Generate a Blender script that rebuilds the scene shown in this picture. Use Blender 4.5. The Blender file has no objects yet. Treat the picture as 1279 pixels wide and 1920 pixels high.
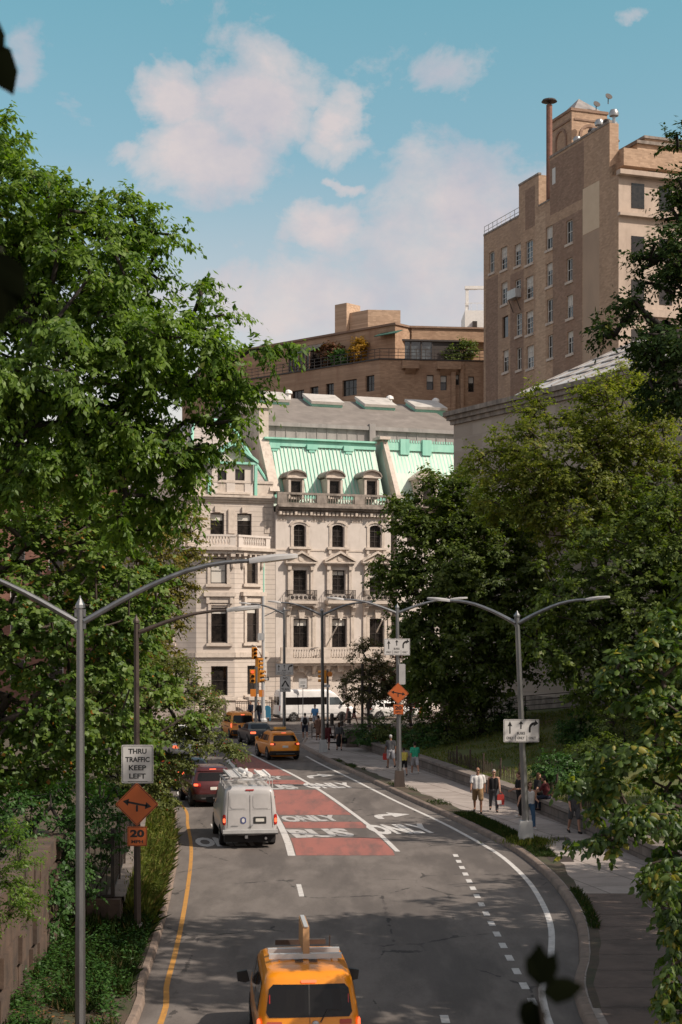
import bpy, bmesh, math, random
import numpy as np
from mathutils import Vector, Matrix, noise as mnoise
R = math.radians
random.seed(7)
SC = bpy.context.scene
COL = SC.collection

# ------------------------------------------------------------------ camera
FPX, CU, V0, CZ = 3000.0, 639.5, 1195.0, 7.1      # focal length in photo pixels, principal column, eye level row, eye height
cam_d = bpy.data.cameras.new('camera'); cam = bpy.data.objects.new('camera', cam_d); COL.objects.link(cam)
cam.location = (0, 0, CZ); cam.rotation_euler = (R(90), 0, 0)
cam_d.sensor_fit = 'VERTICAL'; cam_d.sensor_height = 36.0; cam_d.lens = FPX / 1920 * 36
cam_d.shift_y = (V0 - 960) / 1920
cam_d.clip_start = 0.1; cam_d.clip_end = 6000
cam_d.dof.use_dof = True; cam_d.dof.focus_distance = 84; cam_d.dof.aperture_fstop = 5.0
SC.camera = cam

# ------------------------------------------------------------------ sun and exposure
SUN_EL = 42.0
sd = Vector((0.90, -0.435, 0)).normalized() * math.cos(R(SUN_EL)); sd.z = math.sin(R(SUN_EL))   # towards the sun
sl = bpy.data.lights.new('sun', 'SUN'); so = bpy.data.objects.new('sun', sl); COL.objects.link(so)
sl.energy = 4.4; sl.angle = R(0.53); sl.color = (1.0, 0.89, 0.77)
so.rotation_euler = (-sd).to_track_quat('-Z', 'Y').to_euler()
SC.view_settings.view_transform = 'Standard'; SC.view_settings.look = 'None'
SC.view_settings.exposure = 0.17; SC.view_settings.gamma = 1.0
SC.view_settings.use_curve_mapping = False
SC.cycles.max_bounces = 6; SC.cycles.diffuse_bounces = 3; SC.cycles.glossy_bounces = 3
SC.cycles.transmission_bounces = 4; SC.cycles.transparent_max_bounces = 6
SC.cycles.use_denoising = True

# ------------------------------------------------------------------ node helpers
class NT:
    def __init__(self, tree):
        self.t = tree; self.n = tree.nodes; self.l = tree.links
    def new(self, typ, **kw):
        nd = self.n.new(typ)
        for k, v in kw.items(): setattr(nd, k, v)
        return nd
    def link(self, a, b): self.l.new(a, b)
    def val(self, sock, v):
        if hasattr(v, 'links'): self.link(v, sock)
        else: sock.default_value = v
    def math(self, op, a, b=0.0, c=0.0, clamp=False):
        m = self.new('ShaderNodeMath', operation=op); m.use_clamp = clamp
        self.val(m.inputs[0], a); self.val(m.inputs[1], b); self.val(m.inputs[2], c)
        return m.outputs[0]
    def vmath(self, op, a, b=(0, 0, 0)):
        m = self.new('ShaderNodeVectorMath', operation=op)
        self.val(m.inputs[0], a); self.val(m.inputs[1], b)
        return m.outputs[0]
    def noise(self, vec, scale, detail=4, rough=0.55, dist=0.0):
        m = self.new('ShaderNodeTexNoise')
        if vec is not None: self.link(vec, m.inputs['Vector'])
        m.inputs['Scale'].default_value = scale; m.inputs['Detail'].default_value = detail
        m.inputs['Roughness'].default_value = rough; m.inputs['Distortion'].default_value = dist
        return m.outputs[0]
    def ramp(self, fac, stops, interp='LINEAR'):
        m = self.new('ShaderNodeValToRGB'); self.link(fac, m.inputs[0]); cr = m.color_ramp; cr.interpolation = interp
        while len(cr.elements) < len(stops): cr.elements.new(0.5)
        for e, (p, c) in zip(cr.elements, stops):
            e.position = p; e.color = (c, c, c, 1) if isinstance(c, (int, float)) else (c[0], c[1], c[2], 1)
        return m.outputs[0]
    def mix(self, fac, a, b, mode='MIX'):
        m = self.new('ShaderNodeMix', data_type='RGBA', blend_type=mode); m.clamp_factor = True
        self.val(m.inputs[0], fac)
        for s, v in ((m.inputs[6], a), (m.inputs[7], b)):
            if hasattr(v, 'links'): self.link(v, s)
            else: s.default_value = (v[0], v[1], v[2], 1)
        return m.outputs[2]
    def mapping(self, vec, scale=(1, 1, 1), rot=(0, 0, 0), loc=(0, 0, 0)):
        m = self.new('ShaderNodeMapping'); self.link(vec, m.inputs[0])
        m.inputs['Scale'].default_value = scale; m.inputs['Rotation'].default_value = rot; m.inputs['Location'].default_value = loc
        return m.outputs[0]

# ------------------------------------------------------------------ sky with clouds
W = bpy.data.worlds.new('World'); SC.world = W; W.use_nodes = True
wn = NT(W.node_tree); wn.n.clear()
sky = wn.new('ShaderNodeTexSky', sky_type='NISHITA'); sky.sun_disc = False
sky.sun_elevation = R(SUN_EL); sky.sun_rotation = math.atan2(sd.x, sd.y)
sky.altitude = 30; sky.air_density = 1.0; sky.dust_density = 1.2; sky.ozone_density = 1.6
tc = wn.new('ShaderNodeTexCoord'); dirv = tc.outputs['Generated']
sep = wn.new('ShaderNodeSeparateXYZ'); wn.link(dirv, sep.inputs[0]); dx, dy, dz = sep.outputs
tint = wn.ramp(dz, [(0.0, (1.5, 1.06, .80)), (0.16, (1.5, 1.05, .80)), (0.216, (1.38, 1.06, .80)), (0.29, (.92, 1.06, .83)), (0.38, (.78, 1.14, .86)), (.55, (1.45, 1.20, .86)), (1.0, (1.75, 1.32, .86))])
skyc = wn.mix(1.0, sky.outputs[0], tint, 'MULTIPLY')
def sky_dir(u, v):
    d = Vector(((u - CU) / FPX, 1, -(v - V0) / FPX)).normalized(); return d.x, d.z
blobs = [(470, 195, 105, 82, 1.0), (325, 178, 62, 60, .85), (395, 300, 122, 72, 1.0), (520, 235, 70, 60, .8), (635, 232, 42, 52, .7), (610, 285, 45, 40, .5),
         (790, 140, 120, 55, .40), (590, 418, 74, 44, .85), (250, 290, 50, 36, .5), (900, 390, 190, 95, .75), (1010, 360, 110, 60, .8), (780, 480, 260, 80, .55),
         (640, 560, 420, 75, .65), (40, 98, 46, 42, .4), (1190, 25, 52, 18, .5), (648, 348, 34, 15, .7), (165, 240, 46, 40, .25), (380, 470, 120, 40, .3), (1000, 560, 300, 120, .6)]
wob = wn.new('ShaderNodeTexNoise'); wn.link(dirv, wob.inputs['Vector']); wob.inputs['Scale'].default_value = 26; wob.inputs['Detail'].default_value = 5; wob.inputs['Roughness'].default_value = .6
wv = wn.vmath('MULTIPLY', wn.vmath('SUBTRACT', wob.outputs['Color'], (.5, .5, .5)), (.045, .045, .035))
dv2 = wn.vmath('ADD', dirv, wv); sep2 = wn.new('ShaderNodeSeparateXYZ'); wn.link(dv2, sep2.inputs[0]); dx2, dz2 = sep2.outputs[0], sep2.outputs[2]
dens = None
for (u, v, ru, rv, s) in blobs:
    cx, cz = sky_dir(u, v)
    a = wn.math('MULTIPLY', wn.math('SUBTRACT', dx2, cx), FPX / ru); b = wn.math('MULTIPLY', wn.math('SUBTRACT', dz2, cz), FPX / rv)
    r2 = wn.math('ADD', wn.math('MULTIPLY', a, a), wn.math('MULTIPLY', b, b))
    g = wn.math('MULTIPLY', wn.math('POWER', 2.718, wn.math('MULTIPLY', r2, -0.85)), s)
    dens = g if dens is None else wn.math('MAXIMUM', dens, g)
n1 = wn.noise(wn.mapping(dirv, (1, 1, 1.35)), 17, 8, .62, .3)
n2 = wn.noise(wn.mapping(dirv, (1, 1, 1.6), loc=(3, 1, 2)), 5, 6, .6)
front = wn.math('GREATER_THAN', dy, 0.3)
dens = wn.math('MULTIPLY', dens, front)
back = wn.math('MULTIPLY', wn.math('SUBTRACT', 1.0, front), wn.math('MULTIPLY', n2, 1.0))
dens = wn.math('ADD', dens, wn.math('MULTIPLY', back, 1.0))
e = wn.math('ADD', dens, wn.math('MULTIPLY', wn.math('SUBTRACT', n1, 0.5), 1.5))
alpha = wn.ramp(e, [(0.22, 0.0), (0.40, .52), (0.74, .95)], 'LINEAR')
n3 = wn.noise(wn.mapping(dirv, (1, 1, 1.3), loc=(0, 0, .012)), 15, 7, .6)
lowz = wn.ramp(dz, [(0.16, (4.45, 3.92, 3.80)), (0.40, (4.05, 3.65, 3.70))])
cc = wn.mix(wn.ramp(n3, [(.36, 0.0), (.64, 1.0)]), wn.mix(1.0, lowz, (.76, .83, .93), 'MULTIPLY'), lowz)
fin = wn.mix(alpha, skyc, cc)
bg = wn.new('ShaderNodeBackground'); wn.link(fin, bg.inputs[0]); bg.inputs[1].default_value = 0.148
wo = wn.new('ShaderNodeOutputWorld'); wn.link(bg.outputs[0], wo.inputs[0])

# ------------------------------------------------------------------ materials
MATS = {}
def mat(name, col, rough=.7, col2=None, nscale=3.0, nstretch=(1, 1, 1), lo=.35, hi=.65, stain=None, stain_scale=.6, stain_lo=.5, stain_hi=.75,
        stain_stretch=(1, 1, .25), bump=0.0, bscale=40, metallic=0.0, spec=.5, coat=0.0, joint=None, brick=None, emit=None, estr=0.0):
    m = bpy.data.materials.new(name); m.use_nodes = True; t = NT(m.node_tree)
    bs = t.n['Principled BSDF']; co = t.new('ShaderNodeTexCoord').outputs['Object']
    base = None
    if col2 is not None:
        base = t.mix(t.ramp(t.noise(t.mapping(co, nstretch), nscale, 6, .6), [(lo, 0.0), (hi, 1.0)]), col, col2)
    height = None
    if brick:                                            # course length, course height, mortar colour
        bw, bh, mc = brick
        bt = t.new('ShaderNodeTexBrick'); sx = t.new('ShaderNodeSeparateXYZ'); t.link(co, sx.inputs[0])
        cb = t.new('ShaderNodeCombineXYZ'); t.link(t.math('ADD', sx.outputs[0], sx.outputs[1]), cb.inputs[0]); t.link(sx.outputs[2], cb.inputs[1])
        t.link(cb.outputs[0], bt.inputs['Vector']); bt.inputs['Scale'].default_value = 1; bt.inputs['Brick Width'].default_value = bw
        bt.inputs['Row Height'].default_value = bh; bt.inputs['Mortar Size'].default_value = bh * .07; bt.inputs['Mortar Smooth'].default_value = .2
        bt.inputs['Color1'].default_value = (1, 1, 1, 1); bt.inputs['Color2'].default_value = (.72, .70, .68, 1); bt.inputs['Mortar'].default_value = (mc, mc, mc, 1)
        b0 = base if base is not None else t.mix(0.0, col, col)
        base = t.mix(1.0, b0, bt.outputs['Color'], 'MULTIPLY'); height = t.math('MULTIPLY', bt.outputs['Fac'], -1.0)
    if joint:                                            # horizontal joint every n metres
        sx = t.new('ShaderNodeSeparateXYZ'); t.link(co, sx.inputs[0])
        fr = t.math('FRACT', t.math('DIVIDE', sx.outputs[2], joint)); ln = t.math('LESS_THAN', fr, .09)
        b0 = base if base is not None else t.mix(0.0, col, col)
        base = t.mix(t.math('MULTIPLY', ln, .55), b0, (.09, .07, .06)); height = t.math('MULTIPLY', ln, -1.0)
    if stain is not None:
        b0 = base if base is not None else t.mix(0.0, col, col)
        base = t.mix(t.ramp(t.noise(t.mapping(co, stain_stretch, loc=(5, 3, 1)), stain_scale, 7, .65), [(stain_lo, 0.0), (stain_hi, 1.0)]), b0, stain)
    if base is not None: t.link(base, bs.inputs['Base Color'])
    else: bs.inputs['Base Color'].default_value = (*col, 1)
    bs.inputs['Roughness'].default_value = rough; bs.inputs['Metallic'].default_value = metallic
    bs.inputs['Specular IOR Level'].default_value = spec; bs.inputs['Coat Weight'].default_value = coat; bs.inputs['Coat Roughness'].default_value = .08
    if bump or height is not None:
        bp = t.new('ShaderNodeBump'); bp.inputs['Strength'].default_value = bump if bump else .4; bp.inputs['Distance'].default_value = .02
        h = t.noise(co, bscale, 5, .6)
        if height is not None: h = t.math('ADD', t.math('MULTIPLY', h, .4), height)
        t.link(h, bp.inputs['Height']); t.link(bp.outputs[0], bs.inputs['Normal'])
    if emit: bs.inputs['Emission Color'].default_value = (*emit, 1); bs.inputs['Emission Strength'].default_value = estr
    MATS[name] = m; return m

def leaf_mat(name, dark, light, odd=None, odd_at=.96, trans=.42, gloss=.06):
    gloss *= .45
    m = bpy.data.materials.new(name); m.use_nodes = True; t = NT(m.node_tree); t.n.clear()
    at_ = t.new('ShaderNodeAttribute', attribute_name='tone')
    stops = [(0.0, dark), (.9, light)]
    if odd: stops = [(0.0, dark), (odd_at - .03, light), (odd_at, odd)]
    c = t.ramp(at_.outputs['Fac'], stops)
    d = t.new('ShaderNodeBsdfDiffuse'); t.link(c, d.inputs[0])
    tr = t.new('ShaderNodeBsdfTranslucent'); t.link(t.mix(1.0, c, (1.25, 1.35, .45), 'MULTIPLY'), tr.inputs[0])
    g = t.new('ShaderNodeBsdfGlossy'); g.inputs['Roughness'].default_value = .5; g.inputs[0].default_value = (.9, .95, .9, 1)
    m1 = t.new('ShaderNodeMixShader'); m1.inputs[0].default_value = trans; t.link(d.outputs[0], m1.inputs[1]); t.link(tr.outputs[0], m1.inputs[2])
    m2 = t.new('ShaderNodeMixShader'); m2.inputs[0].default_value = gloss; t.link(m1.outputs[0], m2.inputs[1]); t.link(g.outputs[0], m2.inputs[2])
    o = t.new('ShaderNodeOutputMaterial'); t.link(m2.outputs[0], o.inputs[0]); MATS[name] = m; return m

def car_paint(name, col, metallic=0.0, rough=.32):
    return mat(name, col, rough, tuple(c * .82 for c in col), 1.3, bump=0, metallic=metallic, coat=.35, stain=tuple(c * .62 + .02 for c in col), stain_scale=2.5, stain_lo=.6, stain_hi=.95)

# stone, brick, metal
mat('limestone', (.60, .535, .485), .85, (.53, .470, .420), 1.2, stain=(.30, .25, .21), stain_scale=1.1, stain_lo=.60, stain_hi=.9, bump=.15)
mat('limestone_trim', (.58, .50, .43), .85, (.47, .40, .34), 2.5, stain=(.20, .165, .14), stain_scale=1.5, stain_lo=.54, stain_hi=.82, bump=.2)
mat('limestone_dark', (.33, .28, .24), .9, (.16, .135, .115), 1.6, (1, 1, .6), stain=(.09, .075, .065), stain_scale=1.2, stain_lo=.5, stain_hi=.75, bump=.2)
mat('limestone_coursed', (.545, .475, .42), .85, (.485, .42, .365), 1.5, joint=.43, stain=(.30, .245, .21), stain_scale=.9, stain_lo=.58, stain_hi=.85, bump=.2)
mat('copper_patina', (.22, .52, .41), .6, (.33, .62, .50), .9, (1, 1, .3), stain=(.12, .33, .26), stain_scale=1.0, stain_lo=.55, stain_hi=.8)
mat('copper_pale', (.54, .60, .53), .6, (.42, .55, .465), 1.1, (2.5, 1, .25), stain=(.33, .52, .43), stain_scale=1.3, stain_lo=.5, stain_hi=.8, stain_stretch=(3, 1, .2))
mat('lead_cladding', (.31, .285, .27), .6, (.23, .21, .20), 1.2, (1, 1, .4), stain=(.15, .14, .135), stain_scale=1.4)
mat('grey_roofing', (.215, .19, .17), .95, (.165, .145, .13), .7, stain=(.30, .265, .24), stain_scale=.5, stain_lo=.55, stain_hi=.8, bump=.3, bscale=14)
mat('slate_pale', (.42, .37, .34), .7, (.35, .31, .29), 3, joint=.3)
mat('brick_tan', (.485, .335, .232), .9, (.415, .285, .195), .5, brick=(.42, .16, .82), stain=(.31, .21, .15), stain_scale=.35, stain_lo=.5, stain_hi=.72, bump=.3)
mat('brick_light', (.54, .385, .27), .9, (.47, .335, .235), .6, brick=(.42, .16, .85), bump=.3)
mat('brick_brown', (.325, .215, .155), .9, (.27, .18, .13), .6, brick=(.42, .16, .82), stain=(.24, .145, .10), stain_scale=.5, bump=.3)
mat('brick_orange', (.47, .31, .205), .9, (.385, .25, .165), .4, brick=(.5, .16, .84), stain=(.26, .15, .095), stain_scale=.45, stain_lo=.5, stain_hi=.75, stain_stretch=(1, 1, .18), bump=.3)
mat('render_patch', (.60, .48, .35), .95, (.55, .43, .31), .8)
mat('render_grey', (.40, .29, .21), .95, (.34, .25, .185), .5, (1, 1, .4))
mat('brick_red', (.26, .13, .095), .9, (.20, .10, .075), .7, brick=(.42, .16, .8), bump=.3)
mat('museum_stone', (.45, .385, .325), .9, (.40, .34, .285), .6, brick=(2.4, .9, .86), stain=(.25, .20, .165), stain_scale=.5, stain_lo=.6, stain_hi=.9)
mat('glass_roof', (.62, .60, .57), .35, (.50, .485, .47), 1.5, joint=None, spec=.5)
mat('white_paint', (.78, .76, .73), .5, (.70, .68, .65), 3)
mat('window_white', (.60, .58, .54), .5, (.50, .48, .45), 4)
mat('window_dark', (.045, .036, .032), .5)
mat('glass_dark', (.010, .009, .009), .06, (.03, .025, .022), 2.5, spec=.55)
mat('glass_sky', (.10, .12, .13), .05, (.03, .03, .03), 1.2, spec=.8)
mat('skylight_white', (.56, .52, .475), .5, (.46, .43, .39), 1.2, stain=(.32, .29, .26), stain_scale=1.0)
mat('tower_stone', (.47, .375, .305), .9, (.41, .325, .265), 1.0, stain=(.30, .235, .19), stain_scale=.6)
mat('blind', (.55, .52, .47), .8)
mat('iron', (.02, .018, .017), .5, (.045, .03, .022), 6)
mat('asphalt', (.074, .068, .066), .9)
mat('concrete', (.30, .26, .235), .9)
mat('kerb_stone', (.185, .135, .105), .9, (.26, .195, .155), 2.2, stain=(.10, .08, .065), stain_scale=2, bump=.4, bscale=25)
mat('granite_wall', (.15, .125, .11), .95, (.22, .18, .155), 2.2, brick=(.9, .30, .5), stain=(.085, .07, .062), stain_scale=1.2, bump=.7, bscale=14)
mat('granite_cap', (.23, .19, .165), .95, (.17, .14, .12), 2, stain=(.11, .09, .08), stain_scale=1.5, bump=.4)
mat('old_stone', (.125, .080, .056), .95, (.055, .038, .029), 1.7, stain=(.065, .05, .042), stain_scale=1.3, stain_lo=.45, stain_hi=.8, bump=.8, bscale=9)
mat('galvanised', (.25, .255, .26), .38, (.17, .175, .18), 5, (1, 1, .3), metallic=.8, bump=.05)
mat('galvanised_light', (.50, .50, .49), .5, (.40, .40, .40), 4, (1, 1, .3), metallic=.3)
mat('brown_metal', (.085, .062, .052), .55, (.06, .045, .038), 4, (1, 1, .3), metallic=.3)
mat('lamp_grey', (.42, .41, .40), .45, (.36, .35, .345), 3)
mat('lamp_lens', (.62, .56, .42), .3, (.35, .30, .2), 18)
mat('sign_white', (.62, .60, .58), .55, (.54, .52, .50), 2.5, bump=.02)
mat('sign_black', (.012, .011, .011), .6)
mat('sign_orange', (.50, .115, .025), .5, (.44, .10, .022), 3)
mat('signal_yellow', (.66, .27, .02), .5, (.55, .21, .018), 3)
mat('signal_orange_box', (.62, .20, .025), .5)
mat('lens_red', (.35, .02, .012), .3, emit=(1, .12, .04), estr=1.2)
mat('lens_off', (.05, .03, .02), .3)
mat('taxi_yellow', (.70, .30, .012), .3)
MATS['taxi_paint'] = car_paint('taxi_paint', (.76, .255, .004))
MATS['van_white'] = car_paint('van_white', (.43, .415, .41))
MATS['clean_white'] = car_paint('clean_white', (.74, .72, .70))
MATS['maroon'] = car_paint('maroon', (.085, .016, .016), .3)
MATS['dark_blue'] = car_paint('dark_blue', (.018, .02, .026), .3)
MATS['silver'] = car_paint('silver', (.38, .385, .40), .5)
mat('car_glass', (.010, .009, .009), .05, spec=.28)
mat('black_plastic', (.016, .015, .015), .55, (.025, .023, .022), 6)
mat('rubber', (.014, .013, .013), .85)
mat('rim_metal', (.36, .36, .36), .35, metallic=.8)
mat('tail_lit', (.40, .02, .01), .3, emit=(1, .16, .06), estr=1.6)
mat('tail_red', (.30, .012, .008), .25)
mat('amber', (.55, .2, .03), .3)
mat('plate', (.55, .53, .48), .5)
mat('plate_dark', (.03, .028, .03), .5)
mat('rack_metal', (.55, .54, .53), .4, metallic=.4)
mat('ad_board', (.42, .24, .11), .6, (.34, .18, .08), 2)
mat('sticker_red', (.38, .06, .04), .6)
mat('sticker_blue', (.06, .075, .19), .6)
mat('road_white', (.60, .575, .55), .8, (.46, .44, .42), 5, stain=(.13, .12, .115), stain_scale=7, stain_stretch=(1, .25, 1), stain_lo=.6, stain_hi=.74)
mat('road_white_worn', (.48, .46, .445), .85, (.36, .345, .33), 4, stain=(.11, .10, .10), stain_scale=3, stain_stretch=(1, .3, 1), stain_lo=.56, stain_hi=.66)
mat('road_yellow', (.50, .24, .045), .85, (.40, .20, .05), 4, stain=(.16, .11, .07), stain_scale=4, stain_stretch=(1, .3, 1), stain_lo=.56, stain_hi=.75)
mat('bus_red', (.315, .115, .092), .9, (.265, .102, .084), .9, (1, .3, 1), stain=(.13, .08, .072), stain_scale=1.3, stain_stretch=(1.6, .25, 1), stain_lo=.48, stain_hi=.74, bump=.25, bscale=60)
mat('bark', (.075, .056, .043), .95, (.045, .034, .027), 5, (1, 1, .25), bump=.8, bscale=14)
mat('bark_dark', (.03, .023, .019), .95, (.02, .016, .013), 5, (1, 1, .25))
mat('wood_post', (.075, .05, .038), .9, (.05, .034, .026), 4)
mat('cone_orange', (.62, .11, .03), .5)
mat('mail_blue', (.03, .16, .26), .5)
mat('flag_pole', (.62, .57, .50), .5)
leaf_mat('leaf_elm', (.055, .118, .013), (.175, .270, .034), (.19, .22, .05), .97, .52, .045)
leaf_mat('leaf_maple', (.050, .105, .014), (.155, .225, .038), (.36, .15, .022), .985, .42, .05)
leaf_mat('leaf_olive', (.090, .095, .018), (.215, .190, .042), (.24, .15, .03), .95, .42, .03)
leaf_mat('leaf_haw', (.060, .082, .018), (.165, .185, .048), (.32, .05, .02), .992, .36, .05)
leaf_mat('leaf_bush', (.020, .066, .012), (.062, .135, .026), None, .96, .35, .05)
leaf_mat('leaf_street', (.050, .058, .020), (.11, .10, .045), (.16, .09, .04), .9, .36, .04)
leaf_mat('leaf_russet', (.075, .035, .018), (.165, .065, .030), (.07, .09, .03), .9, .36, .04)
leaf_mat('leaf_dark', (.046, .080, .014), (.145, .190, .036), (.16, .17, .04), .97, .50, .05)
leaf_mat('leaf_locust', (.105, .140, .020), (.260, .280, .055), (.26, .22, .05), .93, .60, .04)
leaf_mat('leaf_oak', (.016, .038, .009), (.050, .080, .018), (.10, .10, .02), .96, .30, .03)
leaf_mat('leaf_dogwood', (.026, .066, .010), (.120, .185, .028), (.30, .27, .04), .86, .50, .07)
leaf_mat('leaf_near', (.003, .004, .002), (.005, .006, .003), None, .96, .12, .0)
leaf_mat('grass_blade', (.085, .125, .024), (.20, .225, .05), (.26, .20, .07), .9, .4, .02)
leaf_mat('grass_dark', (.020, .045, .012), (.055, .085, .022), (.12, .09, .04), .95, .35, .02)
leaf_mat('leaf_gold', (.26, .14, .015), (.42, .24, .03), None, .96, .4, .03)
leaf_mat('leaf_litter', (.10, .05, .025), (.26, .15, .07), (.30, .12, .03), .9, .2, .02)

def surface_nodes(name):
    m = MATS[name]; t = NT(m.node_tree); return t, t.n['Principled BSDF'], t.new('ShaderNodeTexCoord').outputs['Object']
t, bs, co = surface_nodes('asphalt')
fine = t.math('ADD', t.math('MULTIPLY', t.noise(co, 55, 4, .7), .5), t.math('MULTIPLY', t.noise(co, 16, 5, .75), .5)); mid = t.noise(t.mapping(co, (1, .35, 1)), 1.2, 6, .65); big = t.noise(t.mapping(co, (1.0, .16, 1), loc=(4, 2, 0)), .55, 5, .6)
c = t.mix(t.ramp(fine, [(.36, 0.0), (.64, 1.0)]), (.092, .0800, .073), (.170, .147, .132))
c = t.mix(t.ramp(mid, [(.42, 0.0), (.75, 1.0)]), c, (.195, .170, .153))
c = t.mix(t.ramp(big, [(.50, 0.0), (.60, .6)]), c, (.080, .069, .064))
vo = t.new('ShaderNodeTexVoronoi', feature='DISTANCE_TO_EDGE'); t.link(t.vmath('ADD', t.mapping(co, (1, .55, 1)), t.vmath('MULTIPLY', t.new('ShaderNodeTexNoise').outputs['Color'], (0, 0, 0))), vo.inputs['Vector'])
vo.inputs['Scale'].default_value = .33
wob = t.noise(co, 2.2, 5, .65)
crk = t.math('LESS_THAN', t.math('ADD', vo.outputs['Distance'], t.math('MULTIPLY', t.math('SUBTRACT', wob, .5), .11)), .0045)
gate = t.ramp(t.noise(co, .35, 2, .5), [(.49, 0.0), (.57, 1.0)])
c = t.mix(t.math('MULTIPLY', crk, t.math('MULTIPLY', gate, .7)), c, (.022, .02, .02))
t.link(c, bs.inputs['Base Color']); bs.inputs['Specular IOR Level'].default_value = .3
bp = t.new('ShaderNodeBump'); bp.inputs['Strength'].default_value = .35; bp.inputs['Distance'].default_value = .01; t.link(fine, bp.inputs['Height']); t.link(bp.outputs[0], bs.inputs['Normal'])

t, bs, co = surface_nodes('concrete')
co2 = t.mapping(co, (1, 1, 1), (0, 0, R(-14)))
bt = t.new('ShaderNodeTexBrick'); t.link(co2, bt.inputs['Vector']); bt.offset = 0; bt.inputs['Scale'].default_value = 1; bt.inputs['Brick Width'].default_value = 1.6; bt.inputs['Row Height'].default_value = 1.6
bt.inputs['Mortar Size'].default_value = .022; bt.inputs['Color1'].default_value = (1, 1, 1, 1); bt.inputs['Color2'].default_value = (.80, .79, .78, 1); bt.inputs['Mortar'].default_value = (.35, .33, .31, 1)
c = t.mix(t.ramp(t.noise(co, 1.4, 7, .65), [(.35, 0.0), (.7, 1.0)]), (.40, .345, .312), (.30, .257, .23))
c = t.mix(t.ramp(t.noise(co, .5, 6, .7), [(.55, 0.0), (.72, .8)]), c, (.24, .20, .178))
c = t.mix(1.0, c, bt.outputs['Color'], 'MULTIPLY')
t.link(c, bs.inputs['Base Color']); bp = t.new('ShaderNodeBump'); bp.inputs['Strength'].default_value = .3; bp.inputs['Distance'].default_value = .01; t.link(t.noise(co, 50, 4, .6), bp.inputs['Height']); t.link(bp.outputs[0], bs.inputs['Normal'])

mat('soil', (.055, .040, .028), .95, (.095, .066, .044), 1.8, stain=(.045, .05, .022), stain_scale=1.1, stain_stretch=(1, 1, 1), stain_lo=.45, stain_hi=.65, bump=.8, bscale=12)
mat('lawn_ground', (.075, .10, .026), .95, (.125, .125, .04), .5, stain=(.21, .105, .065), stain_scale=.13, stain_stretch=(1, 1, 1), stain_lo=.57, stain_hi=.66, bump=.8, bscale=9)
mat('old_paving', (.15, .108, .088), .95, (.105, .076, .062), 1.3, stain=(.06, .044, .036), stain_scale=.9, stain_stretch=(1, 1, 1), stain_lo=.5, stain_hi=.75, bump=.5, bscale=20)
mat('verge_ground', (.06, .075, .022), .95, (.095, .085, .035), 1.2, bump=.8, bscale=12)
# ------------------------------------------------------------------ geometry helpers
def at(u, v, Y): return Vector(((u - CU) * Y / FPX, Y, CZ - (v - V0) * Y / FPX))
def gnd(u, v, z=0.0):
    Y = (CZ - z) * FPX / (v - V0); return Vector(((u - CU) * Y / FPX, Y, z))

def finish(name, me, mats, parent=None, loc=None, rz=0.0, smooth=None):
    for m in (mats if isinstance(mats, (list, tuple)) else [mats]): me.materials.append(MATS[m] if isinstance(m, str) else m)
    if smooth is not None:
        me.polygons.foreach_set('use_smooth', [True] * len(me.polygons)); me.set_sharp_from_angle(angle=R(smooth))
    o = bpy.data.objects.new(name, me); COL.objects.link(o)
    if parent is not None: o.parent = parent
    if loc is not None: o.location = loc
    o.rotation_euler.z = rz
    return o

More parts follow.
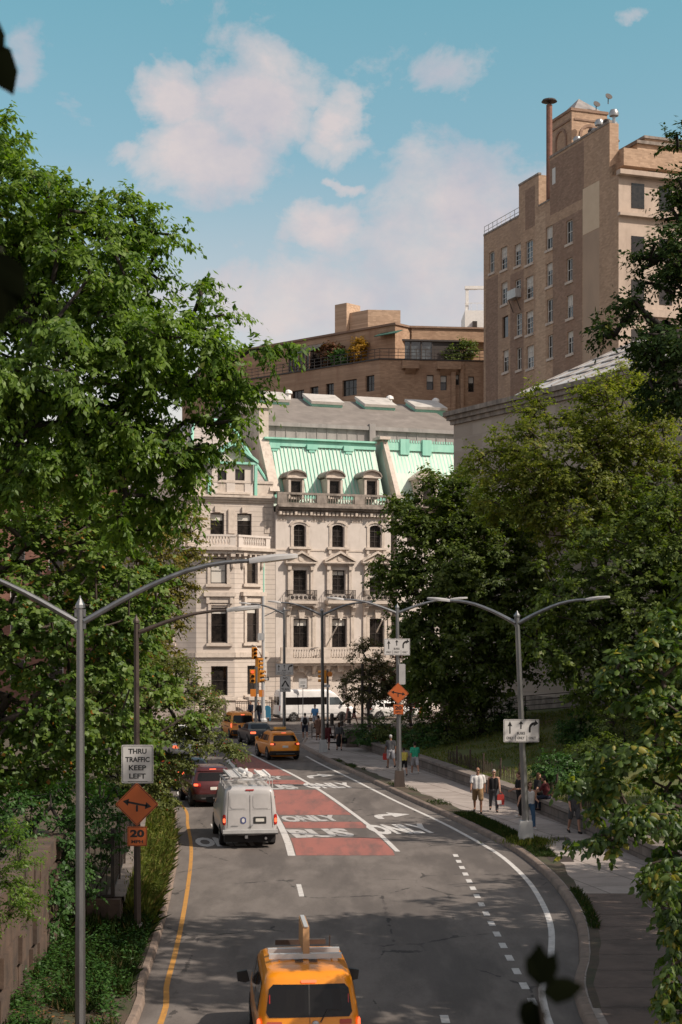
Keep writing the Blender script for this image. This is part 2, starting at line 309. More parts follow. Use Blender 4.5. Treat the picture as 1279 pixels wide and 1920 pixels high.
class MB:
    def __init__(self): self.v, self.f, self.m = [], [], []
    def add(self, vs, fs, mi=0, M=None):
        b = len(self.v)
        self.v += [tuple(M @ Vector(p)) for p in vs] if M is not None else [tuple(p) for p in vs]
        self.f += [tuple(b + i for i in f) for f in fs]; self.m += [mi] * len(fs); return self
    def box(self, x0, x1, y0, y1, z0, z1, mi=0, M=None):
        vs = [(x, y, z) for z in (z0, z1) for y in (y0, y1) for x in (x0, x1)]
        return self.add(vs, [(0, 2, 3, 1), (4, 5, 7, 6), (0, 1, 5, 4), (2, 6, 7, 3), (0, 4, 6, 2), (1, 3, 7, 5)], mi, M)
    def prism(self, poly, y0, y1, mi=0, M=None, axis='y'):       # polygon in x,z pushed along y (or x,y along z)
        n = len(poly)
        if axis == 'y': a = [(p[0], y0, p[1]) for p in poly] + [(p[0], y1, p[1]) for p in poly]
        elif axis == 'z': a = [(p[0], p[1], y0) for p in poly] + [(p[0], p[1], y1) for p in poly]
        else: a = [(y0, p[0], p[1]) for p in poly] + [(y1, p[0], p[1]) for p in poly]
        fs = [tuple(range(n)), tuple(range(2 * n - 1, n - 1, -1))] + [(i, n + i, n + (i + 1) % n, (i + 1) % n) for i in range(n)]
        return self.add(a, fs, mi, M)
    def tube(self, pts, rad, n=8, mi=0, cap=True):
        pts = [Vector(p) for p in pts]; rad = rad if isinstance(rad, (list, tuple)) else [rad] * len(pts)
        b = len(self.v); up0 = None
        for i, p in enumerate(pts):
            d = (pts[min(i + 1, len(pts) - 1)] - pts[max(i - 1, 0)]).normalized()
            up = Vector((0, 0, 1)) if abs(d.z) < .95 else Vector((1, 0, 0))
            if up0 is not None and up0.cross(d).length > .1: up = up0
            a = up.cross(d).normalized(); c = d.cross(a); up0 = c
            self.v += [tuple(p + (a * math.cos(2 * math.pi * k / n) + c * math.sin(2 * math.pi * k / n)) * rad[i]) for k in range(n)]
        for i in range(len(pts) - 1):
            for k in range(n): self.f.append((b + i * n + k, b + i * n + (k + 1) % n, b + (i + 1) * n + (k + 1) % n, b + (i + 1) * n + k)); self.m.append(mi)
        if cap:
            self.f.append(tuple(b + k for k in reversed(range(n)))); self.m.append(mi)
            e = b + (len(pts) - 1) * n; self.f.append(tuple(e + k for k in range(n))); self.m.append(mi)
        return self
    def lathe(self, prof, n=16, mi=0, M=None):                    # (radius, z) pairs
        vs = [(r * math.cos(2 * math.pi * k / n), r * math.sin(2 * math.pi * k / n), z) for r, z in prof for k in range(n)]
        fs = [(i * n + k, i * n + (k + 1) % n, (i + 1) * n + (k + 1) % n, (i + 1) * n + k) for i in range(len(prof) - 1) for k in range(n)]
        fs += [tuple(reversed(range(n))), tuple((len(prof) - 1) * n + k for k in range(n))]
        return self.add(vs, fs, mi, M)
    def grid(self, P, mi=0):                                      # rows of points
        r, c = len(P), len(P[0]); b = len(self.v)
        self.v += [tuple(p) for row in P for p in row]
        for i in range(r - 1):
            for j in range(c - 1): self.f.append((b + i * c + j, b + i * c + j + 1, b + (i + 1) * c + j + 1, b + (i + 1) * c + j)); self.m.append(mi)
        return self
    def mesh(self, name):
        me = bpy.data.meshes.new(name); me.from_pydata(self.v, [], self.f); me.update()
        if any(self.m): me.polygons.foreach_set('material_index', self.m)
        return me
    def build(self, name, mats, parent=None, loc=None, rz=0.0, smooth=None):
        me = self.mesh(name); bm = bmesh.new(); bm.from_mesh(me); bmesh.ops.recalc_face_normals(bm, faces=bm.faces); bm.to_mesh(me); bm.free()
        return finish(name, me, mats, parent, loc, rz, smooth)

def tag(o, label=None, cat=None, group=None, kind=None):
    if label: o['label'] = label
    if cat: o['category'] = cat
    if group: o['group'] = group
    if kind: o['kind'] = kind
    return o
def thing(name, label, cat, loc=(0, 0, 0), rz=0.0, group=None):
    o = bpy.data.objects.new(name, None); COL.objects.link(o); o.empty_display_size = .3
    o.location = loc; o.rotation_euler.z = rz; return tag(o, label, cat, group)
def dup(root, loc, rz=0.0, label=None, group=None):
    r = root.copy(); COL.objects.link(r); r.location = loc; r.rotation_euler.z = rz
    for k, v in (('label', label), ('group', group)):
        if v: r[k] = v
    for ch in list(root.children):
        c = ch.copy(); COL.objects.link(c); c.parent = r
        for g in ch.children: d = g.copy(); COL.objects.link(d); d.parent = c
    return r

_txt = {}
def text_poly(s, bold=.0):
    """outline of a word as (points, faces), cap height 1, baseline 0, starting at x = 0; also its width"""
    k = (s, bold)
    if k not in _txt:
        cu = bpy.data.curves.new('lettering', 'FONT'); cu.body = s; cu.size = 1.0; cu.offset = bold; cu.resolution_u = 3
        o = bpy.data.objects.new('lettering', cu); me = bpy.data.meshes.new_from_object(o)
        P = np.array([v.co[:2] for v in me.vertices]); F = [tuple(p.vertices) for p in me.polygons]
        h = .729 + 2 * bold; P[:, 0] -= P[:, 0].min(); P = (P - [0, -bold]) / h
        _txt[k] = (P, F, float(P[:, 0].max())); bpy.data.objects.remove(o); bpy.data.curves.remove(cu); bpy.data.meshes.remove(me)
    return _txt[k]
def add_text(mb, s, x, z, h, width=None, y=0.0, mi=0, bold=.02, center=True, M=None):
    P, F, w = text_poly(s, bold); sx = (width / w) if width else h
    x0 = x - w * sx / 2 if center else x
    mb.add([(x0 + p[0] * sx, y, z + p[1] * h) for p in P], F, mi, M)

def smooth_line(pts, step=1.0):
    """Catmull-Rom through 2-D points"""
    P = [np.array(p[:2], float) for p in pts]; P = [2 * P[0] - P[1]] + P + [2 * P[-1] - P[-2]]; out = []
    for i in range(1, len(P) - 2):
        n = max(1, int(np.linalg.norm(P[i + 1] - P[i]) / step))
        for k in range(n):
            s = k / n
            out.append(.5 * (2 * P[i] + (P[i + 1] - P[i - 1]) * s + (2 * P[i - 1] - 5 * P[i] + 4 * P[i + 1] - P[i + 2]) * s * s + (3 * P[i] - P[i - 1] - 3 * P[i + 1] + P[i + 2]) * s ** 3))
    out.append(P[-2]); return out
def offset_line(L, d):                                            # positive = to the right of travel
    out = []
    for i in range(len(L)):
        t = L[min(i + 1, len(L) - 1)] - L[max(i - 1, 0)]; t = t / np.linalg.norm(t); out.append(L[i] + d * np.array([t[1], -t[0]]))
    return out
def ribbon(mb, A, B, z, mi=0):
    mb.grid([[(p[0], p[1], z if not callable(z) else z(p)) for p in A], [(p[0], p[1], z if not callable(z) else z(p)) for p in B]], mi)
def x_at(L, y): return float(np.interp(y, [p[1] for p in L], [p[0] for p in L]))

# ------------------------------------------------------------------ where the street runs
AV = R(20.0); av_d = np.array([math.cos(AV), math.sin(AV)]); av_n = np.array([-math.sin(AV), math.cos(AV)])   # avenue across the end of the street
RK = smooth_line([(4.2, 3), (4.3, 18)] + [tuple(gnd(u, v)[:2]) for u, v in [(1085, 1900), (1086, 1800), (1080, 1735), (1052, 1680), (1018, 1640), (968, 1600), (908, 1567), (850, 1538), (765, 1500), (682, 1460), (617, 1430), (582, 1411), (560, 1398)]], .8)
RW = offset_line(RK, -.62)                                          # white edge line
LY = smooth_line([(-3.3, 3), (-3.35, 20)] + [tuple(gnd(u, v)[:2]) for u, v in [(303, 1915), (312, 1850), (328, 1790), (342, 1725), (352, 1665), (358, 1615), (358, 1580), (352, 1548), (343, 1512)]] + [(-9.3, 78), (-12, 90), (-15.5, 103), (-20, 114)], .8)
LK = offset_line(LY, -.42)
AV0 = np.array([-3.4, 121.5])                                       # point on the near kerb line of the avenue
near_av = lambda s: AV0 + av_d * s

# ground, road, avenue
def box_sheet(name, pts, z, m):
    mb = MB(); mb.add([(p[0], p[1], z) for p in pts], [tuple(range(len(pts)))]); return mb.build(name, m)
tag(box_sheet('ground', [(-2500, -200), (2500, -200), (2500, 4500), (-2500, 4500)], -.06, 'soil'), kind='structure')
mb = MB(); mb.grid([[(p[0], p[1], 0) for p in LK], [(x_at(RK, p[1]) if p[1] < RK[-1][1] else -2.3, p[1], 0) for p in LK]])
q = [(RK[-1][0], RK[-1][1]), tuple(near_av(1.5)), tuple(near_av(-22))]
mb.add([(LK[-1][0] - 4, LK[-1][1], 0), (-2.0, LK[-1][1], 0), (near_av(2)[0], near_av(2)[1], 0), (near_av(-30)[0], near_av(-30)[1], 0)], [(0, 1, 2, 3)])
tag(mb.build('road', 'asphalt'), kind='structure')
a0, a1 = near_av(-60), near_av(80); wav = 15.6
tag(box_sheet('avenue', [a0, a1, a1 + av_n * wav, a0 + av_n * wav], .004, 'asphalt'), kind='structure')

# right pavement with its kerb, between kerb and park wall
WALLR = smooth_line([(10.4, 6), (10.5, 25), (10.2, 40), (9.4, 50)] + [tuple(gnd(u, v, .15)[:2]) for u, v in [(1040, 1538), (966, 1507), (877, 1475), (788, 1442), (690, 1408), (668, 1399)]], .9)
mb = MB(); n = 70
ys = np.linspace(5, RK[-1][1], n)
kin = offset_line(RK, .20)
Lk = [(x_at(kin, y), y) for y in ys]; Lw = [(x_at(WALLR, y) + .1 if y < WALLR[-1][1] else np.interp(y, [WALLR[-1][1], RK[-1][1]], [WALLR[-1][0] + .1, 3.2]), y) for y in ys]
ribbon(mb, Lk, Lw, .15)
c0 = Lk[-1]; c1 = Lw[-1]
cor = smooth_line([c0, (c0[0] + .2, c0[1] + 8), (c0[0] + 1.2, c0[1] + 14), tuple(near_av(5.5))], .8)
mb.add([(c1[0], c1[1], .15)] + [(p[0], p[1], .15) for p in reversed(cor)] + [(*near_av(60), .15), (*(near_av(60) - av_n * 6), .15), (*(near_av(9) - av_n * 6), .15)], [tuple(range(len(cor) + 4))])
tag(mb.build('pavement', 'concrete'), kind='structure')
# older, browner flags on the near stretch, with weedy joints
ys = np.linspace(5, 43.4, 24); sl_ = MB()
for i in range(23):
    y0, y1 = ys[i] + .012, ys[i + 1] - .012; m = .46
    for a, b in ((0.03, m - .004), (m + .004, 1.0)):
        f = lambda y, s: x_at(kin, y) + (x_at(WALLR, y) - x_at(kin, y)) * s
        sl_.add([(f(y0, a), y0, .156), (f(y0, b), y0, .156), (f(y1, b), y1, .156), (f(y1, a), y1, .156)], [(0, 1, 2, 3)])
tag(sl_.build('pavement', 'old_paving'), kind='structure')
KR = list(RK) + [np.array(p) for p in cor[1:]] + [near_av(60)]
def kerb(name, L, z1, w, side, m):
    mb = MB(); A = L; B = offset_line(L, side * w * .92); 
    mb.grid([[(p[0], p[1], -.02) for p in A], [(p[0] + (b[0] - p[0]) * .12, p[1] + (b[1] - p[1]) * .12, z1 - .03) for p, b in zip(A, B)], [(p[0] + (b[0] - p[0]) * .3, p[1] + (b[1] - p[1]) * .3, z1 + .004) for p, b in zip(A, B)], [(b[0], b[1], z1 + .006) for b in B], [(b[0], b[1], -.03) for b in B]])
    return tag(mb.build(name, m, smooth=40), kind='structure')
kerb('kerb', KR, .15, .24, 1, 'kerb_stone')
kerb('kerb', LK, .15, .17, -1, 'kerb_stone')
far0 = AV0 + av_n * wav
FK = [far0 + av_d * s for s in np.linspace(-60, 80, 30)]
kerb('kerb', FK, .15, .2, -1, 'kerb_stone')
f2 = far0 + av_n * .18
tag(box_sheet('pavement', [f2 - av_d * 60, f2 + av_d * 80, f2 + av_d * 80 + av_n * 14, f2 - av_d * 60 + av_n * 14], .15, 'concrete'), kind='structure')

# earth strip between kerb and slabs on the right, with tufts of grass further on
STRIP = [(x_at(kin, y) + .05, y) for y in np.linspace(30, 92, 60)]
def strip_w(y): return float(np.interp(y, [30, 38, 46, 52, 60, 75, 92], [.15, .25, .30, .75, .8, .65, .4]))
mb = MB(); ribbon(mb, STRIP, [(p[0] + strip_w(p[1]) * (1 + .15 * math.sin(p[1] * 2.1)), p[1]) for p in STRIP], .158)
tag(mb.build('earth_strip', 'soil'), kind='structure')

# lawn rising behind the right wall, and the bank rising on the left
def wall_x(y): return x_at(WALLR, y) if y < WALLR[-1][1] else WALLR[-1][0] + (y - WALLR[-1][1]) * .35
def lawn_z(x, y):
    d = max(0.0, x - wall_x(y) - .4); z = .62 + .105 * d + .012 * d * d * (1 if d < 9 else 0) + (.9 if d >= 9 else 0)
    if y > 100: z = .62 + (z - .62) * max(.15, 1 - (y - 100) / 16)
    return min(z, 5.2) + .05 * mnoise.noise((x * .4, y * .4, 0)) * min(1, d)
P = []
for y in np.linspace(8, 118, 90):
    P.append([(wall_x(y) + .25 + d, y, lawn_z(wall_x(y) + .25 + d, y)) for d in np.concatenate([np.linspace(0, 12, 26), np.linspace(13, 70, 20)])])
mb = MB(); mb.grid(P); tag(mb.build('lawn', 'lawn_ground', smooth=180), kind='structure')
WALLL = smooth_line([(-5.15, 37.6), (-5.72, 44), (-6.25, 50), (-7.1, 58), (-8.4, 68), (-10.3, 78), (-13.2, 90), (-18, 102)], .9)
def lwall_x(y): return x_at(WALLL, y)
def lk_x(y): return x_at(LK, y)
P = []
for y in np.linspace(37.8, 112, 70):
    e = lwall_x(y) + .2; k = lk_x(y) - .14
    P.append([(k + (e - k) * s, y, .14 + .42 * s ** 1.3 + .05 * mnoise.noise((s * 3, y, 1)) * s) for s in np.linspace(0, 1, 7)])
mb = MB(); mb.grid(P); tag(mb.build('verge', 'verge_ground', smooth=180), kind='structure')
def bank_z(x, y):
    d = max(0, lwall_x(max(y, 37.6)) - x); return 1.0 + .12 * d + .15 * mnoise.noise((x * .3, y * .3, 3))
P = []
for y in np.linspace(37.6, 118, 60):
    P.append([(lwall_x(y) - .3 - d, y, min(bank_z(lwall_x(y) - .3 - d, y), 6)) for d in np.linspace(0, 50, 40)])
mb = MB(); mb.grid(P); tag(mb.build('bank', 'soil', smooth=180), kind='structure')
# rough ground at the foot of the old wall, lower left
P = []
for y in np.linspace(6, 38.6, 50):
    k = lk_x(y) - .13
    P.append([(k - d, y, .13 + .05 * d * (1 + .6 * mnoise.noise((d, y * .6, 2))) + (0.16 * max(0, y - 34) * d * .12)) for d in np.linspace(0, 6.5, 22)])
mb = MB(); mb.grid(P); tag(mb.build('rough_ground', 'soil', smooth=180), kind='structure')

# ------------------------------------------------------------------ road markings
def line_between(A, w, y0, y1, z, mb, step=.8, mi=0):
    ys = np.arange(y0, y1 + .01, step); C = [np.array([x_at(A, y), y]) for y in ys]
    ribbon(mb, offset_line(C, -w / 2), offset_line(C, w / 2), z, mi)
mb = MB(); line_between(RW, .15, 22, 96, .004, mb); tag(mb.build('edge_line', 'road_white'), kind='structure')
mb = MB(); line_between(LY, .115, 22, 86, .004, mb); tag(mb.build('edge_line', 'road_yellow'), kind='structure')
BL = smooth_line([tuple(gnd(u, v)[:2]) for u, v in [(547, 1605), (538, 1575), (524, 1545), (505, 1512), (482, 1480), (455, 1452), (428, 1428)]], .8)
BR = smooth_line([tuple(gnd(u, v)[:2]) for u, v in [(746, 1597), (708, 1561), (660, 1524), (605, 1485), (550, 1453), (500, 1429), (470, 1414)]], .8)
bus_end = 97
mb = MB(); line_between(BL, .24, BL[0][1], bus_end, .008, mb); line_between(BR, .17, BR[0][1], bus_end, .008, mb)
tag(mb.build('lane_line', 'road_white'), kind='structure')
mb = MB()
def red(v0, v1):
    y0, y1 = gnd(0, v0)[1], gnd(0, v1)[1]; ys = np.linspace(y0, min(y1, bus_end), max(3, int((y1 - y0) / .8)))
    ribbon(mb, [(x_at(BL, y) + .16, y) for y in ys], [(x_at(BR, y) - .13, y) for y in ys], .004)
for v0, v1 in [(1604, 1571), (1553, 1541), (1528, 1481), (1470.5, 1462.5), (1454.5, 1411)]: red(v0, v1)
tag(mb.build('bus_lane_paint', 'bus_red'), kind='structure')
# dotted guide line and one broken lane line
DL = smooth_line([tuple(gnd(u, v)[:2]) for u, v in [(750, 1601), (762, 1612), (784, 1632), (813, 1662), (846, 1697), (876, 1737), (906, 1775), (941, 1818), (963, 1841), (1010, 1900)]], .4)
mb = MB(); y = DL[0][1] - .1
while y > 22:
    line_between(DL, .16, y - .62, y, .004, mb, .31); y -= 1.36 if y > 44 else 1.42
tag(mb.build('dotted_line', 'road_white'), kind='structure')
mb = MB()
for (u0, v0, u1, v1) in [(560, 1658, 566, 1681), (398, 1545, 402, 1552), (618, 1801, 630, 1835)][:2]:
    a, b = gnd(u0, v0), gnd(u1, v1); L = [np.array(b[:2]), np.array(a[:2])]; ribbon(mb, offset_line(L, -.07), offset_line(L, .07), .004)
tag(mb.build('lane_line', 'road_white'), kind='structure')
# words and arrows, drawn on the road along the way it runs
def road_frame(u, v, lean):
    o = gnd(u, v); d = np.array([-math.sin(lean), math.cos(lean)]); r = np.array([d[1], -d[0]])
    return o, r, d
def road_word(mb, s, u, v, width, length, lean, z=.010):
    o, r, d = road_frame(u, v, lean); P, F, w = text_poly(s, .055)
    mb.add([(o.x + (p[0] - w / 2) * width / w * r[0] + p[1] * length * d[0], o.y + (p[0] - w / 2) * width / w * r[1] + p[1] * length * d[1], z) for p in P], F)
mw, mo = MB(), MB()
LEAN = R(11)
road_word(mo, 'ONLY', 768, 1563.5, 2.35, 3.1, LEAN); road_word(mo, 'ONLY', 626, 1478, 2.3, 2.9, LEAN)
road_word(mw, 'BUS', 613, 1570, 2.2, 2.6, LEAN); road_word(mw, 'ONLY', 590, 1540.5, 2.2, 2.2, LEAN)
road_word(mw, 'BUS', 520, 1480.5, 2.2, 2.6, LEAN); road_word(mw, 'ONLY', 496, 1461.8, 2.2, 1.9, LEAN)
road_word(mo, 'ONLY', 432, 1587, 2.2, 2.6, R(9)); road_word(mo, 'ONLY', 385, 1494, 2.2, 2.9, R(12))
def road_arrow(mb, u, v, lean, z=.010, s=.82, l=.72):                      # arrow bending to the right
    o, r, d = road_frame(u, v, lean)
    poly = [(0, 0), (.30, 0), (.34, 1.0), (.55, 1.42), (.95, 1.58), (.95, .72), (1.95, 1.98), (.95, 3.1), (.95, 2.3), (.45, 2.2), (.12, 1.75), (0, 1.1)]
    mb.add([(o.x + x * s * r[0] + yy * l * d[0], o.y + x * s * r[1] + yy * l * d[1], z) for x, yy in poly], [(0, 1, 2, 11), (11, 2, 3, 10), (10, 3, 4, 9), (9, 4, 8), (8, 4, 5), (5, 6, 7), (5, 7, 8)])
road_arrow(mo, 710, 1536, LEAN); road_arrow(mo, 581, 1459.5, LEAN, l=.8)
tag(mo.build('road_lettering', 'road_white'), kind='structure')
tag(mw.build('road_lettering', 'road_white_worn'), kind='structure')
# avenue lane lines and crossing bars
mb = MB()
for off, dash in ((4.3, True), (8.0, True), (11.6, True)):
    for s in np.arange(-50, 70, 9.0):
        A = [AV0 + av_n * off + av_d * s, AV0 + av_n * off + av_d * (s + 3)]; ribbon(mb, offset_line(A, -.06), offset_line(A, .06), .010)
for off in (1.2, 3.4):
    A = [near_av(-22) - av_n * off, near_av(4) - av_n * off]; ribbon(mb, offset_line(A, -.15), offset_line(A, .15), .010)
tag(mb.build('avenue_lines', 'road_white_worn'), kind='structure')
# iron covers in the pavement and patched asphalt
mb = MB()
for (u, v, w, h) in [(1050, 1611, 22, 5), (1052, 1573, 16, 2.5)]:
    c = gnd(u, v, .15); a = gnd(u, v - h, .15); b = gnd(u, v + h, .15); w2 = w * c.y / FPX
    mb.add([(c.x - w2, b.y, .162), (c.x + w2, b.y, .162), (c.x + w2, a.y, .162), (c.x - w2, a.y, .162)], [(0, 1, 2, 3)])
tag(mb.build('pavement_cover', 'brown_metal'), 'rusty iron covers let into the pavement beside the kerb', 'cover', kind='structure')
# ------------------------------------------------------------------ buildings
class Fac:
    """an upright wall plane: local x runs along it to the right, local y goes into the building, z up"""
    def __init__(self, O, ang): self.O = np.array(O, float); self.a = ang; self.c, self.s = math.cos(ang), math.sin(ang)
    def lp(self, u, v, y=0.0):                                    # where a sight line meets the plane at depth y
        k = (u - CU) / FPX; c, s = self.c, self.s
        x = (k * (self.O[1] + y * c) - self.O[0] + y * s) / (c - k * s); Y = self.O[1] + x * s + y * c
        return x, CZ - (v - V0) * Y / FPX
    def rect(self, u0, v0, u1, v1, y=0.0):                        # x0, x1, z0, z1
        x0 = self.lp(u0, v0, y)[0]; x1 = self.lp(u1, v0, y)[0]; um = (u0 + u1) / 2
        return x0, x1, self.lp(um, v1, y)[1], self.lp(um, v0, y)[1]
    def w(self, x, y): return self.O + np.array([x * self.c - y * self.s, x * self.s + y * self.c])

def holed(mb, x0, x1, z0, z1, holes, depth=.35, y=0.0, mi=0, mr=0):
    """a wall sheet with rectangular openings and their reveals"""
    xs = sorted({x0, x1, *[h[0] for h in holes], *[h[1] for h in holes]}); zs = sorted({z0, z1, *[h[2] for h in holes], *[h[3] for h in holes]})
    for i in range(len(xs) - 1):
        for j in range(len(zs) - 1):
            cx, cz = (xs[i] + xs[i + 1]) / 2, (zs[j] + zs[j + 1]) / 2
            if any(h[0] < cx < h[1] and h[2] < cz < h[3] for h in holes): continue
            mb.add([(xs[i], y, zs[j]), (xs[i + 1], y, zs[j]), (xs[i + 1], y, zs[j + 1]), (xs[i], y, zs[j + 1])], [(0, 1, 2, 3)], mi)
    for a, b, c, d in [h[:4] for h in holes]:
        y1 = y + depth
        mb.add([(a, y, c), (b, y, c), (b, y, d), (a, y, d), (a, y1, c), (b, y1, c), (b, y1, d), (a, y1, d)], [(0, 4, 5, 1), (1, 5, 6, 2), (2, 6, 7, 3), (3, 7, 4, 0)], mr)

def window(parent, h, frame='window_dark', glass='glass_dark', bars=(1, 1), y=.30, fw=.07, bw=.04, arch=0.0, blind=None, label=None, name='window', M=None):
    """frame with glazing bars; the pane (and a blind) hang below it"""
    a, b, c, d = h[:4]; mb = MB(); g = .004
    a, b, c, d = a + g, b - g, c + g, d - g
    mb.box(a, a + fw, y - .05, y + .05, c, d, 0, M); mb.box(b - fw, b, y - .05, y + .05, c, d, 0, M)
    mb.box(a + fw, b - fw, y - .05, y + .05, c, c + fw, 0, M); mb.box(a + fw, b - fw, y - .05, y + .05, d - fw, d, 0, M)
    nx, nz = bars
    for i in range(1, nx + 1):
        x = a + fw + (b - a - 2 * fw) * i / (nx + 1); mb.box(x - bw / 2, x + bw / 2, y - .03, y + .035, c + fw, d - fw, 0, M)
    for i in range(1, nz + 1):
        z = c + fw + (d - c - 2 * fw) * i / (nz + 1); mb.box(a + fw, b - fw, y - .035, y + .03, z - bw / 2, z + bw / 2, 0, M)
    if arch:                                                       # stone corners that round the head of the opening
        r = (b - a) / 2; n = 7
    w = mb.build(name, frame, parent)
    if label: w['label'] = label
    p = MB(); p.add([(a + fw, y + .02, c + fw), (b - fw, y + .02, c + fw), (b - fw, y + .02, d - fw), (a + fw, y + .02, d - fw)], [(0, 1, 2, 3)], 0, M); p.build('pane', glass, w)
    if blind:
        z = d - fw - (d - c - 2 * fw) * blind
        q = MB(); q.add([(a + fw, y + .012, z), (b - fw, y + .012, z), (b - fw, y + .012, d - fw), (a + fw, y + .012, d - fw)], [(0, 1, 2, 3)], 0, M); q.build('blind', 'blind', w)
    return w
def arch_fill(mb, h, rise, y0=0.0, y1=.3, mi=0):
    """stone spandrels that turn a square-headed opening into a round-headed one"""
    a, b, c, d = h[:4]; m = (a + b) / 2; r = (b - a) / 2; n = 8
    for s in (-1, 1):
        arc = [(m + s * r * math.cos(t), d - rise + rise * math.sin(t)) for t in np.linspace(0, math.pi / 2, n)]
        for p, q in zip(arc[:-1], arc[1:]):
            mb.prism([p, q, (m + s * r, q[1]), (m + s * r, p[1])] if abs(p[0] - (m + s * r)) > 1e-6 else [p, q, (m + s * r, q[1])], y0, y1, mi)
def molding(mb, x0, x1, z0, z1, out, y=0.0, steps=3, mi=0, ends=True):
    """stepped cornice from z0 to z1 standing out more towards its top"""
    for i in range(steps):
        o = out * (i + 1) / steps; a = z0 + (z1 - z0) * i / steps; b = z0 + (z1 - z0) * (i + 1) / steps
        e = o if ends else 0
        mb.box(x0 - e, x1 + e, y - o, y + .02, a, b, mi)
def baluster_row(mb, x0, x1, z0, z1, y, pitch=.24, r=.065, mi=0):
    n = max(1, int((x1 - x0) / pitch)); h = z1 - z0
    for i in range(n):
        x = x0 + (i + .5) * (x1 - x0) / n
        mb.lathe([(r * .7, z0), (r * .7, z0 + .12 * h), (r * 1.15, z0 + .38 * h), (r * .5, z0 + .72 * h), (r * .75, z0 + .9 * h), (r * .75, z1)], 6, mi, Matrix.Translation((x, y, 0)))
def balustrade(parent, x0, x1, z0, z1, y, piers, m='limestone_trim', name='balustrade'):
    mb = MB(); h = z1 - z0
    mb.box(x0, x1, y - .14, y + .14, z0, z0 + h * .2); mb.box(x0, x1, y - .16, y + .16, z1 - h * .17, z1)
    cuts = [x0] + [q for p in piers for q in (p[0], p[1])] + [x1]
    for p in piers: mb.box(p[0], p[1], y - .15, y + .15, z0 + h * .2, z1 - h * .17)
    for i in range(0, len(cuts), 2):
        if cuts[i + 1] - cuts[i] > .3: baluster_row(mb, cuts[i], cuts[i + 1], z0 + h * .2, z1 - h * .17, y)
    return mb.build(name, m, parent)

# ---- the three-bay mansion across the avenue
FA = Fac((-5.8, 142.0), AV)
b = thing('stone_mansion', 'pale limestone mansion with green copper mansard and three round dormers facing the street', 'building', (-5.8, 142, .15), AV)
lz = .15                                                            # local z of a world height
L = lambda u, v, y=0.0: (FA.lp(u, v, y)[0], FA.lp(u, v, y)[1] - lz)
def RC(u0, v0, u1, v1, y=0.0):
    a, b_, c, d = FA.rect(u0, v0, u1, v1, y); return a, b_, c - lz, d - lz
X0, X1 = 0.0, L(733, 1000)[0]
zc = L(620, 962)[1]                                                 # underside of the main cornice
cols = [(549, 576), (621, 648), (693, 719)]
pw = L(700, 1000)[0] - L(628, 1000)[0]
H4 = [RC(551, 983, 573, 1025), RC(623, 984, 645, 1026), RC(693.5, 985, 715, 1027)]
H3 = [RC(550, 1069, 575.5, 1114), RC(623, 1069, 647.5, 1114), RC(693, 1069, 717, 1115)]
H2 = [RC(550, 1160, 578, 1215), RC(622.5, 1160, 650, 1215), RC(693, 1160, 720, 1215)]
H1 = [RC(549, 1260, 577, 1352), RC(622, 1259, 651, 1352), RC(695, 1259, 724, 1352)]
mb = MB(); z2 = L(620, 1240)[1]
holed(mb, X0, X1, z2, zc, H4 + H3 + H2, .34)
mb.box(X0, X1, .36, 13, 0, zc, 0)
w = mb.build('wall', 'limestone', b)
mb = MB(); holed(mb, X0, X1, 0, z2, H1, .5)
for h in H1: arch_fill(mb, h, (h[1] - h[0]) / 2)
mb.build('ground_floor_wall', 'limestone_coursed', b)
mb = MB()
for h in H4: arch_fill(mb, h, .28, 0, .3)
mb.build('window_head', 'limestone', b)
for i, h in enumerate(H4): window(b, h, bars=(1, 3), fw=.08)
for i, h in enumerate(H3): window(b, h, bars=(1, 2), fw=.08, blind=(None, .18, .3)[i])
for i, h in enumerate(H2): window(b, h, bars=(1, 1), fw=.09, blind=.22 if i < 2 else None)
for h in H1: window(b, h, bars=(1, 0), fw=.09, y=.42, name='entrance_window')
mb = MB()
for h in H4:                                                        # hood moulds, sills and brackets
    m_ = (h[0] + h[1]) / 2; r = (h[1] - h[0]) / 2
    for s in (-1, 1): mb.box(m_ + s * (r + .17) - .13, m_ + s * (r + .17) + .13, -.07, .02, h[2], h[3] - .1)
    arc = [(m_ + (r + .45) * math.cos(t), h[3] - .22 + .62 * math.sin(t)) for t in np.linspace(.15, math.pi - .15, 11)]
    arc2 = [(m_ + (r + .24) * math.cos(t), h[3] - .26 + .44 * math.sin(t)) for t in np.linspace(.15, math.pi - .15, 11)]
    for i in range(10): mb.prism([arc[i], arc[i + 1], arc2[i + 1], arc2[i]], -.10, .02)
    mb.box(h[0] - .5, h[1] + .5, -.28, .02, h[2] - .22, h[2] - .02)
    for s in (-1, 1): mb.box(m_ + s * (r + .25) - .12, m_ + s * (r + .25) + .12, -.2, .02, h[2] - .62, h[2] - .22)
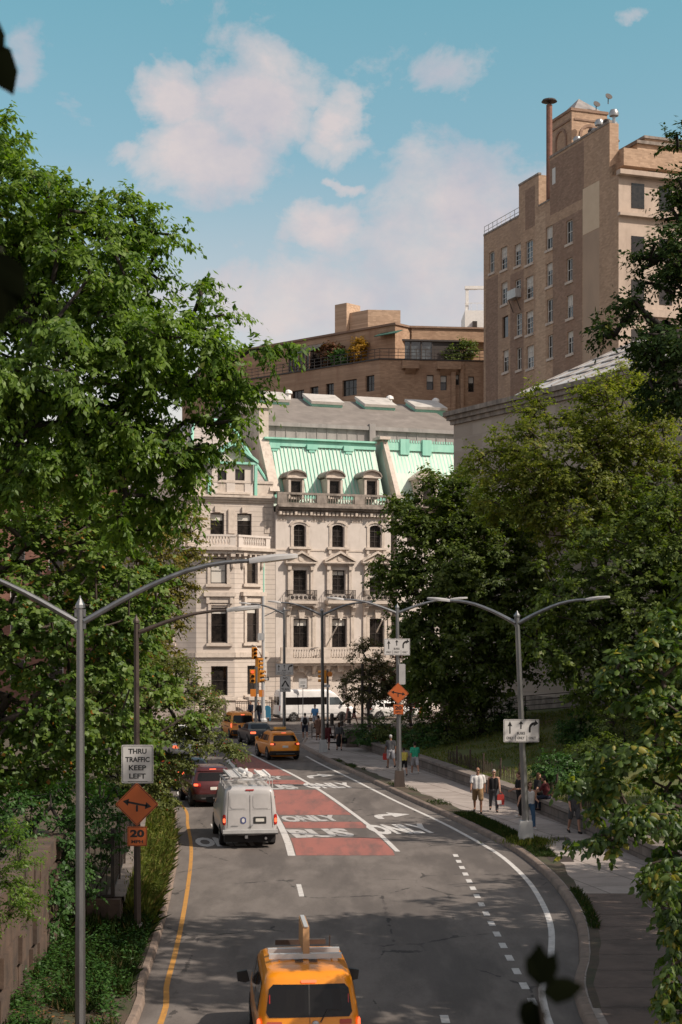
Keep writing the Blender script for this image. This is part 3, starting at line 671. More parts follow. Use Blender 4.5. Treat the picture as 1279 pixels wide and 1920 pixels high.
for h in H3:                                                        # pilasters, entablature and pediment
    m_ = (h[0] + h[1]) / 2; r = (h[1] - h[0]) / 2
    for s in (-1, 1):
        mb.box(m_ + s * (r + .14) - .12, m_ + s * (r + .14) + .12, -.08, .02, h[2], h[3] + .15); mb.box(m_ + s * (r + .42) - .13, m_ + s * (r + .42) + .13, -.2, .02, h[2], h[3])
        mb.box(m_ + s * (r + .42) - .16, m_ + s * (r + .42) + .16, -.36, .02, h[3], h[3] + .42)
    mb.box(m_ - r - .72, m_ + r + .72, -.34, .02, h[3] + .42, h[3] + .58); mb.box(m_ - r - .86, m_ + r + .86, -.58, .02, h[3] + .58, h[3] + .72)
    zb = h[3] + .72; hw = r + .86
    mb.prism([(m_ - hw + .2, zb), (m_ + hw - .2, zb), (m_, zb + .72)], -.30, .02)
    for s in (-1, 1): mb.prism([(m_ + s * hw, zb), (m_, zb + .78), (m_, zb + .98), (m_ + s * hw, zb + .16)], -.58, .02)
    mb.lathe([(.26, -.36), (.2, -.32), (.2, .0)], 10, 0, Matrix.Translation((m_, 0, zb + .32)) @ Matrix.Rotation(R(90), 4, 'X') @ Matrix.Diagonal((1, 1, -1, 1)))
for h in H2:
    m_ = (h[0] + h[1]) / 2; r = (h[1] - h[0]) / 2
    for s in (-1, 1):
        mb.box(m_ + s * (r + .15) - .13, m_ + s * (r + .15) + .13, -.09, .02, h[2], h[3] + .2); mb.box(m_ + s * (r + .5) - .16, m_ + s * (r + .5) + .16, -.16, .02, h[2], h[3] + .2)
        mb.prism([(-.02, h[3] + .25), (-.30, h[3] + .30), (-.42, h[3] + .62), (-.72, h[3] + .98), (-.72, h[3] + 1.1), (-.02, h[3] + 1.1)], m_ + s * (r + .5) - .15, m_ + s * (r + .5) + .15, axis='x')
    mb.box(m_ - r - .66, m_ + r + .66, -.12, .02, h[3] + .2, h[3] + .36); mb.prism([(m_ - .22, h[3] + .02), (m_ + .22, h[3] + .02), (m_ + .3, h[3] + .78), (m_ - .3, h[3] + .78)], -.34, -.12)
for x in (L(594, 1000)[0], L(666, 1000)[0]):                        # shallow panels between the top windows
    pass
mb.build('window_surround', 'limestone_trim', b)
# balconies with iron rails
for h in H3:
    m_ = (h[0] + h[1]) / 2; zt = h[2] - .02; bw = 1.36
    s_ = MB(); s_.box(m_ - bw, m_ + bw, -.95, .02, zt - .85, zt - .58); s_.box(m_ - bw + .12, m_ + bw - .12, -.8, .02, zt - 1.02, zt - .85)
    o = s_.build('balcony', 'limestone_trim', b)
    r_ = MB(); zb = zt - .58; zt2 = zb + .92
    for z in (zb + .06, zb + .5, zt2): r_.box(m_ - bw + .05, m_ + bw - .05, -.91, -.87, z - .02, z + .02)
    for s in (-1, 1):
        for z in (zb + .06, zt2): r_.box(m_ + s * (bw - .07) - .02, m_ + s * (bw - .07) + .02, -.87, 0, z - .02, z + .02)
        for k in range(4): r_.box(m_ + s * (bw - .07) - .015, m_ + s * (bw - .07) + .015, -.8 + k * .22, -.77 + k * .22, zb, zt2)
    for k in range(24):
        x = m_ - bw + .08 + k * (2 * bw - .16) / 23; r_.box(x - .014, x + .014, -.905, -.875, zb, zt2)
    for k in range(6):
        x = m_ - bw + .35 + k * (2 * bw - .7) / 5; r_.lathe([(.13, -.03), (.17, 0), (.13, .03)], 10, 0, Matrix.Translation((x, -.89, zb + .28)) @ Matrix.Rotation(R(90), 4, 'X'))
    r_.build('railing', 'iron', o)
# first-floor balustrade
zA, zB = L(600, 1243)[1], L(600, 1216)[1]
mb = MB(); mb.box(X0 + .15, X1, -1.0, .02, zA, zA + .22); mb.box(X0 + .3, X1, -.75, .02, zA - .25, zA)
for h in H1: mb.prism([(-.02, zA - 1.0), (-.25, zA - .9), (-.7, zA - .25), (-.02, zA - .25)], h[0] - .65, h[0] - .35, axis='x'); mb.prism([(-.02, zA - 1.0), (-.25, zA - .9), (-.7, zA - .25), (-.02, zA - .25)], h[1] + .35, h[1] + .65, axis='x')
for h in H1:                                                        # keystones and arch rings
    m_ = (h[0] + h[1]) / 2; r = (h[1] - h[0]) / 2
    for i in range(9):
        t0, t1 = math.pi * i / 9 + .02, math.pi * (i + 1) / 9 - .02
        mb.prism([(m_ + a * math.cos(t), h[3] - r + a * math.sin(t)) for a, t in ((r + .02, t0), (r + .42, t0), (r + .42, t1), (r + .02, t1))], -.07, .02)
    mb.prism([(m_ - .2, h[3] - .02), (m_ + .2, h[3] - .02), (m_ + .32, h[3] + .75), (m_ - .32, h[3] + .75)], -.3, .02)
mb.build('balcony_slab', 'limestone_trim', b)
balustrade(b, X0 + .2, X1, zA + .22, zB + .12, -.86, [(X0 + .2, L(543, 1230)[0]), (L(578, 1230)[0] + .9, L(617, 1230)[0] - .2), (L(650, 1230)[0] + .9, L(690, 1230)[0]), (X1 - .9, X1)])
# top frieze, cornice, roof balustrade
mb = MB(); zf = L(620, 978)[1]
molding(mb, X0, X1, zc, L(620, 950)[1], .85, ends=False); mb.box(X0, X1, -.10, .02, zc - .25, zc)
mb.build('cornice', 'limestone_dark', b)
mb = MB()
for i in range(30):
    x = X0 + .3 + i * (X1 - X0 - .6) / 29; mb.box(x - .11, x + .11, -.42 if i % 4 else -.6, .02, zc - .28, zc - .004)
mb.box(X0, X1, -.06, .02, L(620, 1034)[1], L(620, 1031)[1])
for i in range(70):
    x = X0 + .2 + i * (X1 - X0 - .4) / 69
    if not any(h[0] - .62 < x < h[1] + .62 for h in H4): mb.box(x - .045, x + .045, -.05, .02, L(620, 979)[1], zc - .33)
mb.build('frieze', 'limestone_trim', b)
zt0, zt1 = L(620, 950)[1], L(620, 926.5)[1]
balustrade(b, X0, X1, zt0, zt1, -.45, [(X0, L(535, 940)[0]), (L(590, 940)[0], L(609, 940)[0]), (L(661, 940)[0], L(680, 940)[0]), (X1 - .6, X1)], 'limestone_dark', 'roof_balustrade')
# copper mansard
ym0, ym1 = .9, 4.1
zm0 = zt0; zm1 = L(620, 829, ym1)[1]
def slope_y(z): return ym0 + (ym1 - ym0) * (z - zm0) / (zm1 - zm0)
mb = MB(); mb.prism([(ym0, zm0), (ym1, zm1), (13, zm1), (13, zm0)], X0 + .1, X1 - .1, axis='x'); mb.build('mansard_roof', 'copper_pale', b)
mb = MB(); k = 0; x = X0 + .5
while x < X1 - .4:
    mb.add([(x - .045, slope_y(zm0 + .9) - .01, zm0 + .9), (x + .045, slope_y(zm0 + .9) - .01, zm0 + .9), (x + .045, slope_y(zm1 - .7) - .01, zm1 - .7), (x - .045, slope_y(zm1 - .7) - .01, zm1 - .7),
            (x - .03, slope_y(zm0 + .9) - .09, zm0 + .9), (x + .03, slope_y(zm0 + .9) - .09, zm0 + .9), (x + .03, slope_y(zm1 - .7) - .09, zm1 - .7), (x - .03, slope_y(zm1 - .7) - .09, zm1 - .7)],
           [(4, 5, 6, 7), (0, 4, 7, 3), (1, 2, 6, 5), (0, 1, 5, 4), (3, 7, 6, 2)])
    x += .365
mb.box(X0 + .1, X1 - .1, ym1 - .55, ym1 + .1, zm1 - .62, zm1 - .34); mb.box(X0 + .1, X1 - .1, ym1 - .42, ym1 + .1, zm1 - .34, zm1 - .02); mb.box(X0 + .05, X1 - .05, ym1 - .75, ym1 + .1, zm1 - .02, zm1 + .14)
for u in (537, 609, 679): xx = L(u, 850)[0]; mb.box(xx - .5, xx + .5, ym1 - .72, ym1 - .4, zm1 - .85, zm1 - .36); mb.box(xx - .3, xx + .3, ym1 - .66, ym1 - .4, zm1 - 1.1, zm1 - .85)
for a_, c_ in ((X0 + .1, L(536, 920)[0]), (L(572, 920)[0], L(607, 920)[0]), (L(645, 920)[0], L(677, 920)[0]), (L(711, 920)[0], X1)):
    mb.box(a_, c_, ym0 - .3, ym0 - .24, zm0 + .7, zm0 + .98)
    n_ = int((c_ - a_) / .3)
    for i in range(n_): mb.box(a_ + (i + .3) * (c_ - a_) / n_, a_ + (i + .62) * (c_ - a_) / n_, ym0 - .3, ym0 - .24, zm0 + .98, zm0 + 1.2)
mb.build('roof_ribs', 'copper_patina', b)
for i, (u0, u1) in enumerate([(545.5, 564.5), (618, 636.5), (687.5, 705)]):     # round-headed dormers
    yd = .35; h = RC(u0, 902, u1, 929, yd); m_ = (h[0] + h[1]) / 2; r = (h[1] - h[0]) / 2
    d_ = MB(); d_.box(h[0] - .24, h[0], yd, 2.6, h[2] - .3, h[3]); d_.box(h[1], h[1] + .24, yd, 2.6, h[2] - .3, h[3]); d_.box(h[0], h[1], yd + .3, 2.6, h[2] - .3, h[3])
    d_.box(h[0] - .24, h[1] + .24, yd, 2.9, h[3], h[3] + .24)
    for s in (-1, 1): d_.box(m_ + s * (r + .16) - .11, m_ + s * (r + .16) + .11, yd - .18, yd - .004, h[2] - .3, h[3] + .1)
    d_.box(m_ - r - .42, m_ + r + .42, yd - .32, yd + .1, h[3] + .24, h[3] + .36)
    arc = [(m_ + (r + .40) * math.cos(t), h[3] + .36 + .52 * math.sin(t)) for t in np.linspace(0, math.pi, 13)]
    d_.prism(arc, yd - .08, 2.6)
    do = d_.build('dormer', 'limestone_trim', b)
    h_ = MB(); arc2 = [(m_ + (r + .50) * math.cos(t), h[3] + .36 + .66 * math.sin(t)) for t in np.linspace(0, math.pi, 13)]
    for q in range(12): h_.prism([arc[q], arc[q + 1], arc2[q + 1], arc2[q]], yd - .36, 3.2)
    h_.build('dormer_hood', 'limestone_dark', do)
    g = MB(); g.box(h[0], h[1], yd + .18, yd + .24, h[2], h[3]); fr = g.build('dormer_window', 'glass_dark', do)
    g = MB(); g.box(m_ - .035, m_ + .035, yd + .12, yd + .18, h[2], h[3]); g.box(h[0], h[1], yd + .13, yd + .175, (h[2] + h[3]) / 2 - .03, (h[2] + h[3]) / 2 + .03)
# party wall and chimney stack to the right of the roof
mb = MB(); xa, xb = L(735.5, 880, 1.2)[0], L(744, 880, 1.2)[0]
mb.prism([(.1, zm0 - .3), (.1, zm0 + 1.1), (3.6, zm1 + .35), (13, zm1 + .35), (13, zm0 - .3)], xa, xb, axis='x')
mb.box(xa - .5, xb + .12, 3.0, 5.0, zm1 + .35, zm1 + .62); mb.box(xa - .2, xb + .2, -.25, .35, zm0 + .9, zm0 + 1.25)
mb.build('party_wall', 'limestone_trim', b)
# grey attic behind with its sloping roof and skylights
ya = 7.0; xl, xr_ = L(470, 810, ya)[0], L(872, 810, ya)[0]
za0, za1 = zm1 - 1.0, L(620, 797, ya)[1]
mb = MB(); mb.box(xl, xr_, ya, 22, 5, za1 - .35); mb.build('attic_wall', 'lead_cladding', b)
mb = MB(); mb.box(xl, xr_, ya - .35, ya + .4, za1 - .35, za1)
x = xl + .4
while x < xr_: mb.box(x - .03, x + .03, ya - .06, ya + .02, za0, za1 - .36); x += 1.02
xx = L(696, 800, ya)[0]; mb.box(xx - .3, xx + .3, ya - .42, ya + .1, za0, za1 + .25); mb.build('attic_trim', 'lead_cladding', b)
yr = 16.5; zr = L(640, 752, yr)[1]
mb = MB(); mb.prism([(ya - .3, za1 + .004), (yr, zr), (yr + 6, zr - 2), (yr + 6, za1 + .004)], xl, xr_ - .2, axis='x'); mb.build('attic_roof', 'grey_roofing', b)
sl_ = math.atan2(zr - za1, yr - ya)
for (u0, u1, v) in [(486, 535, 749), (577, 634, 752), (676, 732, 757), (770, 826, 762)]:
    yk = yr - 1.7; a_, c_ = L(u0, v, yk)[0], L(u1, v, yk)[0]; zk = za1 + (zr - za1) * (yk - ya) / (yr - ya)
    M = Matrix.Translation((0, yk, zk)) @ Matrix.Rotation(sl_, 4, 'X')
    s_ = MB(); s_.box(a_, c_, -1.3, 1.5, -.3, .34, 0, M); so_ = s_.build('skylight', 'copper_patina', b)
    s_ = MB(); s_.box(a_ - .12, c_ + .12, -1.45, 1.65, .345, .62, 0, M); s_.build('skylight_cover', 'skylight_white', so_)
for u in (541, 731, 817): p = L(u, 750, yr); mb = MB(); mb.lathe([(.25, 0), (.25, .5), (.42, .55), (.36, .8), (.1, .95)], 10, 0, Matrix.Translation((p[0], yr, zr - .1))); mb.build('roof_vent', 'white_paint', b)

# ---- the next mansion to the right, mostly behind trees
b3 = thing('stone_mansion', 'limestone mansion with ribbed green roof and pointed dormer, half hidden by trees', 'building', (-5.8, 142, .15), AV)
xa3, xb3 = L(744.5, 900)[0], L(905, 900)[0]
mb = MB(); H = []
for i in range(4):
    for (v0, v1) in [(985, 1026), (1069, 1115), (1160, 1215), (1262, 1350)]:
        x = xa3 + 1.6 + i * 3.3; H.append((x - .62, x + .62, L(800, v1)[1], L(800, v0)[1]))
holed(mb, xa3, xb3, 0, zc + .4, H, .34); mb.box(xa3, xb3, .36, 13, 0, zc + .4); mb.build('wall', 'limestone', b3)
for h in H: window(b3, h, bars=(1, 1), fw=.09)
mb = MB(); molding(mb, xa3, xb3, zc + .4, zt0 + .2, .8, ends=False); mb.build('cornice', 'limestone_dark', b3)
mb = MB(); mb.prism([(ym0, zm0 + .2), (ym1, zm1 + .05), (13, zm1 + .05), (13, zm0 + .2)], xa3, xb3, axis='x'); mb.build('mansard_roof', 'copper_pale', b3)
mb = MB(); x = xa3 + .4
while x < xb3 - .3:
    mb.add([(x - .045, slope_y(zm0 + .4) - .06, zm0 + .4), (x + .045, slope_y(zm0 + .4) - .06, zm0 + .4), (x + .045, slope_y(zm1 - .7) - .06, zm1 - .7), (x - .045, slope_y(zm1 - .7) - .06, zm1 - .7)], [(0, 1, 2, 3)]); x += .36
mb.box(xa3, xb3, ym1 - .55, ym1 + .1, zm1 - .55, zm1 + .2)
for i in range(60): xx = xa3 + .2 + i * .26; mb.box(xx, xx + .13, ym1 - .6, ym1 - .5, zm1 + .2, zm1 + .42) if xx < xb3 else None
for u in (786, 828): xx = L(u, 850)[0]; mb.box(xx - .45, xx + .45, ym1 - .72, ym1 - .4, zm1 - .95, zm1 + .5)
mb.build('roof_ribs', 'copper_patina', b3)
for u in (803, 872):
    m_ = L(u, 900, .3)[0]; zb = L(u, 899, .3)[1]
    mb = MB(); mb.box(m_ - .95, m_ + .95, .3, 2.8, zm0, zb); mb.box(m_ - 1.15, m_ + 1.15, .1, 3, zb, zb + .22); mb.prism([(m_ - 1.15, zb + .22), (m_ + 1.15, zb + .22), (m_, zb + 1.0)], .12, 3.0)
    do = mb.build('dormer', 'limestone_trim', b3); g = MB(); g.box(m_ - .5, m_ + .5, .27, .31, zm0 + .3, zb - .35); g.build('dormer_window', 'glass_dark', do)

# ---- corner mansion with the bowed bay, left
lm = thing('corner_mansion', 'coursed limestone corner mansion with bowed bay and steep gabled dormer, left of the three-bay mansion', 'building', (-5.8, 142, .15), AV)
xL = L(300, 1100)[0]; xR = -.02
zK = L(450, 1030)[1]                                                # cornice above the bow
zJ = L(450, 939)[1]
HU = [RC(394.5, 962, 420.5, 1006, .5), RC(445, 963, 472, 1006, .5)]
HUx = [(h[0], h[1], h[2], h[3]) for h in HU]
mb = MB(); holed(mb, L(352, 985, .5)[0], xR, zK, zJ, HUx, .32, y=.5); mb.box(xL + .9, xR, .86, 15, 0, zJ)
mb.box(L(497, 1100)[0], xR, 0.02, .86, 0, zK)
# canted return to the side street
xc, = (L(352, 985, .5)[0],)
mb.add([(xc, .5, zK), (xc - 3.2, 3.4, zK), (xc - 3.2, 3.4, zJ), (xc, .5, zJ)], [(0, 1, 2, 3)])
mb.add([(xL - 2.4, 3.4, 0), (xL - 2.4, 15, 0), (xL - 2.4, 15, zJ), (xL - 2.4, 3.4, zJ)], [(0, 1, 2, 3)])
mb.add([(xL - 2.4, 3.4, 0), (xc - 3.2, 3.4, 0), (xc - 3.2, 3.4, zJ), (xL - 2.4, 3.4, zJ)], [(0, 1, 2, 3)])
mb.build('wall', 'limestone_coursed', lm)
for h in HUx: window(lm, h, bars=(0, 1), y=.78, fw=.09, blind=.28)
# bow: five flat faces following an arc
xb0, xb1 = L(349, 1100, -.6)[0], L(498, 1100, -.1)[0]
pl = [(xb0 - 4.0, 2.3), (xb0, -.55), (L(368, 1100, -1.15)[0], -1.15), (L(440, 1100, -1.5)[0], -1.5), (xb1 + .1, .05)]
def face_axes(i):
    p, q = np.array(pl[i]), np.array(pl[i + 1]); d = q - p; ln = np.linalg.norm(d); a = math.atan2(d[1], d[0]); return p, ln, a
def face_hole(i, u0, v0, u1, v1):
    """opening seen at these photo points, on face i, in that face's own x and z"""
    p, ln, a = face_axes(i); wo_ = FA.w(*p); f = Fac(wo_, AV + a); x0, x1, z0, z1 = f.rect(u0, v0, u1, v1); return x0, x1, z0 - lz, z1 - lz
wins = {0: [(296, 1066, 320, 1110), (296, 1140, 321, 1205), (296, 1252, 322, 1303)], 2: [(395, 1046, 425, 1094), (396, 1139, 426, 1205), (396, 1249, 427, 1304)], 3: [(462, 1046, 481.5, 1094), (462, 1138, 483.5, 1204), (464, 1248, 486, 1302)]}
zB0 = L(430, 1327)[1]
mbw, mbt = MB(), MB()
for i in range(4):
    p, ln, a = face_axes(i); M = Matrix.Translation((p[0], p[1], 0)) @ Matrix.Rotation(a, 4, 'Z')
    Hs = [face_hole(i, *wdw) for wdw in wins.get(i, [])]
    Hs = [h for h in Hs if h[0] > .1 and h[1] < ln - .1]
    t_ = MB(); holed(t_, 0, ln, 0, zK - .5, Hs, .3); mbw.add(t_.v, t_.f, 0, M)
    for k, h in enumerate(Hs):
        window(lm, h, bars=(0, 1), y=.26, fw=.09, M=M, blind=(1.0 if (i == 2 and k == 0) else (.15 if k == 1 else None)))
        m_ = (h[0] + h[1]) / 2; r = (h[1] - h[0]) / 2
        mbt.box(h[0] - .45, h[1] + .45, -.22, .02, h[2] - .3, h[2] - .06, 0, M)
        if k < 2:
            for s in (-1, 1): mbt.box(m_ + s * (r + .15) - .13, m_ + s * (r + .15) + .13, -.12, .02, h[2] - .05, h[3] + .2, 0, M)
            mbt.box(h[0] - .3, h[1] + .3, -.12, .02, h[3] + .2, h[3] + .34, 0, M)
        if k == 1:
            mbt.box(h[0] - .7, h[1] + .7, -.42, .02, h[3] + .95, h[3] + 1.3, 0, M); mbt.box(h[0] - .35, h[1] + .35, -.2, .02, h[3] + .4, h[3] + .95, 0, M)
            for s in (-1, 1): mbt.box(m_ + s * (r + .34) - .13, m_ + s * (r + .34) + .13, -.34, .02, h[3] + .34, h[3] + .95, 0, M)
        if k == 0:
            for s in (-1, 1): mbt.box(m_ + s * (r + .5) - .2, m_ + s * (r + .5) + .2, -.5, .02, h[3] + .1, zK - .3, 0, M); mbt.lathe([(.05, -.9), (.17, -.65), (.17, -.2), (.08, 0)], 8, 0, M @ Matrix.Translation((m_ + s * (r + .5), -.12, h[3] - .1)))
    for zz, hh, oo in ((L(430, 1232)[1], .42, .22), (zB0, .28, .16), (L(430, 1305)[1] - .4, .16, .1)): mbt.box(-.1, ln + .1, -oo, .02, zz, zz + hh, 0, M)
    mbt.box(-.16, ln + .16, -.32, .02, 0, .9, 0, M)
    for zz, hh, oo in ((zK - .5, .3, .45), (zK - .2, .28, .72)): mbt.box(-.25, ln + .25, -oo, .7, zz, zz + hh, 0, M)
    n_ = int(ln / .55)
    for k in range(n_): mbt.box((k + .3) * ln / n_, (k + .62) * ln / n_, -.42, .02, zK - .74, zK - .5, 0, M)
    if ln > 1.2:
        mb = MB(); zt = zK + .08; mb.box(0, ln, -.55, -.3, zt, zt + .2, 0, M); mb.box(-.05, ln + .05, -.6, -.25, zt + .9, zt + 1.08, 0, M)
        t_ = MB(); baluster_row(t_, .5, ln - .5, zt + .2, zt + .9, -.42, .26, .075); mb.add(t_.v, t_.f, 0, M)
        mb.box(0, .5, -.55, -.3, zt + .2, zt + .9, 0, M); mb.box(ln - .5, ln, -.55, -.3, zt + .2, zt + .9, 0, M); mb.build('bay_balustrade', 'limestone', lm)
mbw.build('bay_wall', 'limestone_coursed', lm)
mbt.build('bay_trim', 'limestone_trim', lm); mb = MB()
mb.add([(p[0], p[1], zK + .09) for p in pl] + [(pl[-1][0], 3, zK + .09), (pl[0][0], 3, zK + .09)], [tuple(range(7))])
mb.box(L(497, 1000)[0], xR, -.35, .02, zK - .2, zK + .1)
molding(mb, xc - .1, xR, zJ - .1, zJ + .5, .5, y=.5, ends=False)
mb.prism([(.5, 0), (.1, 0), (.1, .6), (.5, .6)], 0, .01, axis='x') if False else None
c_ = math.atan2(2.9, -3.2)
M = Matrix.Translation((xc, .5, 0)) @ Matrix.Rotation(c_, 4, 'Z')
mb.box(-.1, 4.4, .02, .5, zJ - .1, zJ + .5, 0, M)
mb.box(xc + .05, xR, .62, 1.0, zJ + .5, zJ + 1.62); mb.box(xc, xR, .52, 1.1, zJ + 1.62, zJ + 1.85); mb.box(0, 4.3, -.9, -.6, zJ + .5, zJ + 1.7, 0, M)
mb.box(L(425, 985, .5)[0] + .12, L(440, 985, .5)[0], .32, .52, zK + 1.4, L(430, 955, .5)[1])
for u in (408, 459): x = L(u, 955, .5)[0]; mb.box(x - .28, x + .28, .3, .52, L(430, 961, .5)[1], L(430, 950, .5)[1])
for z in np.arange(zK + 1.5, zJ - .4, .58): mb.box(L(496, 985, .5)[0], xR - .15, .44, .52, z, z + .5)
mb.build('stone_trim', 'limestone_trim', lm)
# steep roof of pale slates with copper ridges and the gabled dormer
zr0 = zJ + 1.4; xq0, xq1 = xc + .2, xR - .1
zr1 = L(450, 790, 4.5)[1]
mb = MB(); mb.add([(xq0, 1.1, zr0), (xq1, 1.1, zr0), (xq1 - 2.9, 4.6, zr1), (xq0 + 1.4, 4.6, zr1), (xq0, 15, zr0), (xq1, 15, zr0), (xq1 - 2.9, 11, zr1), (xq0 + 1.4, 11, zr1), (xq0 - 3.2, 4.2, zr0), (xq0 - 3.2, 13, zr0)],
                   [(0, 1, 2, 3), (1, 5, 6, 2), (5, 4, 7, 6), (8, 0, 3), (9, 8, 3, 7), (9, 7, 4), (3, 2, 6, 7)])
mb.build('steep_roof', 'slate_pale', lm)
mb = MB(); mb.tube([(xq1, 1.05, zr0), (xq1 - 2.9, 4.55, zr1)], .13, 6); mb.tube([(xq0, 1.05, zr0), (xq0 + 1.4, 4.55, zr1)], .13, 6); mb.tube([(xq0 + 1.4, 4.55, zr1), (xq1 - 2.9, 4.55, zr1)], .16, 6)
d0, d1 = L(397, 900, .55)[0], L(475, 900, .55)[0]; dz0, dz1 = zJ + .55, L(440, 866, .55)[1]; dap = L(440, 829, .55)[1]; dm = (d0 + d1) / 2
for s in (-1, 1): mb.prism([(dm + s * ((d1 - d0) / 2 + .35), dz1 - .1), (dm + s * ((d1 - d0) / 2 + .35), dz1 + .15), (dm, dap + .12), (dm, dap - .25)], .1, 4.2)
mb.box(d0 - .3, d1 + .3, .2, .62, dz1 - .22, dz1 - .02)
mb.prism([(d1 + .05, dz1 - .25), (d1 + .3, dz1 - .25), (d1 + .3, dz1 - 1.3), (d1 + .05, dz1 - 1.7)], .25, .56)
for s in (d0 - .35, d1 + .08): mb.box(s, s + .26, .42, .56, dz0, dz0 + 1.6)
mb.build('copper_trim', 'copper_patina', lm)
HD = [RC(408, 882, 425, 922, .55), RC(441, 880, 459, 922, .55)]
t_ = MB(); holed(t_, d0, d1, dz0, dz1, HD, .25, y=.55); t_.prism([(d0, dz1), (d1, dz1), (dm, dap - .2)], .75, 4); t_.box(d0, d1, .81, 4.4, dz0, dz1); do = t_.build('gabled_dormer', 'limestone', lm)
for h in HD: window(do, h, bars=(0, 1), y=.74, fw=.08, name='dormer_window')
mb = MB(); mb.box(d0 + .3, d1 - .3, .3, .56, HD[0][2] - .2, HD[0][2] - .02); mb.build('dormer_sill', 'limestone_trim', do)
# stepped party chimney between the two mansions
mb = MB(); x0 = L(497, 860, 2)[0]; mb.prism([(.4, zJ + 1.0), (.9, zJ + 1.9), (3.8, zr1 - 1.5), (3.8, zr1 + 1.2), (9, zr1 + 1.2), (9, zJ)], x0, x0 + .9, axis='x'); mb.box(x0 - .3, x0 + 1.2, 3.6, 9.1, zr1 + 1.2, zr1 + 1.6)
mb.build('chimney', 'limestone_trim', lm)
mb = MB(); mb.tube([(L(494, 900)[0], -.06, 1), (L(494, 900)[0], -.06, zK - .6)], .08, 8); mb.build('drain_pipe', 'copper_patina', lm)
mb = MB(); q = face_hole(1, 358, 1279, 371, 1288); p, ln, a = face_axes(1); mb.box(q[0], q[1], -.05, -.01, q[2], q[3], 0, Matrix.Translation((p[0], p[1], 0)) @ Matrix.Rotation(a, 4, 'Z')); mb.build('wall_plaque', 'iron', lm)

mat('cloth_awning', (.03, .09, .065), .9, (.05, .12, .09), 3)
# ---- brick apartment house behind, with roof terrace
c0 = np.array([4.6, 190.0]); cl = np.array([-10.9, 204.2]); dl = c0 - cl; al = math.atan2(dl[1], dl[0])
br = thing('apartment_building', 'orange brick apartment building with planted roof terrace and penthouse behind the mansions', 'building')
FL = Fac(cl, al); far_l = 14.0
FR = Fac(c0, R(7))
zt = FL.lp(700, 676)[1]
Fo = FL.w(-far_l, 0)
ML = Matrix.Translation((cl[0], cl[1], 0)) @ Matrix.Rotation(al, 4, 'Z'); MR = Matrix.Translation((c0[0], c0[1], 0)) @ Matrix.Rotation(R(7), 4, 'Z')
lenL = float(np.linalg.norm(dl)); lenR = FR.lp(930, 700)[0]
HL = [FL.rect(*q) for q in [(522, 735, 534, 770), (547, 732, 570, 760), (581.5, 725, 597, 741.5), (611, 719, 626, 744), (642, 712, 669, 742), (685.5, 704, 702, 734)]]
HR = [FR.rect(*q) for q in [(800, 703, 813, 731), (826, 704, 838, 732), (853, 702, 861, 722), (878, 706, 889, 735)]]
mb = MB(); t_ = MB(); holed(t_, -far_l, lenL, 0, zt, HL, .3); mb.add(t_.v, t_.f, 0, ML); t_ = MB(); holed(t_, 0, lenR, 0, zt, HR, .3); mb.add(t_.v, t_.f, 0, MR)
back = [tuple(FL.w(-far_l, 0)), tuple(c0), tuple(FR.w(lenR, 0)), (FR.w(lenR, 0)[0] - 4, 225), (-12, 232)]
mb.add([(p[0], p[1], zt - .5) for p in back], [tuple(range(5))])
mb.build('wall', 'brick_orange', br)
for h in HL: window(br, h, bars=(1 if h[1] - h[0] < 1.6 else 2, 1), M=ML)
for h in HR: window(br, h, bars=(0, 1), M=MR, blind=.4)
mb = MB(); x0, x1 = FR.lp(752, 690)[0], FR.lp(785, 690)[0]
for (a_, c_) in ((FR.lp(753, 690)[0], FR.lp(784, 690)[0]), (FR.lp(818, 690)[0], FR.lp(862, 690)[0])): mb.box(a_, c_, -.9, -.02, zt - 1.1, zt - .2, 0, MR); mb.prism([(-.02, zt - 1.7), (-.9, zt - 1.1), (-.02, zt - 1.1)], a_ + .4, c_ - .4, 0, MR, axis='x')
for u0, u1 in ((845, 853), (862, 868)): mb.box(FR.lp(u0, 730)[0], FR.lp(u1, 730)[0], -.5, -.02, 20, zt - .2, 0, MR)
mb.build('brick_bay', 'brick_orange', br)
# railing, glazed room, penthouse
mb = MB()
for M, l0, l1 in ((ML, -far_l, lenL), (MR, 0, lenR)):
    for z in (.5, .9, 1.3): mb.box(l0, l1, .1, .14, zt + z, zt + z + .06, 0, M)
    for x in np.arange(l0, l1, 1.1): mb.box(x, x + .05, .1, .15, zt, zt + 1.35, 0, M)
    mb.box(l0, l1, -.12, .3, zt - .001, zt + .16, 0, M)
mb.build('terrace_railing', 'iron', br)
ysb = 4.0                                                           # upper storeys stand back from the edge
p0 = FL.lp(468, 679, ysb)[0]; pr = FL.lp(741, 620, ysb)[0]; zp = FL.lp(741, 609, ysb)[1]
mb = MB(); mb.box(p0 - 10, pr, ysb, 18, zt - .4, zp, 0, ML)
gx = FR.lp(745, 620, 5)[0]; zq = FR.lp(790, 615, 5)[1]; mb.box(FR.lp(772, 640, 5)[0], lenR + 4, 5, 14, zt + 3.3, zq, 0, MR); mb.box(FR.lp(742, 640, 5)[0], lenR + 4, 5.6, 13, zt - .4, zq - .2, 0, MR)
mb.build('penthouse', 'brick_orange', br)
mb = MB(); mb.box(p0 - 10, pr + .2, ysb - .2, 18.2, zp, zp + .25, 0, ML); mb.box(FR.lp(772, 640, 5)[0] - .2, lenR + 4, 4.8, 14.2, zq, zq + .22, 0, MR); mb.build('roof_coping', 'brick_brown', br)
yb = 8.0; k0, k1 = FL.lp(629, 600, yb)[0], FL.lp(690, 600, yb)[0]; zk = FL.lp(688, 581, yb)[1]
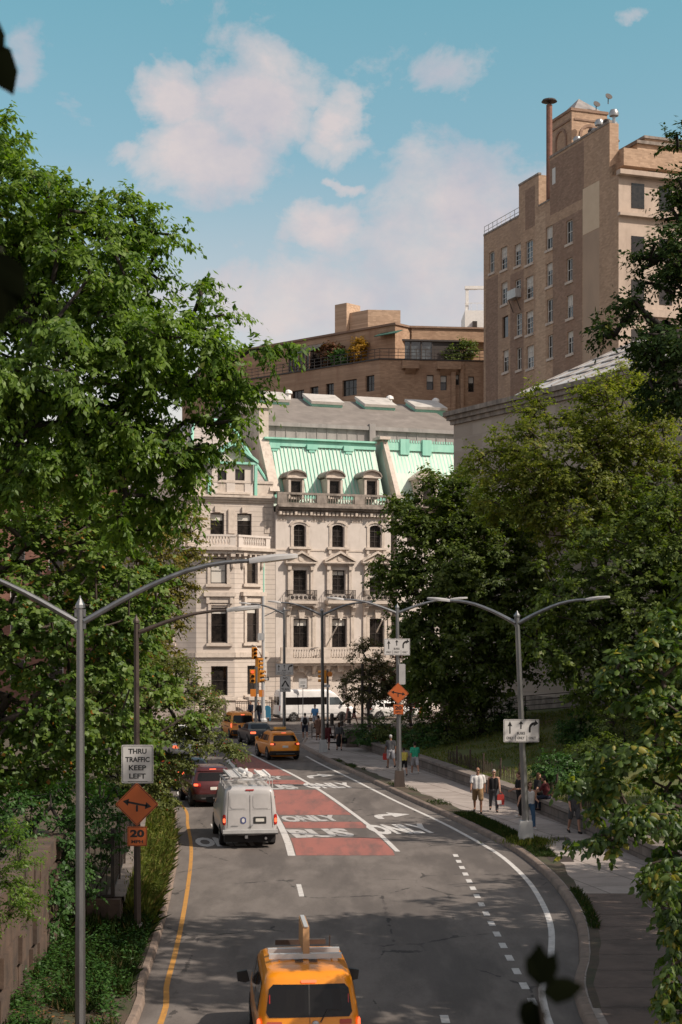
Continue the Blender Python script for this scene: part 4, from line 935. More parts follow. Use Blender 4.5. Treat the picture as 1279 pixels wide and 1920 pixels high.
FK2 = Fac(FL.w(k1, yb), R(5)); kr = FK2.lp(751, 600)[0]; MK = Matrix.Translation((*FL.w(k1, yb), 0)) @ Matrix.Rotation(R(5), 4, 'Z')
mb = MB(); mb.add([(*FL.w(k0, yb), zp), (*FL.w(k1, yb), zp), (*FK2.w(kr, 0), zp), (FK2.w(kr, 0)[0] - 3, FK2.w(kr, 0)[1] + 9, zp), (*FL.w(k0, yb), zk), (*FL.w(k1, yb), zk), (*FK2.w(kr, 0), zk), (FK2.w(kr, 0)[0] - 3, FK2.w(kr, 0)[1] + 9, zk)], [(0, 1, 5, 4), (1, 2, 6, 5), (2, 3, 7, 6), (3, 0, 4, 7), (4, 5, 6, 7)])
q0, q1 = FL.lp(628, 600, yb - .6)[0], FL.lp(650, 600, yb - .6)[0]; mb.box(q0, q1, yb - .6, yb + 2, zp - .5, FL.lp(640, 572, yb)[1], 0, ML)
mb.build('bulkhead', 'brick_light', br)
h = FL.rect(646, 607, 656, 623, yb); mb = MB(); mb.box(h[0], h[1], yb - .05, yb - .01, h[2], h[3], 0, ML); mb.build('louvre', 'iron', br)
g0, g1 = FR.lp(752, 665, 4.6)[0], FR.lp(811, 665, 4.6)[0]
mb = MB(); mb.box(g0, g1, 4.55, 5.5, zt + .5, zt + 3.1, 0, MR); mb.build('glazed_room', 'glass_sky', br)
mb = MB()
for u in (752, 770, 790, 811): x = FR.lp(u, 665, 4.5)[0]; mb.box(x - .08, x + .08, 4.4, 4.55, zt, zt + 3.2, 0, MR)
mb.box(g0 - .3, g1 + 3.4, 4.2, 5.0, zt + 3.1, zt + 3.3, 0, MR); mb.box(g1, g1 + 3.4, 4.5, 5.0, zt + .2, zt + 3.1, 0, MR); mb.build('glazing_frame', 'window_dark', br)
s0, s1 = FL.lp(550, 700, 2.0)[0], FL.lp(589, 690, 2.0)[0]; M = ML
mb = MB(); mb.box(s0, s1, 1.2, 3.6, zt + .2, zt + 2.6, 0, M)
so_ = mb.build('sunroom', 'glass_dark', br)
mb = MB()
for k in range(7): x = s0 + k * (s1 - s0) / 6; mb.box(x - .07, x + .07, 1.1, 1.2, zt + .2, zt + 2.7, 0, M)
mb.build('sunroom_frame', 'brick_brown', so_)
mb = MB(); mb.prism([(1.0, zt + 2.6), (1.0, zt + 2.75), (3.9, zt + 4.1), (3.9, zt + 3.9)], s0 - .2, s1 + .2, 0, M, axis='x'); mb.build('sunroom_roof', 'glass_sky', so_)
a0_, a1_ = FL.lp(703, 640, 3)[0], FL.lp(745, 640, 3)[0]; mb = MB(); mb.prism([(2.8, zt + 3.5), (2.8, zt + 3.6), (4.0, zt + 4.1), (4.0, zt + 4.0)], a0_, a1_, 0, ML, axis='x'); mb.build('awning', 'cloth_awning', br)
v_ = at(618, 643, 203); mb = MB(); mb.lathe([(1.0, 0), (1.0, .2), (.85, .25), (.85, 2.6), (1.0, 2.7)], 14, 0, Matrix.Translation(v_) @ Matrix.Rotation(al, 4, 'Z') @ Matrix.Rotation(R(90), 4, 'Y')); tag(mb.build('roof_fan', 'rim_metal'), 'round metal roof fan lying on the roof of the orange brick building', 'fan')

# ---- white rooftop plant room with its steel frame
wp = thing('rooftop_plant_room', 'white rooftop plant room with steel gantry left of the tall brick tower', 'building')
q = at(872, 620, 215); r_ = at(915, 582, 215)
mb = MB(); mb.box(q.x, r_.x + 2, 215, 222, 0, r_.z); mb.build('wall', 'white_paint', wp)
mb = MB(); zt_ = at(872, 537, 215).z
for x in (q.x + .3, r_.x + 1): mb.box(x - .2, x + .2, 215.2, 215.6, r_.z, zt_)
mb.box(q.x, r_.x + 2, 215.1, 215.7, zt_ - .3, zt_ + .1); mb.tube([(q.x + .3, 215.4, zt_ - .2), (q.x + 1.6, 215.4, zt_ - .2)], .2, 8)
for k in range(5): mb.box(q.x + k * .8, q.x + k * .8 + .04, 215, 215.05, r_.z, r_.z + 1)
mb.box(q.x, r_.x + 1, 215, 215.06, r_.z + .95, r_.z + 1.02); mb.build('steel_frame', 'white_paint', wp)
mb = MB(); u = at(893, 607, 214.9); mb.box(u.x - .5, u.x + .1, 214.6, 214.99, u.z - .7, u.z + .3); mb.build('wall_unit', 'iron', wp)

# ---- tall brick tower on the right
corner = FA.w(FA.lp(1160, 600)[0], 0); ta = AV - R(90); dS = np.array([math.cos(ta), math.sin(ta)])
FT0 = Fac(corner, ta); xs_ = FT0.lp(907, 600)[0]; oT = FT0.w(xs_, 0); FT = Fac(oT, ta)
tw = thing('brick_tower', 'tall tan brick apartment tower with stepped rooftop and sash windows on the right', 'building', (oT[0], oT[1], 0), ta)
T = FT.lp; LX = FT.lp(1160, 600)[0]
xa_, xb_, xc_, xd_, xe_ = T(973, 420)[0], T(1010, 360)[0], T(1031, 330)[0], T(1095, 400)[0], T(1143, 300)[0]
zA_, zB_, zC_, zD_, zE_ = T(940, 425)[1], T(992, 338)[1], T(1020, 382)[1], T(1080, 268)[1], T(1150, 332)[1]
wn_l = [(917.5, 472, 927, 511), (939, 463, 951, 505), (965, 457.5, 976.5, 498), (985.5, 451, 999, 494.5), (1024, 424, 1036, 467), (1061.5, 413, 1073.5, 456),
        (940, 529, 951.5, 570), (965.5, 524, 976.5, 545), (986, 518, 1000, 559.5), (1024.5, 493, 1036, 536), (1062, 484, 1073.5, 527),
        (941.5, 593, 953, 633), (967, 587, 978.5, 629), (986.5, 583, 1000, 626), (1025.5, 560.5, 1037, 604), (1062.5, 553, 1074.5, 596),
        (943, 656.5, 953.5, 697), (968.5, 652, 978, 693), (987.5, 648, 1001, 690), (1027, 628, 1037.5, 671), (1063.5, 621, 1075, 663)]
HT = [FT.rect(*q) for q in wn_l]
mb = MB(); holed(mb, 0, LX, 0, zA_, HT, .28)
for (x0, x1, z0, z1) in ((xa_, xb_, zA_, zB_), (xb_, xc_, zA_, zC_), (xc_, xe_, zA_, zD_), (xe_, LX, zA_, zE_)): mb.add([(x0, 0, z0), (x1, 0, z0), (x1, 0, z1), (x0, 0, z1)], [(0, 1, 2, 3)])
DT = 26.0
mb.add([(0, 0, 0), (0, DT, 0), (0, DT, zA_), (0, 0, zA_)], [(0, 1, 2, 3)])
mb.box(0.05, xa_, .3, DT, zA_ - 1, zA_ - .5); mb.box(xa_, xb_, .01, 9, zA_, zB_); mb.box(xb_, xc_, .9, 8, zA_, zC_ - .2); mb.box(xc_, xe_, .01, 1.0, zA_, zD_); mb.box(xc_, xe_ + 1, 1.0, 9, zA_, zD_ - 2.6)
mb.build('wall', 'brick_tan', tw)
for i, h in enumerate(HT):
    if i == 11: mb = MB(); mb.box(h[0] + .004, h[1] - .004, .2, .24, h[2], h[3]); mb.build('open_window', 'glass_dark', tw)
    else:
        wo_ = window(tw, h, frame='window_white', glass='glass_sky' if i % 3 == 0 else 'glass_dark', bars=((1, 3) if h[1] - h[0] > 1.45 or i in (3, 8, 13, 18) else (1, 1)), y=.2, fw=.09, bw=.06, blind=(None, .45, .3, None, .5, None, .25)[i % 7])
        mb = MB(); mb.box(h[0] - .15, h[1] + .15, -.12, .02, h[2] - .28, h[2] - .02); mb.build('sill', 'limestone_trim', wo_)
mb = MB(); mb.box(T(1093, 400)[0], T(1124, 400)[0], -.012, 0, T(1108, 434)[1], T(1108, 347)[1]); mb.build('wall_patch', 'render_patch', tw)
def panel(u0, u1, v0, v1, holes, name='brick_panel', m='brick_brown'):
    pan = MB()
    x0, x1 = T(u0, v0)[0], T(u1, v0)[0]; um = (u0 + u1) / 2; holed(pan, x0, x1, max(5, T(um, v1)[1]), T(um, v0)[1], [h for h in holes if h[0] > x0 and h[1] < x1 and h[3] < T(um, v0)[1]], .004, y=-.006); pan.build(name, m, tw)
panel(1031.5, 1095, 283, 388, []); panel(1036.5, 1092, 406, 900, HT); panel(985, 1003, 352, 428, []); panel(957, 982, 510, 900, HT); panel(911, 934, 520, 900, HT)
panel(1093.5, 1124, 435, 900, [], 'rendered_strip', 'render_grey'); panel(1004, 1023, 400, 900, [], 'brick_strip', 'brick_light')
# front to the avenue, lit
dF = 30.0
mb = MB(); zz = zE_
mb.add([(LX, 0, 0), (LX, dF, 0), (LX, dF, zz), (LX, 0, zz)], [(0, 1, 2, 3)]); mb.box(xe_ - 6, LX, .02, dF, zz - .4, zz - .02); mb.build('front_wall', 'tower_stone', tw)
mb = MB(); mb.box(LX - .1, LX + .7, -.2, dF, zz - .1, zz + .35); mb.box(LX - .05, LX + .5, -.1, dF, zz - 4.0, zz - 3.7); mb.box(LX - .05, LX + .35, -.06, dF, zz - 13.5, zz - 12.8); mb.box(LX - .05, LX + .35, -.06, dF, zz - 26, zz - 25.4)
mb.build('front_cornice', 'tower_stone', tw)
for k in range(8):
    for j, dz in enumerate((3.1, 8, 12.2, 17, 21.5)):
        g = MB(); y = 1.4 + k * 3.1; g.box(LX + .01, LX + .05, y, y + 1.4, zz - dz, zz - dz + (2.2 if j else 2.4)); g.build('front_window', 'glass_dark', tw) if k < 6 else None
mb = MB(); up = zz + 3.7; mb.box(LX - 14, LX - 1.6, 3.0, dF, zz - .3, up); mb.box(LX - 9, LX - 3.5, 5.0, 14, up, up + 1.3); mb.build('setback_storey', 'brick_light', tw)
mb = MB(); mb.box(LX - 14.2, LX - 1.3, 2.8, dF, up, up + .3); mb.box(LX - 9.2, LX - 3.3, 4.8, 14, up + 1.3, up + 1.55); mb.box(LX - 14.1, LX - 1.45, 2.9, dF, up - 1.2, up - 1.0); mb.build('setback_coping', 'limestone_dark', tw)
for k in range(5): g = MB(); g.box(LX - 1.58, LX - 1.54, 4.2 + k * 2.7, 5.8 + k * 2.7, zz + .9, zz + 1.9); g.build('setback_window', 'glass_sky', tw)
# water-tank house on top with blind arches
yw = 6.0; w0, w1 = T(1033, 240, yw)[0], T(1072, 240, yw)[0]; zW = T(1072, 207, yw)[1]; wd = 4.4
mb = MB(); mb.box(w0, w1, yw, yw + wd, zD_ - 2, zW); mb.build('tank_house', 'brick_tan', tw)
mb = MB(); mb.box(w0 - .12, w1 + .12, yw - .12, yw + wd + .12, zW, zW + .3)
for M, l_ in ((Matrix.Translation((w0, yw, 0)), w1 - w0), (Matrix.Translation((w1, yw, 0)) @ Matrix.Rotation(R(90), 4, 'Z'), wd)):
    m_ = l_ / 2; r = l_ * .22; zs = zW - 1.6 - r
    for i in range(10):
        t0, t1 = math.pi * i / 10, math.pi * (i + 1) / 10; mb.prism([(m_ + a * math.cos(t), zs + a * math.sin(t)) for a, t in ((r, t0), (r + .3, t0), (r + .3, t1), (r, t1))], -.12, -.01, 0, M)
    for s in (-1, 1): mb.box(m_ + s * (r + .15) - .15, m_ + s * (r + .15) + .15, -.12, -.01, zs - 4, zs, 0, M)
    mb.box(.3, l_ - .3, -.1, -.01, zW - 1.0, zW - .8, 0, M)
mb.build('tank_house_trim', 'brick_brown', tw)
mb = MB(); cxx, cyy = (w0 + w1) / 2, yw + wd / 2; hw_ = (w1 - w0) / 2 - .2
mb.add([(cxx - hw_, cyy - wd / 2 + .4, zW + .3), (cxx + hw_, cyy - wd / 2 + .4, zW + .3), (cxx + hw_, cyy + wd / 2 - .4, zW + .3), (cxx - hw_, cyy + wd / 2 - .4, zW + .3), (cxx, cyy, zW + 2.3)], [(0, 1, 4), (1, 2, 4), (2, 3, 4), (3, 0, 4)]); mb.build('pyramid_roof', 'lead_cladding', tw)
mb = MB(); p_ = T(1022, 300)[0]; mb.tube([(p_, .5, zC_ - 1.5), (p_, .5, T(1022, 196)[1])], .32, 10); mb.build('flue_pipe', 'brick_red', tw)
mb = MB(); zz2 = T(1022, 196)[1]; mb.lathe([(.3, 0), (.85, .1), (.7, .3), (.2, .42)], 12, 0, Matrix.Translation((p_, .5, zz2 + .25))); mb.tube([(p_, .5, zz2), (p_, .5, zz2 + .3)], .1, 6); mb.build('flue_cap', 'iron', tw)
mb = MB(); mb.box(0, xa_, -.05, .3, zA_, zA_ + .22); mb.box(xa_ - .02, xb_ + .05, -.06, .3, zB_, zB_ + .22); mb.box(xc_ - .05, xe_ + .02, -.06, .3, zD_, zD_ + .25); mb.box(xb_, xc_, -.05, .2, zC_, zC_ + .18); mb.build('parapet_coping', 'limestone_dark', tw)
mb = MB()
for z in (.55, 1.05): mb.box(0, xa_, .05, .1, zA_ + z, zA_ + z + .05)
for x in np.linspace(0, xa_ - .1, 9): mb.box(x, x + .05, .05, .1, zA_ + .2, zA_ + 1.1)
mb.build('roof_railing', 'galvanised_light', tw)
vents = [(1052, 274, .5), (1063, 268, .75), (1072, 268, .5), (1090, 262, .7), (1096, 263, .6), (1104, 258, .95), (1118, 256, .7), (1131, 251, 1.0)]
for i, (u, v, s) in enumerate(vents):
    x = T(u, v)[0]; mb = MB(); mb.lathe([(.28 * s + .1, 0), (.28 * s + .1, .5 * s)], 10, 0, Matrix.Translation((x, 1.2, zD_)))
    mb.lathe([(.16, .5 * s), (.16, 1.1 * s)], 8, 0, Matrix.Translation((x, 1.2, zD_))); mb.lathe([(.1, 1.05 * s), (.45 * s ** .5, 1.15 * s), (.5 * s ** .5, 1.45 * s), (.35 * s ** .5, 1.75 * s), (.05, 1.85 * s)], 12, 0, Matrix.Translation((x, 1.2, zD_))); mb.build('roof_ventilator', 'rim_metal' if i % 3 else 'iron', tw, smooth=40)
mb = MB(); p_ = T(1153, 285, 2)[0]; mb.tube([(p_, 2.0, zE_), (p_, 2.0, zE_ + 4.5)], .35, 8); mb.lathe([(.3, 0), (.5, .2), (.2, .6)], 8, 0, Matrix.Translation((p_, 2, zE_ + 4.4))); mb.build('rust_pipe', 'brick_red', tw)
h = FT.rect(1036, 315, 1042, 345); mb = MB(); mb.box(h[0], h[1], -.03, -.012, h[2], h[3]); mb.build('narrow_window', 'window_white', tw)
for u in (1108, 1130): q = T(u, 207, yw + 4); mb = MB(); mb.lathe([(.02, 0), (.34, .08), (.42, .2)], 12, 0, Matrix.Translation((q[0] + 3, yw + 3, zW + .9)) @ Matrix.Rotation(R(60), 4, 'Y')); mb.tube([(q[0] + 3, yw + 3, zW + .2), (q[0] + 3, yw + 3, zW + 1)], .06, 6); mb.build('satellite_dish', 'iron', tw)
h = HT[7]; ac = MB(); ac.box(h[0] - .55, h[1] + .1, -.7, .1, h[2] - .85, h[2] + .1); aco = ac.build('air_conditioner', 'galvanised_light', tw)
ac = MB(); ac.lathe([(.34, 0), (.34, .06)], 14, 0, Matrix.Translation((h[0] - .57, -.3, h[2] - .4)) @ Matrix.Rotation(R(-90), 4, 'Y')); ac.box(h[0] - .8, h[1] + .15, -.02, 1.0, h[2] - 1.25, h[2] - .3) if False else None; ac.build('fan_grille', 'iron', aco)
ac = MB(); ac.tube([(h[0] - .3, -.6, h[2] - .9), (h[0] - .3, -.05, h[2] - 2.2)], .05, 5); ac.tube([(h[1], -.6, h[2] - .9), (h[1], -.05, h[2] - 2.2)], .05, 5); ac.build('bracket', 'iron', aco)

# ---- museum wing on the right, behind the trees
mo_ = np.array([7.75, 110.0]); ma = math.atan2(-.885, .465); FM = Fac(mo_, ma)
mu = thing('museum_wing', 'pale stone museum wing with weathered cornice and white glazed roof behind the trees', 'building', (mo_[0], mo_[1], 0), ma)
ML_ = 62.0; zMc = FM.lp(853, 772)[1]
mb = MB(); mb.box(0, ML_, 0, 30, 0, zMc - .1); mb.build('wall', 'museum_stone', mu)
mb = MB(); molding(mb, 0, ML_, zMc - .9, zMc, .55, ends=True); molding(mb, 0, ML_, zMc - 7.6, zMc - 7.1, .4); mb.box(-.02, ML_, -.3, .02, 0, 3.4); mb.box(-1.6, ML_, -1.7, .02, zMc - 8.5, zMc - 7.62); mb.build('cornice', 'limestone_dark', mu)
mb = MB(); mb.prism([(.3, zMc - .2), (.3, zMc + .02), (4.2, zMc + 1.15), (4.2, zMc - .2)], .3, ML_, axis='x'); mb.build('lower_roof', 'brick_brown', mu)
mb = MB(); mb.prism([(4.0, zMc + .8), (4.0, zMc + 1.25), (15.5, zMc + 6.4), (28, zMc + 1)], 1.5, ML_, axis='x'); mb.build('glass_roof', 'glass_roof', mu)
mb = MB()
for x in np.arange(2, ML_, 1.9): mb.prism([(4.0, zMc + 1.26), (4.0, zMc + 1.34), (15.5, zMc + 6.49), (15.5, zMc + 6.41)], x, x + .14, axis='x')
for k in range(5): y = 6 + k * 2.1; z = zMc + 1.29 + (y - 4) * .4478; mb.box(1.6, ML_, y, y + .1, z, z + .07)
mb.build('glazing_bars', 'lead_cladding', mu)

# ---- low avenue wall, iron fence, and the far-left apartment block glimpsed through leaves
q0 = FA.w(L(352, 1320, -3.4)[0], -3.4)
fe = thing('iron_fence', 'black iron fence with stone piers along the foot of the corner mansion', 'fence', (-5.8, 142, .15), AV)
x0, x1 = L(385, 1330, -3)[0], L(520, 1330, -3)[0]; mb = MB()
for z in (.25, 1.25): mb.box(x0, x1, -3.03, -2.97, z, z + .06)
x = x0
while x < x1: mb.box(x - .016, x + .016, -3.016, -2.984, .1, 1.45); x += .16
mb.build('bars', 'iron', fe); mb = MB(); mb.box(x0, x1, -3.15, -2.85, 0, .22); mb.build('plinth', 'limestone_trim', fe)
for u in (385, 431, 475, 519): x = L(u, 1330, -3)[0]; mb = MB(); mb.box(x - .4, x + .4, -3.4, -2.6, 0, 1.55); mb.box(x - .55, x + .55, -3.55, -2.45, 1.55, 1.8); mb.build('pier', 'limestone_trim', fe)
lb = thing('apartment_building', 'dull red brick apartment building glimpsed through the leaves on the far left', 'building', (-62, 148, 0), R(8))
mb = MB(); Hs = [(2 + i * 3.6, 3.4 + i * 3.6, 3 + j * 3.5, 5 + j * 3.5) for i in range(11) for j in range(6)]
holed(mb, 0, 42, 0, 25, Hs, .3); mb.box(0, 42, .31, 20, 0, 25); mb.build('wall', 'brick_red', lb)
for h in Hs:
    if h[0] > 12: window(lb, h, frame='window_white', bars=(0, 1), y=.2)
mb = MB(); molding(mb, 0, 42, 24.2, 25.3, .8); mb.build('cornice', 'limestone_dark', lb)
# ------------------------------------------------------------------ vehicles
class Shell:
    """car body as rounded-rectangle layers: height, rear x, front x, half width, corner radius"""
    def __init__(self, layers, crown=.05): self.L = np.array(layers, float); self.cr = crown
    def s(self, z): return [float(np.interp(z, self.L[:, 0], self.L[:, k])) for k in range(1, 5)]
    def ring(self, z):
        xr, xf, hw, r = self.s(z); P = []
        def arc(cx, cy, a0, a1): return [(cx + r * math.cos(a), cy + r * math.sin(a)) for a in np.linspace(a0, a1, 6)]
        rear = [(xr, y) for y in np.linspace(hw - r, -(hw - r), 9)][1:-1]
        P = arc(xr + r, hw - r, math.pi / 2, math.pi) + rear + arc(xr + r, -hw + r, math.pi, 1.5 * math.pi) + [(x, -hw) for x in np.linspace(xr + r, xf - r, 9)][1:-1]
        P += arc(xf - r, -hw + r, -math.pi / 2, 0) + [(xf, y) for y in np.linspace(-(hw - r), hw - r, 9)][1:-1] + arc(xf - r, hw - r, 0, math.pi / 2) + [(x, hw) for x in np.linspace(xf - r, xr + r, 9)][1:-1]
        L_ = xf - xr; out = []
        for x, y in P:
            t = min(1, abs(y) / hw); s_ = (x - xr) / L_; k = self.cr * (1 - t * t)
            x2 = x - k * max(0, 1 - 3 * s_) + k * max(0, 3 * s_ - 2); y2 = y * (1 - .035 * (2 * s_ - 1) ** 4 - (.05 * max(0, s_ - .75) * 4 if z < 1.2 else 0))
            out.append((x2, y2, z))
        return out
    def body(self, n=3):
        zs = []
        for a, b in zip(self.L[:-1, 0], self.L[1:, 0]): zs += list(np.linspace(a, b, n + 1)[:-1])
        zs.append(self.L[-1, 0]); mb = MB(); R_ = [self.ring(z) for z in zs]; k = len(R_[0])
        mb.v = [p for r in R_ for p in r]
        for i in range(len(R_) - 1):
            for j in range(k): mb.f.append((i * k + j, i * k + (j + 1) % k, (i + 1) * k + (j + 1) % k, (i + 1) * k + j)); mb.m.append(0)
        top = R_[-1]; c = np.mean(np.array(top), 0); m_ = [(p[0] * .5 + c[0] * .5, p[1] * .5, p[2] + .02) for p in top]; b = len(mb.v); mb.v += m_; mb.v.append((c[0], 0, top[0][2] + .028)); e = len(mb.v) - 1; t0 = (len(R_) - 1) * k
        for j in range(k): mb.f += [(t0 + j, t0 + (j + 1) % k, b + (j + 1) % k, b + j), (b + j, b + (j + 1) % k, e)]; mb.m += [0, 0]
        mb.f.append(tuple(reversed(range(k)))); mb.m.append(0); return mb
    def rx(self, y, z, front=False):
        xr, xf, hw, r = self.s(z); a = min(abs(y), hw - .004); k = self.cr * (1 - (a / hw) ** 2); d = max(0, a - (hw - r)); c = r - math.sqrt(max(0, r * r - d * d))
        return xf - c + k if front else xr + c - k
    def rear(self, y0, y1, z0, z1, off=.008, front=False, rc=.06, ny=10, nz=8, mb=None, y0t=None, y1t=None):
        mb = mb or MB(); P = []
        for z in np.linspace(z0, z1, nz):
            e = min(z - z0, z1 - z); w = 0 if e >= rc else rc - math.sqrt(max(0, rc * rc - (rc - e) ** 2)); s_ = (z - z0) / (z1 - z0)
            a = y0 + ((y0t if y0t is not None else y0) - y0) * s_ + w; b = y1 + ((y1t if y1t is not None else y1) - y1) * s_ - w
            P.append([((self.rx(y, z, front) + (off if front else -off)), y, z) for y in np.linspace(a, b, ny)])
        return mb.grid(P)
    def side(self, x0, x1, z0, z1, side=1, off=.008, x0t=None, x1t=None, mb=None, n=7):
        mb = mb or MB(); P = []; x0t = x0 if x0t is None else x0t; x1t = x1 if x1t is None else x1t
        for z in np.linspace(z0, z1, n):
            t = (z - z0) / (z1 - z0); xr, xf, hw, r = self.s(z); row = []
            for x in np.linspace(x0 + (x0t - x0) * t, x1 + (x1t - x1) * t, n):
                s_ = (x - xr) / (xf - xr); row.append((x, side * (hw * (1 - .035 * (2 * s_ - 1) ** 4 - (.05 * max(0, s_ - .75) * 4 if z < 1.2 else 0)) + off), z))
            P.append(row)
        return mb.grid(P)

def vehicle(name, label, cat, loc, heading, sh, paint, wheels, wr=.34, L=4.6, glass='car_glass', group=None):
    o = thing(name, label, cat, loc, math.pi / 2 + heading, group)
    sh.body().build('body', paint, o, smooth=38)
    hw = float(np.interp(.6, sh.L[:, 0], sh.L[:, 3])); 
    for x in wheels:
        for s in (-1, 1):
            pts = [(x + (wr + .07) * math.cos(t), wr + (wr + .07) * math.sin(t)) for t in np.linspace(0, math.pi, 13)]
            arch = MB(); arch.prism([(x + wr + .07, sh.L[0, 0])] + pts + [(x - wr - .07, sh.L[0, 0])], s * (hw * .9), s * (hw + .006)); arch.build('wheel_arch', 'rubber', o)
            M = Matrix.Translation((x, s * (hw - .10), wr)) @ Matrix.Rotation(R(90), 4, 'X')
            t_ = MB(); t_.lathe([(wr * .62, -.115), (wr * .93, -.115), (wr, -.07), (wr, .07), (wr * .93, .115), (wr * .62, .115)], 20, 0, M); w = t_.build('wheel', 'rubber', o, smooth=40)
            t_ = MB(); t_.lathe([(wr * .66, -.10), (wr * .2, -.075), (wr * .2, .075), (wr * .66, .10)], 16, 0, M)
            for k in range(5):
                a = 2 * math.pi * k / 5; t_.box(-.035, .035, .06, wr * .62, -.118, .118, 0, M @ Matrix.Rotation(a, 4, 'Z'))
            t_.build('rim', 'rim_metal', w)
    return o
def mirrors(o, sh, x, z, paint, w=.2):
    for s in (-1, 1):
        hw = sh.s(z)[2]; mb = MB(); y = s * (hw + .03)
        mb.prism([(y, z), (y + s * .08, z - .03), (y + s * w, z + .0), (y + s * (w + .02), z + .17), (y + s * .05, z + .2)], x - .05, x + .07, axis='x'); mb.build('mirror', paint, o, smooth=30)
def part(o, mb, name, m, label=None):
    c = mb.build(name, m, o)
    if label: c['label'] = label
    return c

def compact_van(label, loc, heading, ad=True):
    sh = Shell([(.20, .25, 4.45, .72, .25), (.32, .05, 4.62, .82, .25), (.55, 0, 4.70, .86, .2), (.72, .03, 4.72, .865, .18), (.95, .07, 4.55, .865, .16), (1.05, .09, 4.2, .855, .16), (1.12, .10, 3.75, .85, .16), (1.60, .20, 3.0, .765, .16), (1.72, .26, 2.75, .73, .17), (1.80, .36, 2.5, .68, .2), (1.845, .62, 2.2, .55, .3)], .05)
    o = vehicle('taxi', label, 'taxi', loc, heading, sh, 'taxi_paint', (.85, 3.72), .32)
    w = part(o, sh.rear(-.72, .72, 1.10, 1.63, y0t=-.65, y1t=.65), 'rear_window', 'car_glass'); mb = MB(); mb.box(sh.rx(0, 1.4) - .02, sh.rx(0, 1.4), -.006, .006, 1.1, 1.63)
    part(w, sh.rear(-.012, .012, 1.10, 1.63, .012, rc=.001, ny=2), 'window_divider', 'black_plastic')
    part(o, sh.rear(-.012, -.004, .66, 1.09, .006, rc=.001, ny=2), 'door_seam', 'black_plastic')
    for s in (-1, 1):
        part(o, sh.rear(min(s * .80, s * .857), max(s * .80, s * .857), .78, 1.07, .012, rc=.02, ny=3), 'tail_light', 'tail_lit')
        part(o, sh.rear(min(s * .64, s * .66), max(s * .64, s * .66), 1.32, 1.47, .014, rc=.005, ny=2), 'reflector', 'tail_red')
        part(o, sh.side(.45, 1.5, 1.12, 1.60, s, x0t=.55), 'side_window', 'car_glass'); part(o, sh.side(1.62, 2.45, 1.12, 1.60, s), 'side_window', 'car_glass'); part(o, sh.side(2.55, 3.55, 1.12, 1.60, s, x1t=3.0), 'side_window', 'car_glass')
        part(o, sh.side(.95, 2.6, .78, .83, s, .012), 'door_rail', 'black_plastic')
    part(o, sh.rear(-.13, .13, 1.655, 1.70, .02, rc=.015), 'brake_light', 'tail_lit')
    part(o, sh.rear(-.84, .84, .30, .62, .02, rc=.05), 'bumper', 'black_plastic')
    part(o, sh.rear(-.62, -.06, .72, .92, .014, rc=.02), 'number_plate', 'plate_dark')
    part(o, sh.rear(.45, .70, .93, 1.03, .010, rc=.01), 'sticker', 'sticker_red'); part(o, sh.rear(-.70, -.50, .98, 1.06, .010, rc=.01), 'sticker', 'sticker_red')
    mb = MB(); mb.lathe([(.05, 0), (.065, .01), (.06, .03), (.02, .04)], 14, 0, Matrix.Translation((sh.rx(0, .98) - .005, -.10, .99)) @ Matrix.Rotation(R(-90), 4, 'Y')); part(o, mb, 'badge', 'rim_metal')
    mb = MB(); mb.tube([(sh.rx(-.2, 1.0) - .03, -.18, 1.02), (sh.rx(-.3, 1.2) - .03, -.30, 1.22), (sh.rx(-.55, 1.22) - .03, -.52, 1.225)], .012, 5); part(o, mb, 'rear_wiper', 'black_plastic')
    part(o, sh.rear(-.68, .68, 1.16, 1.58, .008, True), 'windscreen', 'car_glass')
    mirrors(o, sh, 3.2, 1.05, 'black_plastic', .22)
    mb = MB()
    for s in (-.45, -.22, .22, .45): mb.box(.95, 2.1, s - .010, s + .010, 1.855, 1.872)
    part(o, mb, 'roof_rib', 'taxi_paint')
    mb = MB()
    for i in range(3): mb.box(.78 + i * .09, .82 + i * .09, .05, .19, 1.874, 1.879); mb.box(.78 + i * .09, .82 + i * .09, -.19, -.05, 1.874, 1.879)
    part(o, mb, 'roof_number', 'sign_black')
    if ad:
        mb = MB()
        for x in (1.02, 1.50): mb.box(x, x + .10, -.62, .62, 1.885, 1.97)
        part(o, mb, 'roof_rack', 'rack_metal')
        mb = MB(); mb.prism([(1.02, 1.97), (2.28, 1.97), (2.2, 2.42), (1.10, 2.42)], -.07, .04); a = part(o, mb, 'advertising_board', 'ad_board'); mb = MB(); mb.box(1.08, 2.22, -.05, .02, 2.42, 2.435); part(a, mb, 'board_edge', 'rack_metal')
        mb = MB(); mb.box(2.4, 2.52, -.45, .45, 1.86, 1.95); part(o, mb, 'roof_light', 'brown_metal')
        mb = MB(); mb.tube([(2.2, -.5, 1.85), (2.05, -.5, 2.1)], .008, 5); part(o, mb, 'aerial', 'iron')
    return o
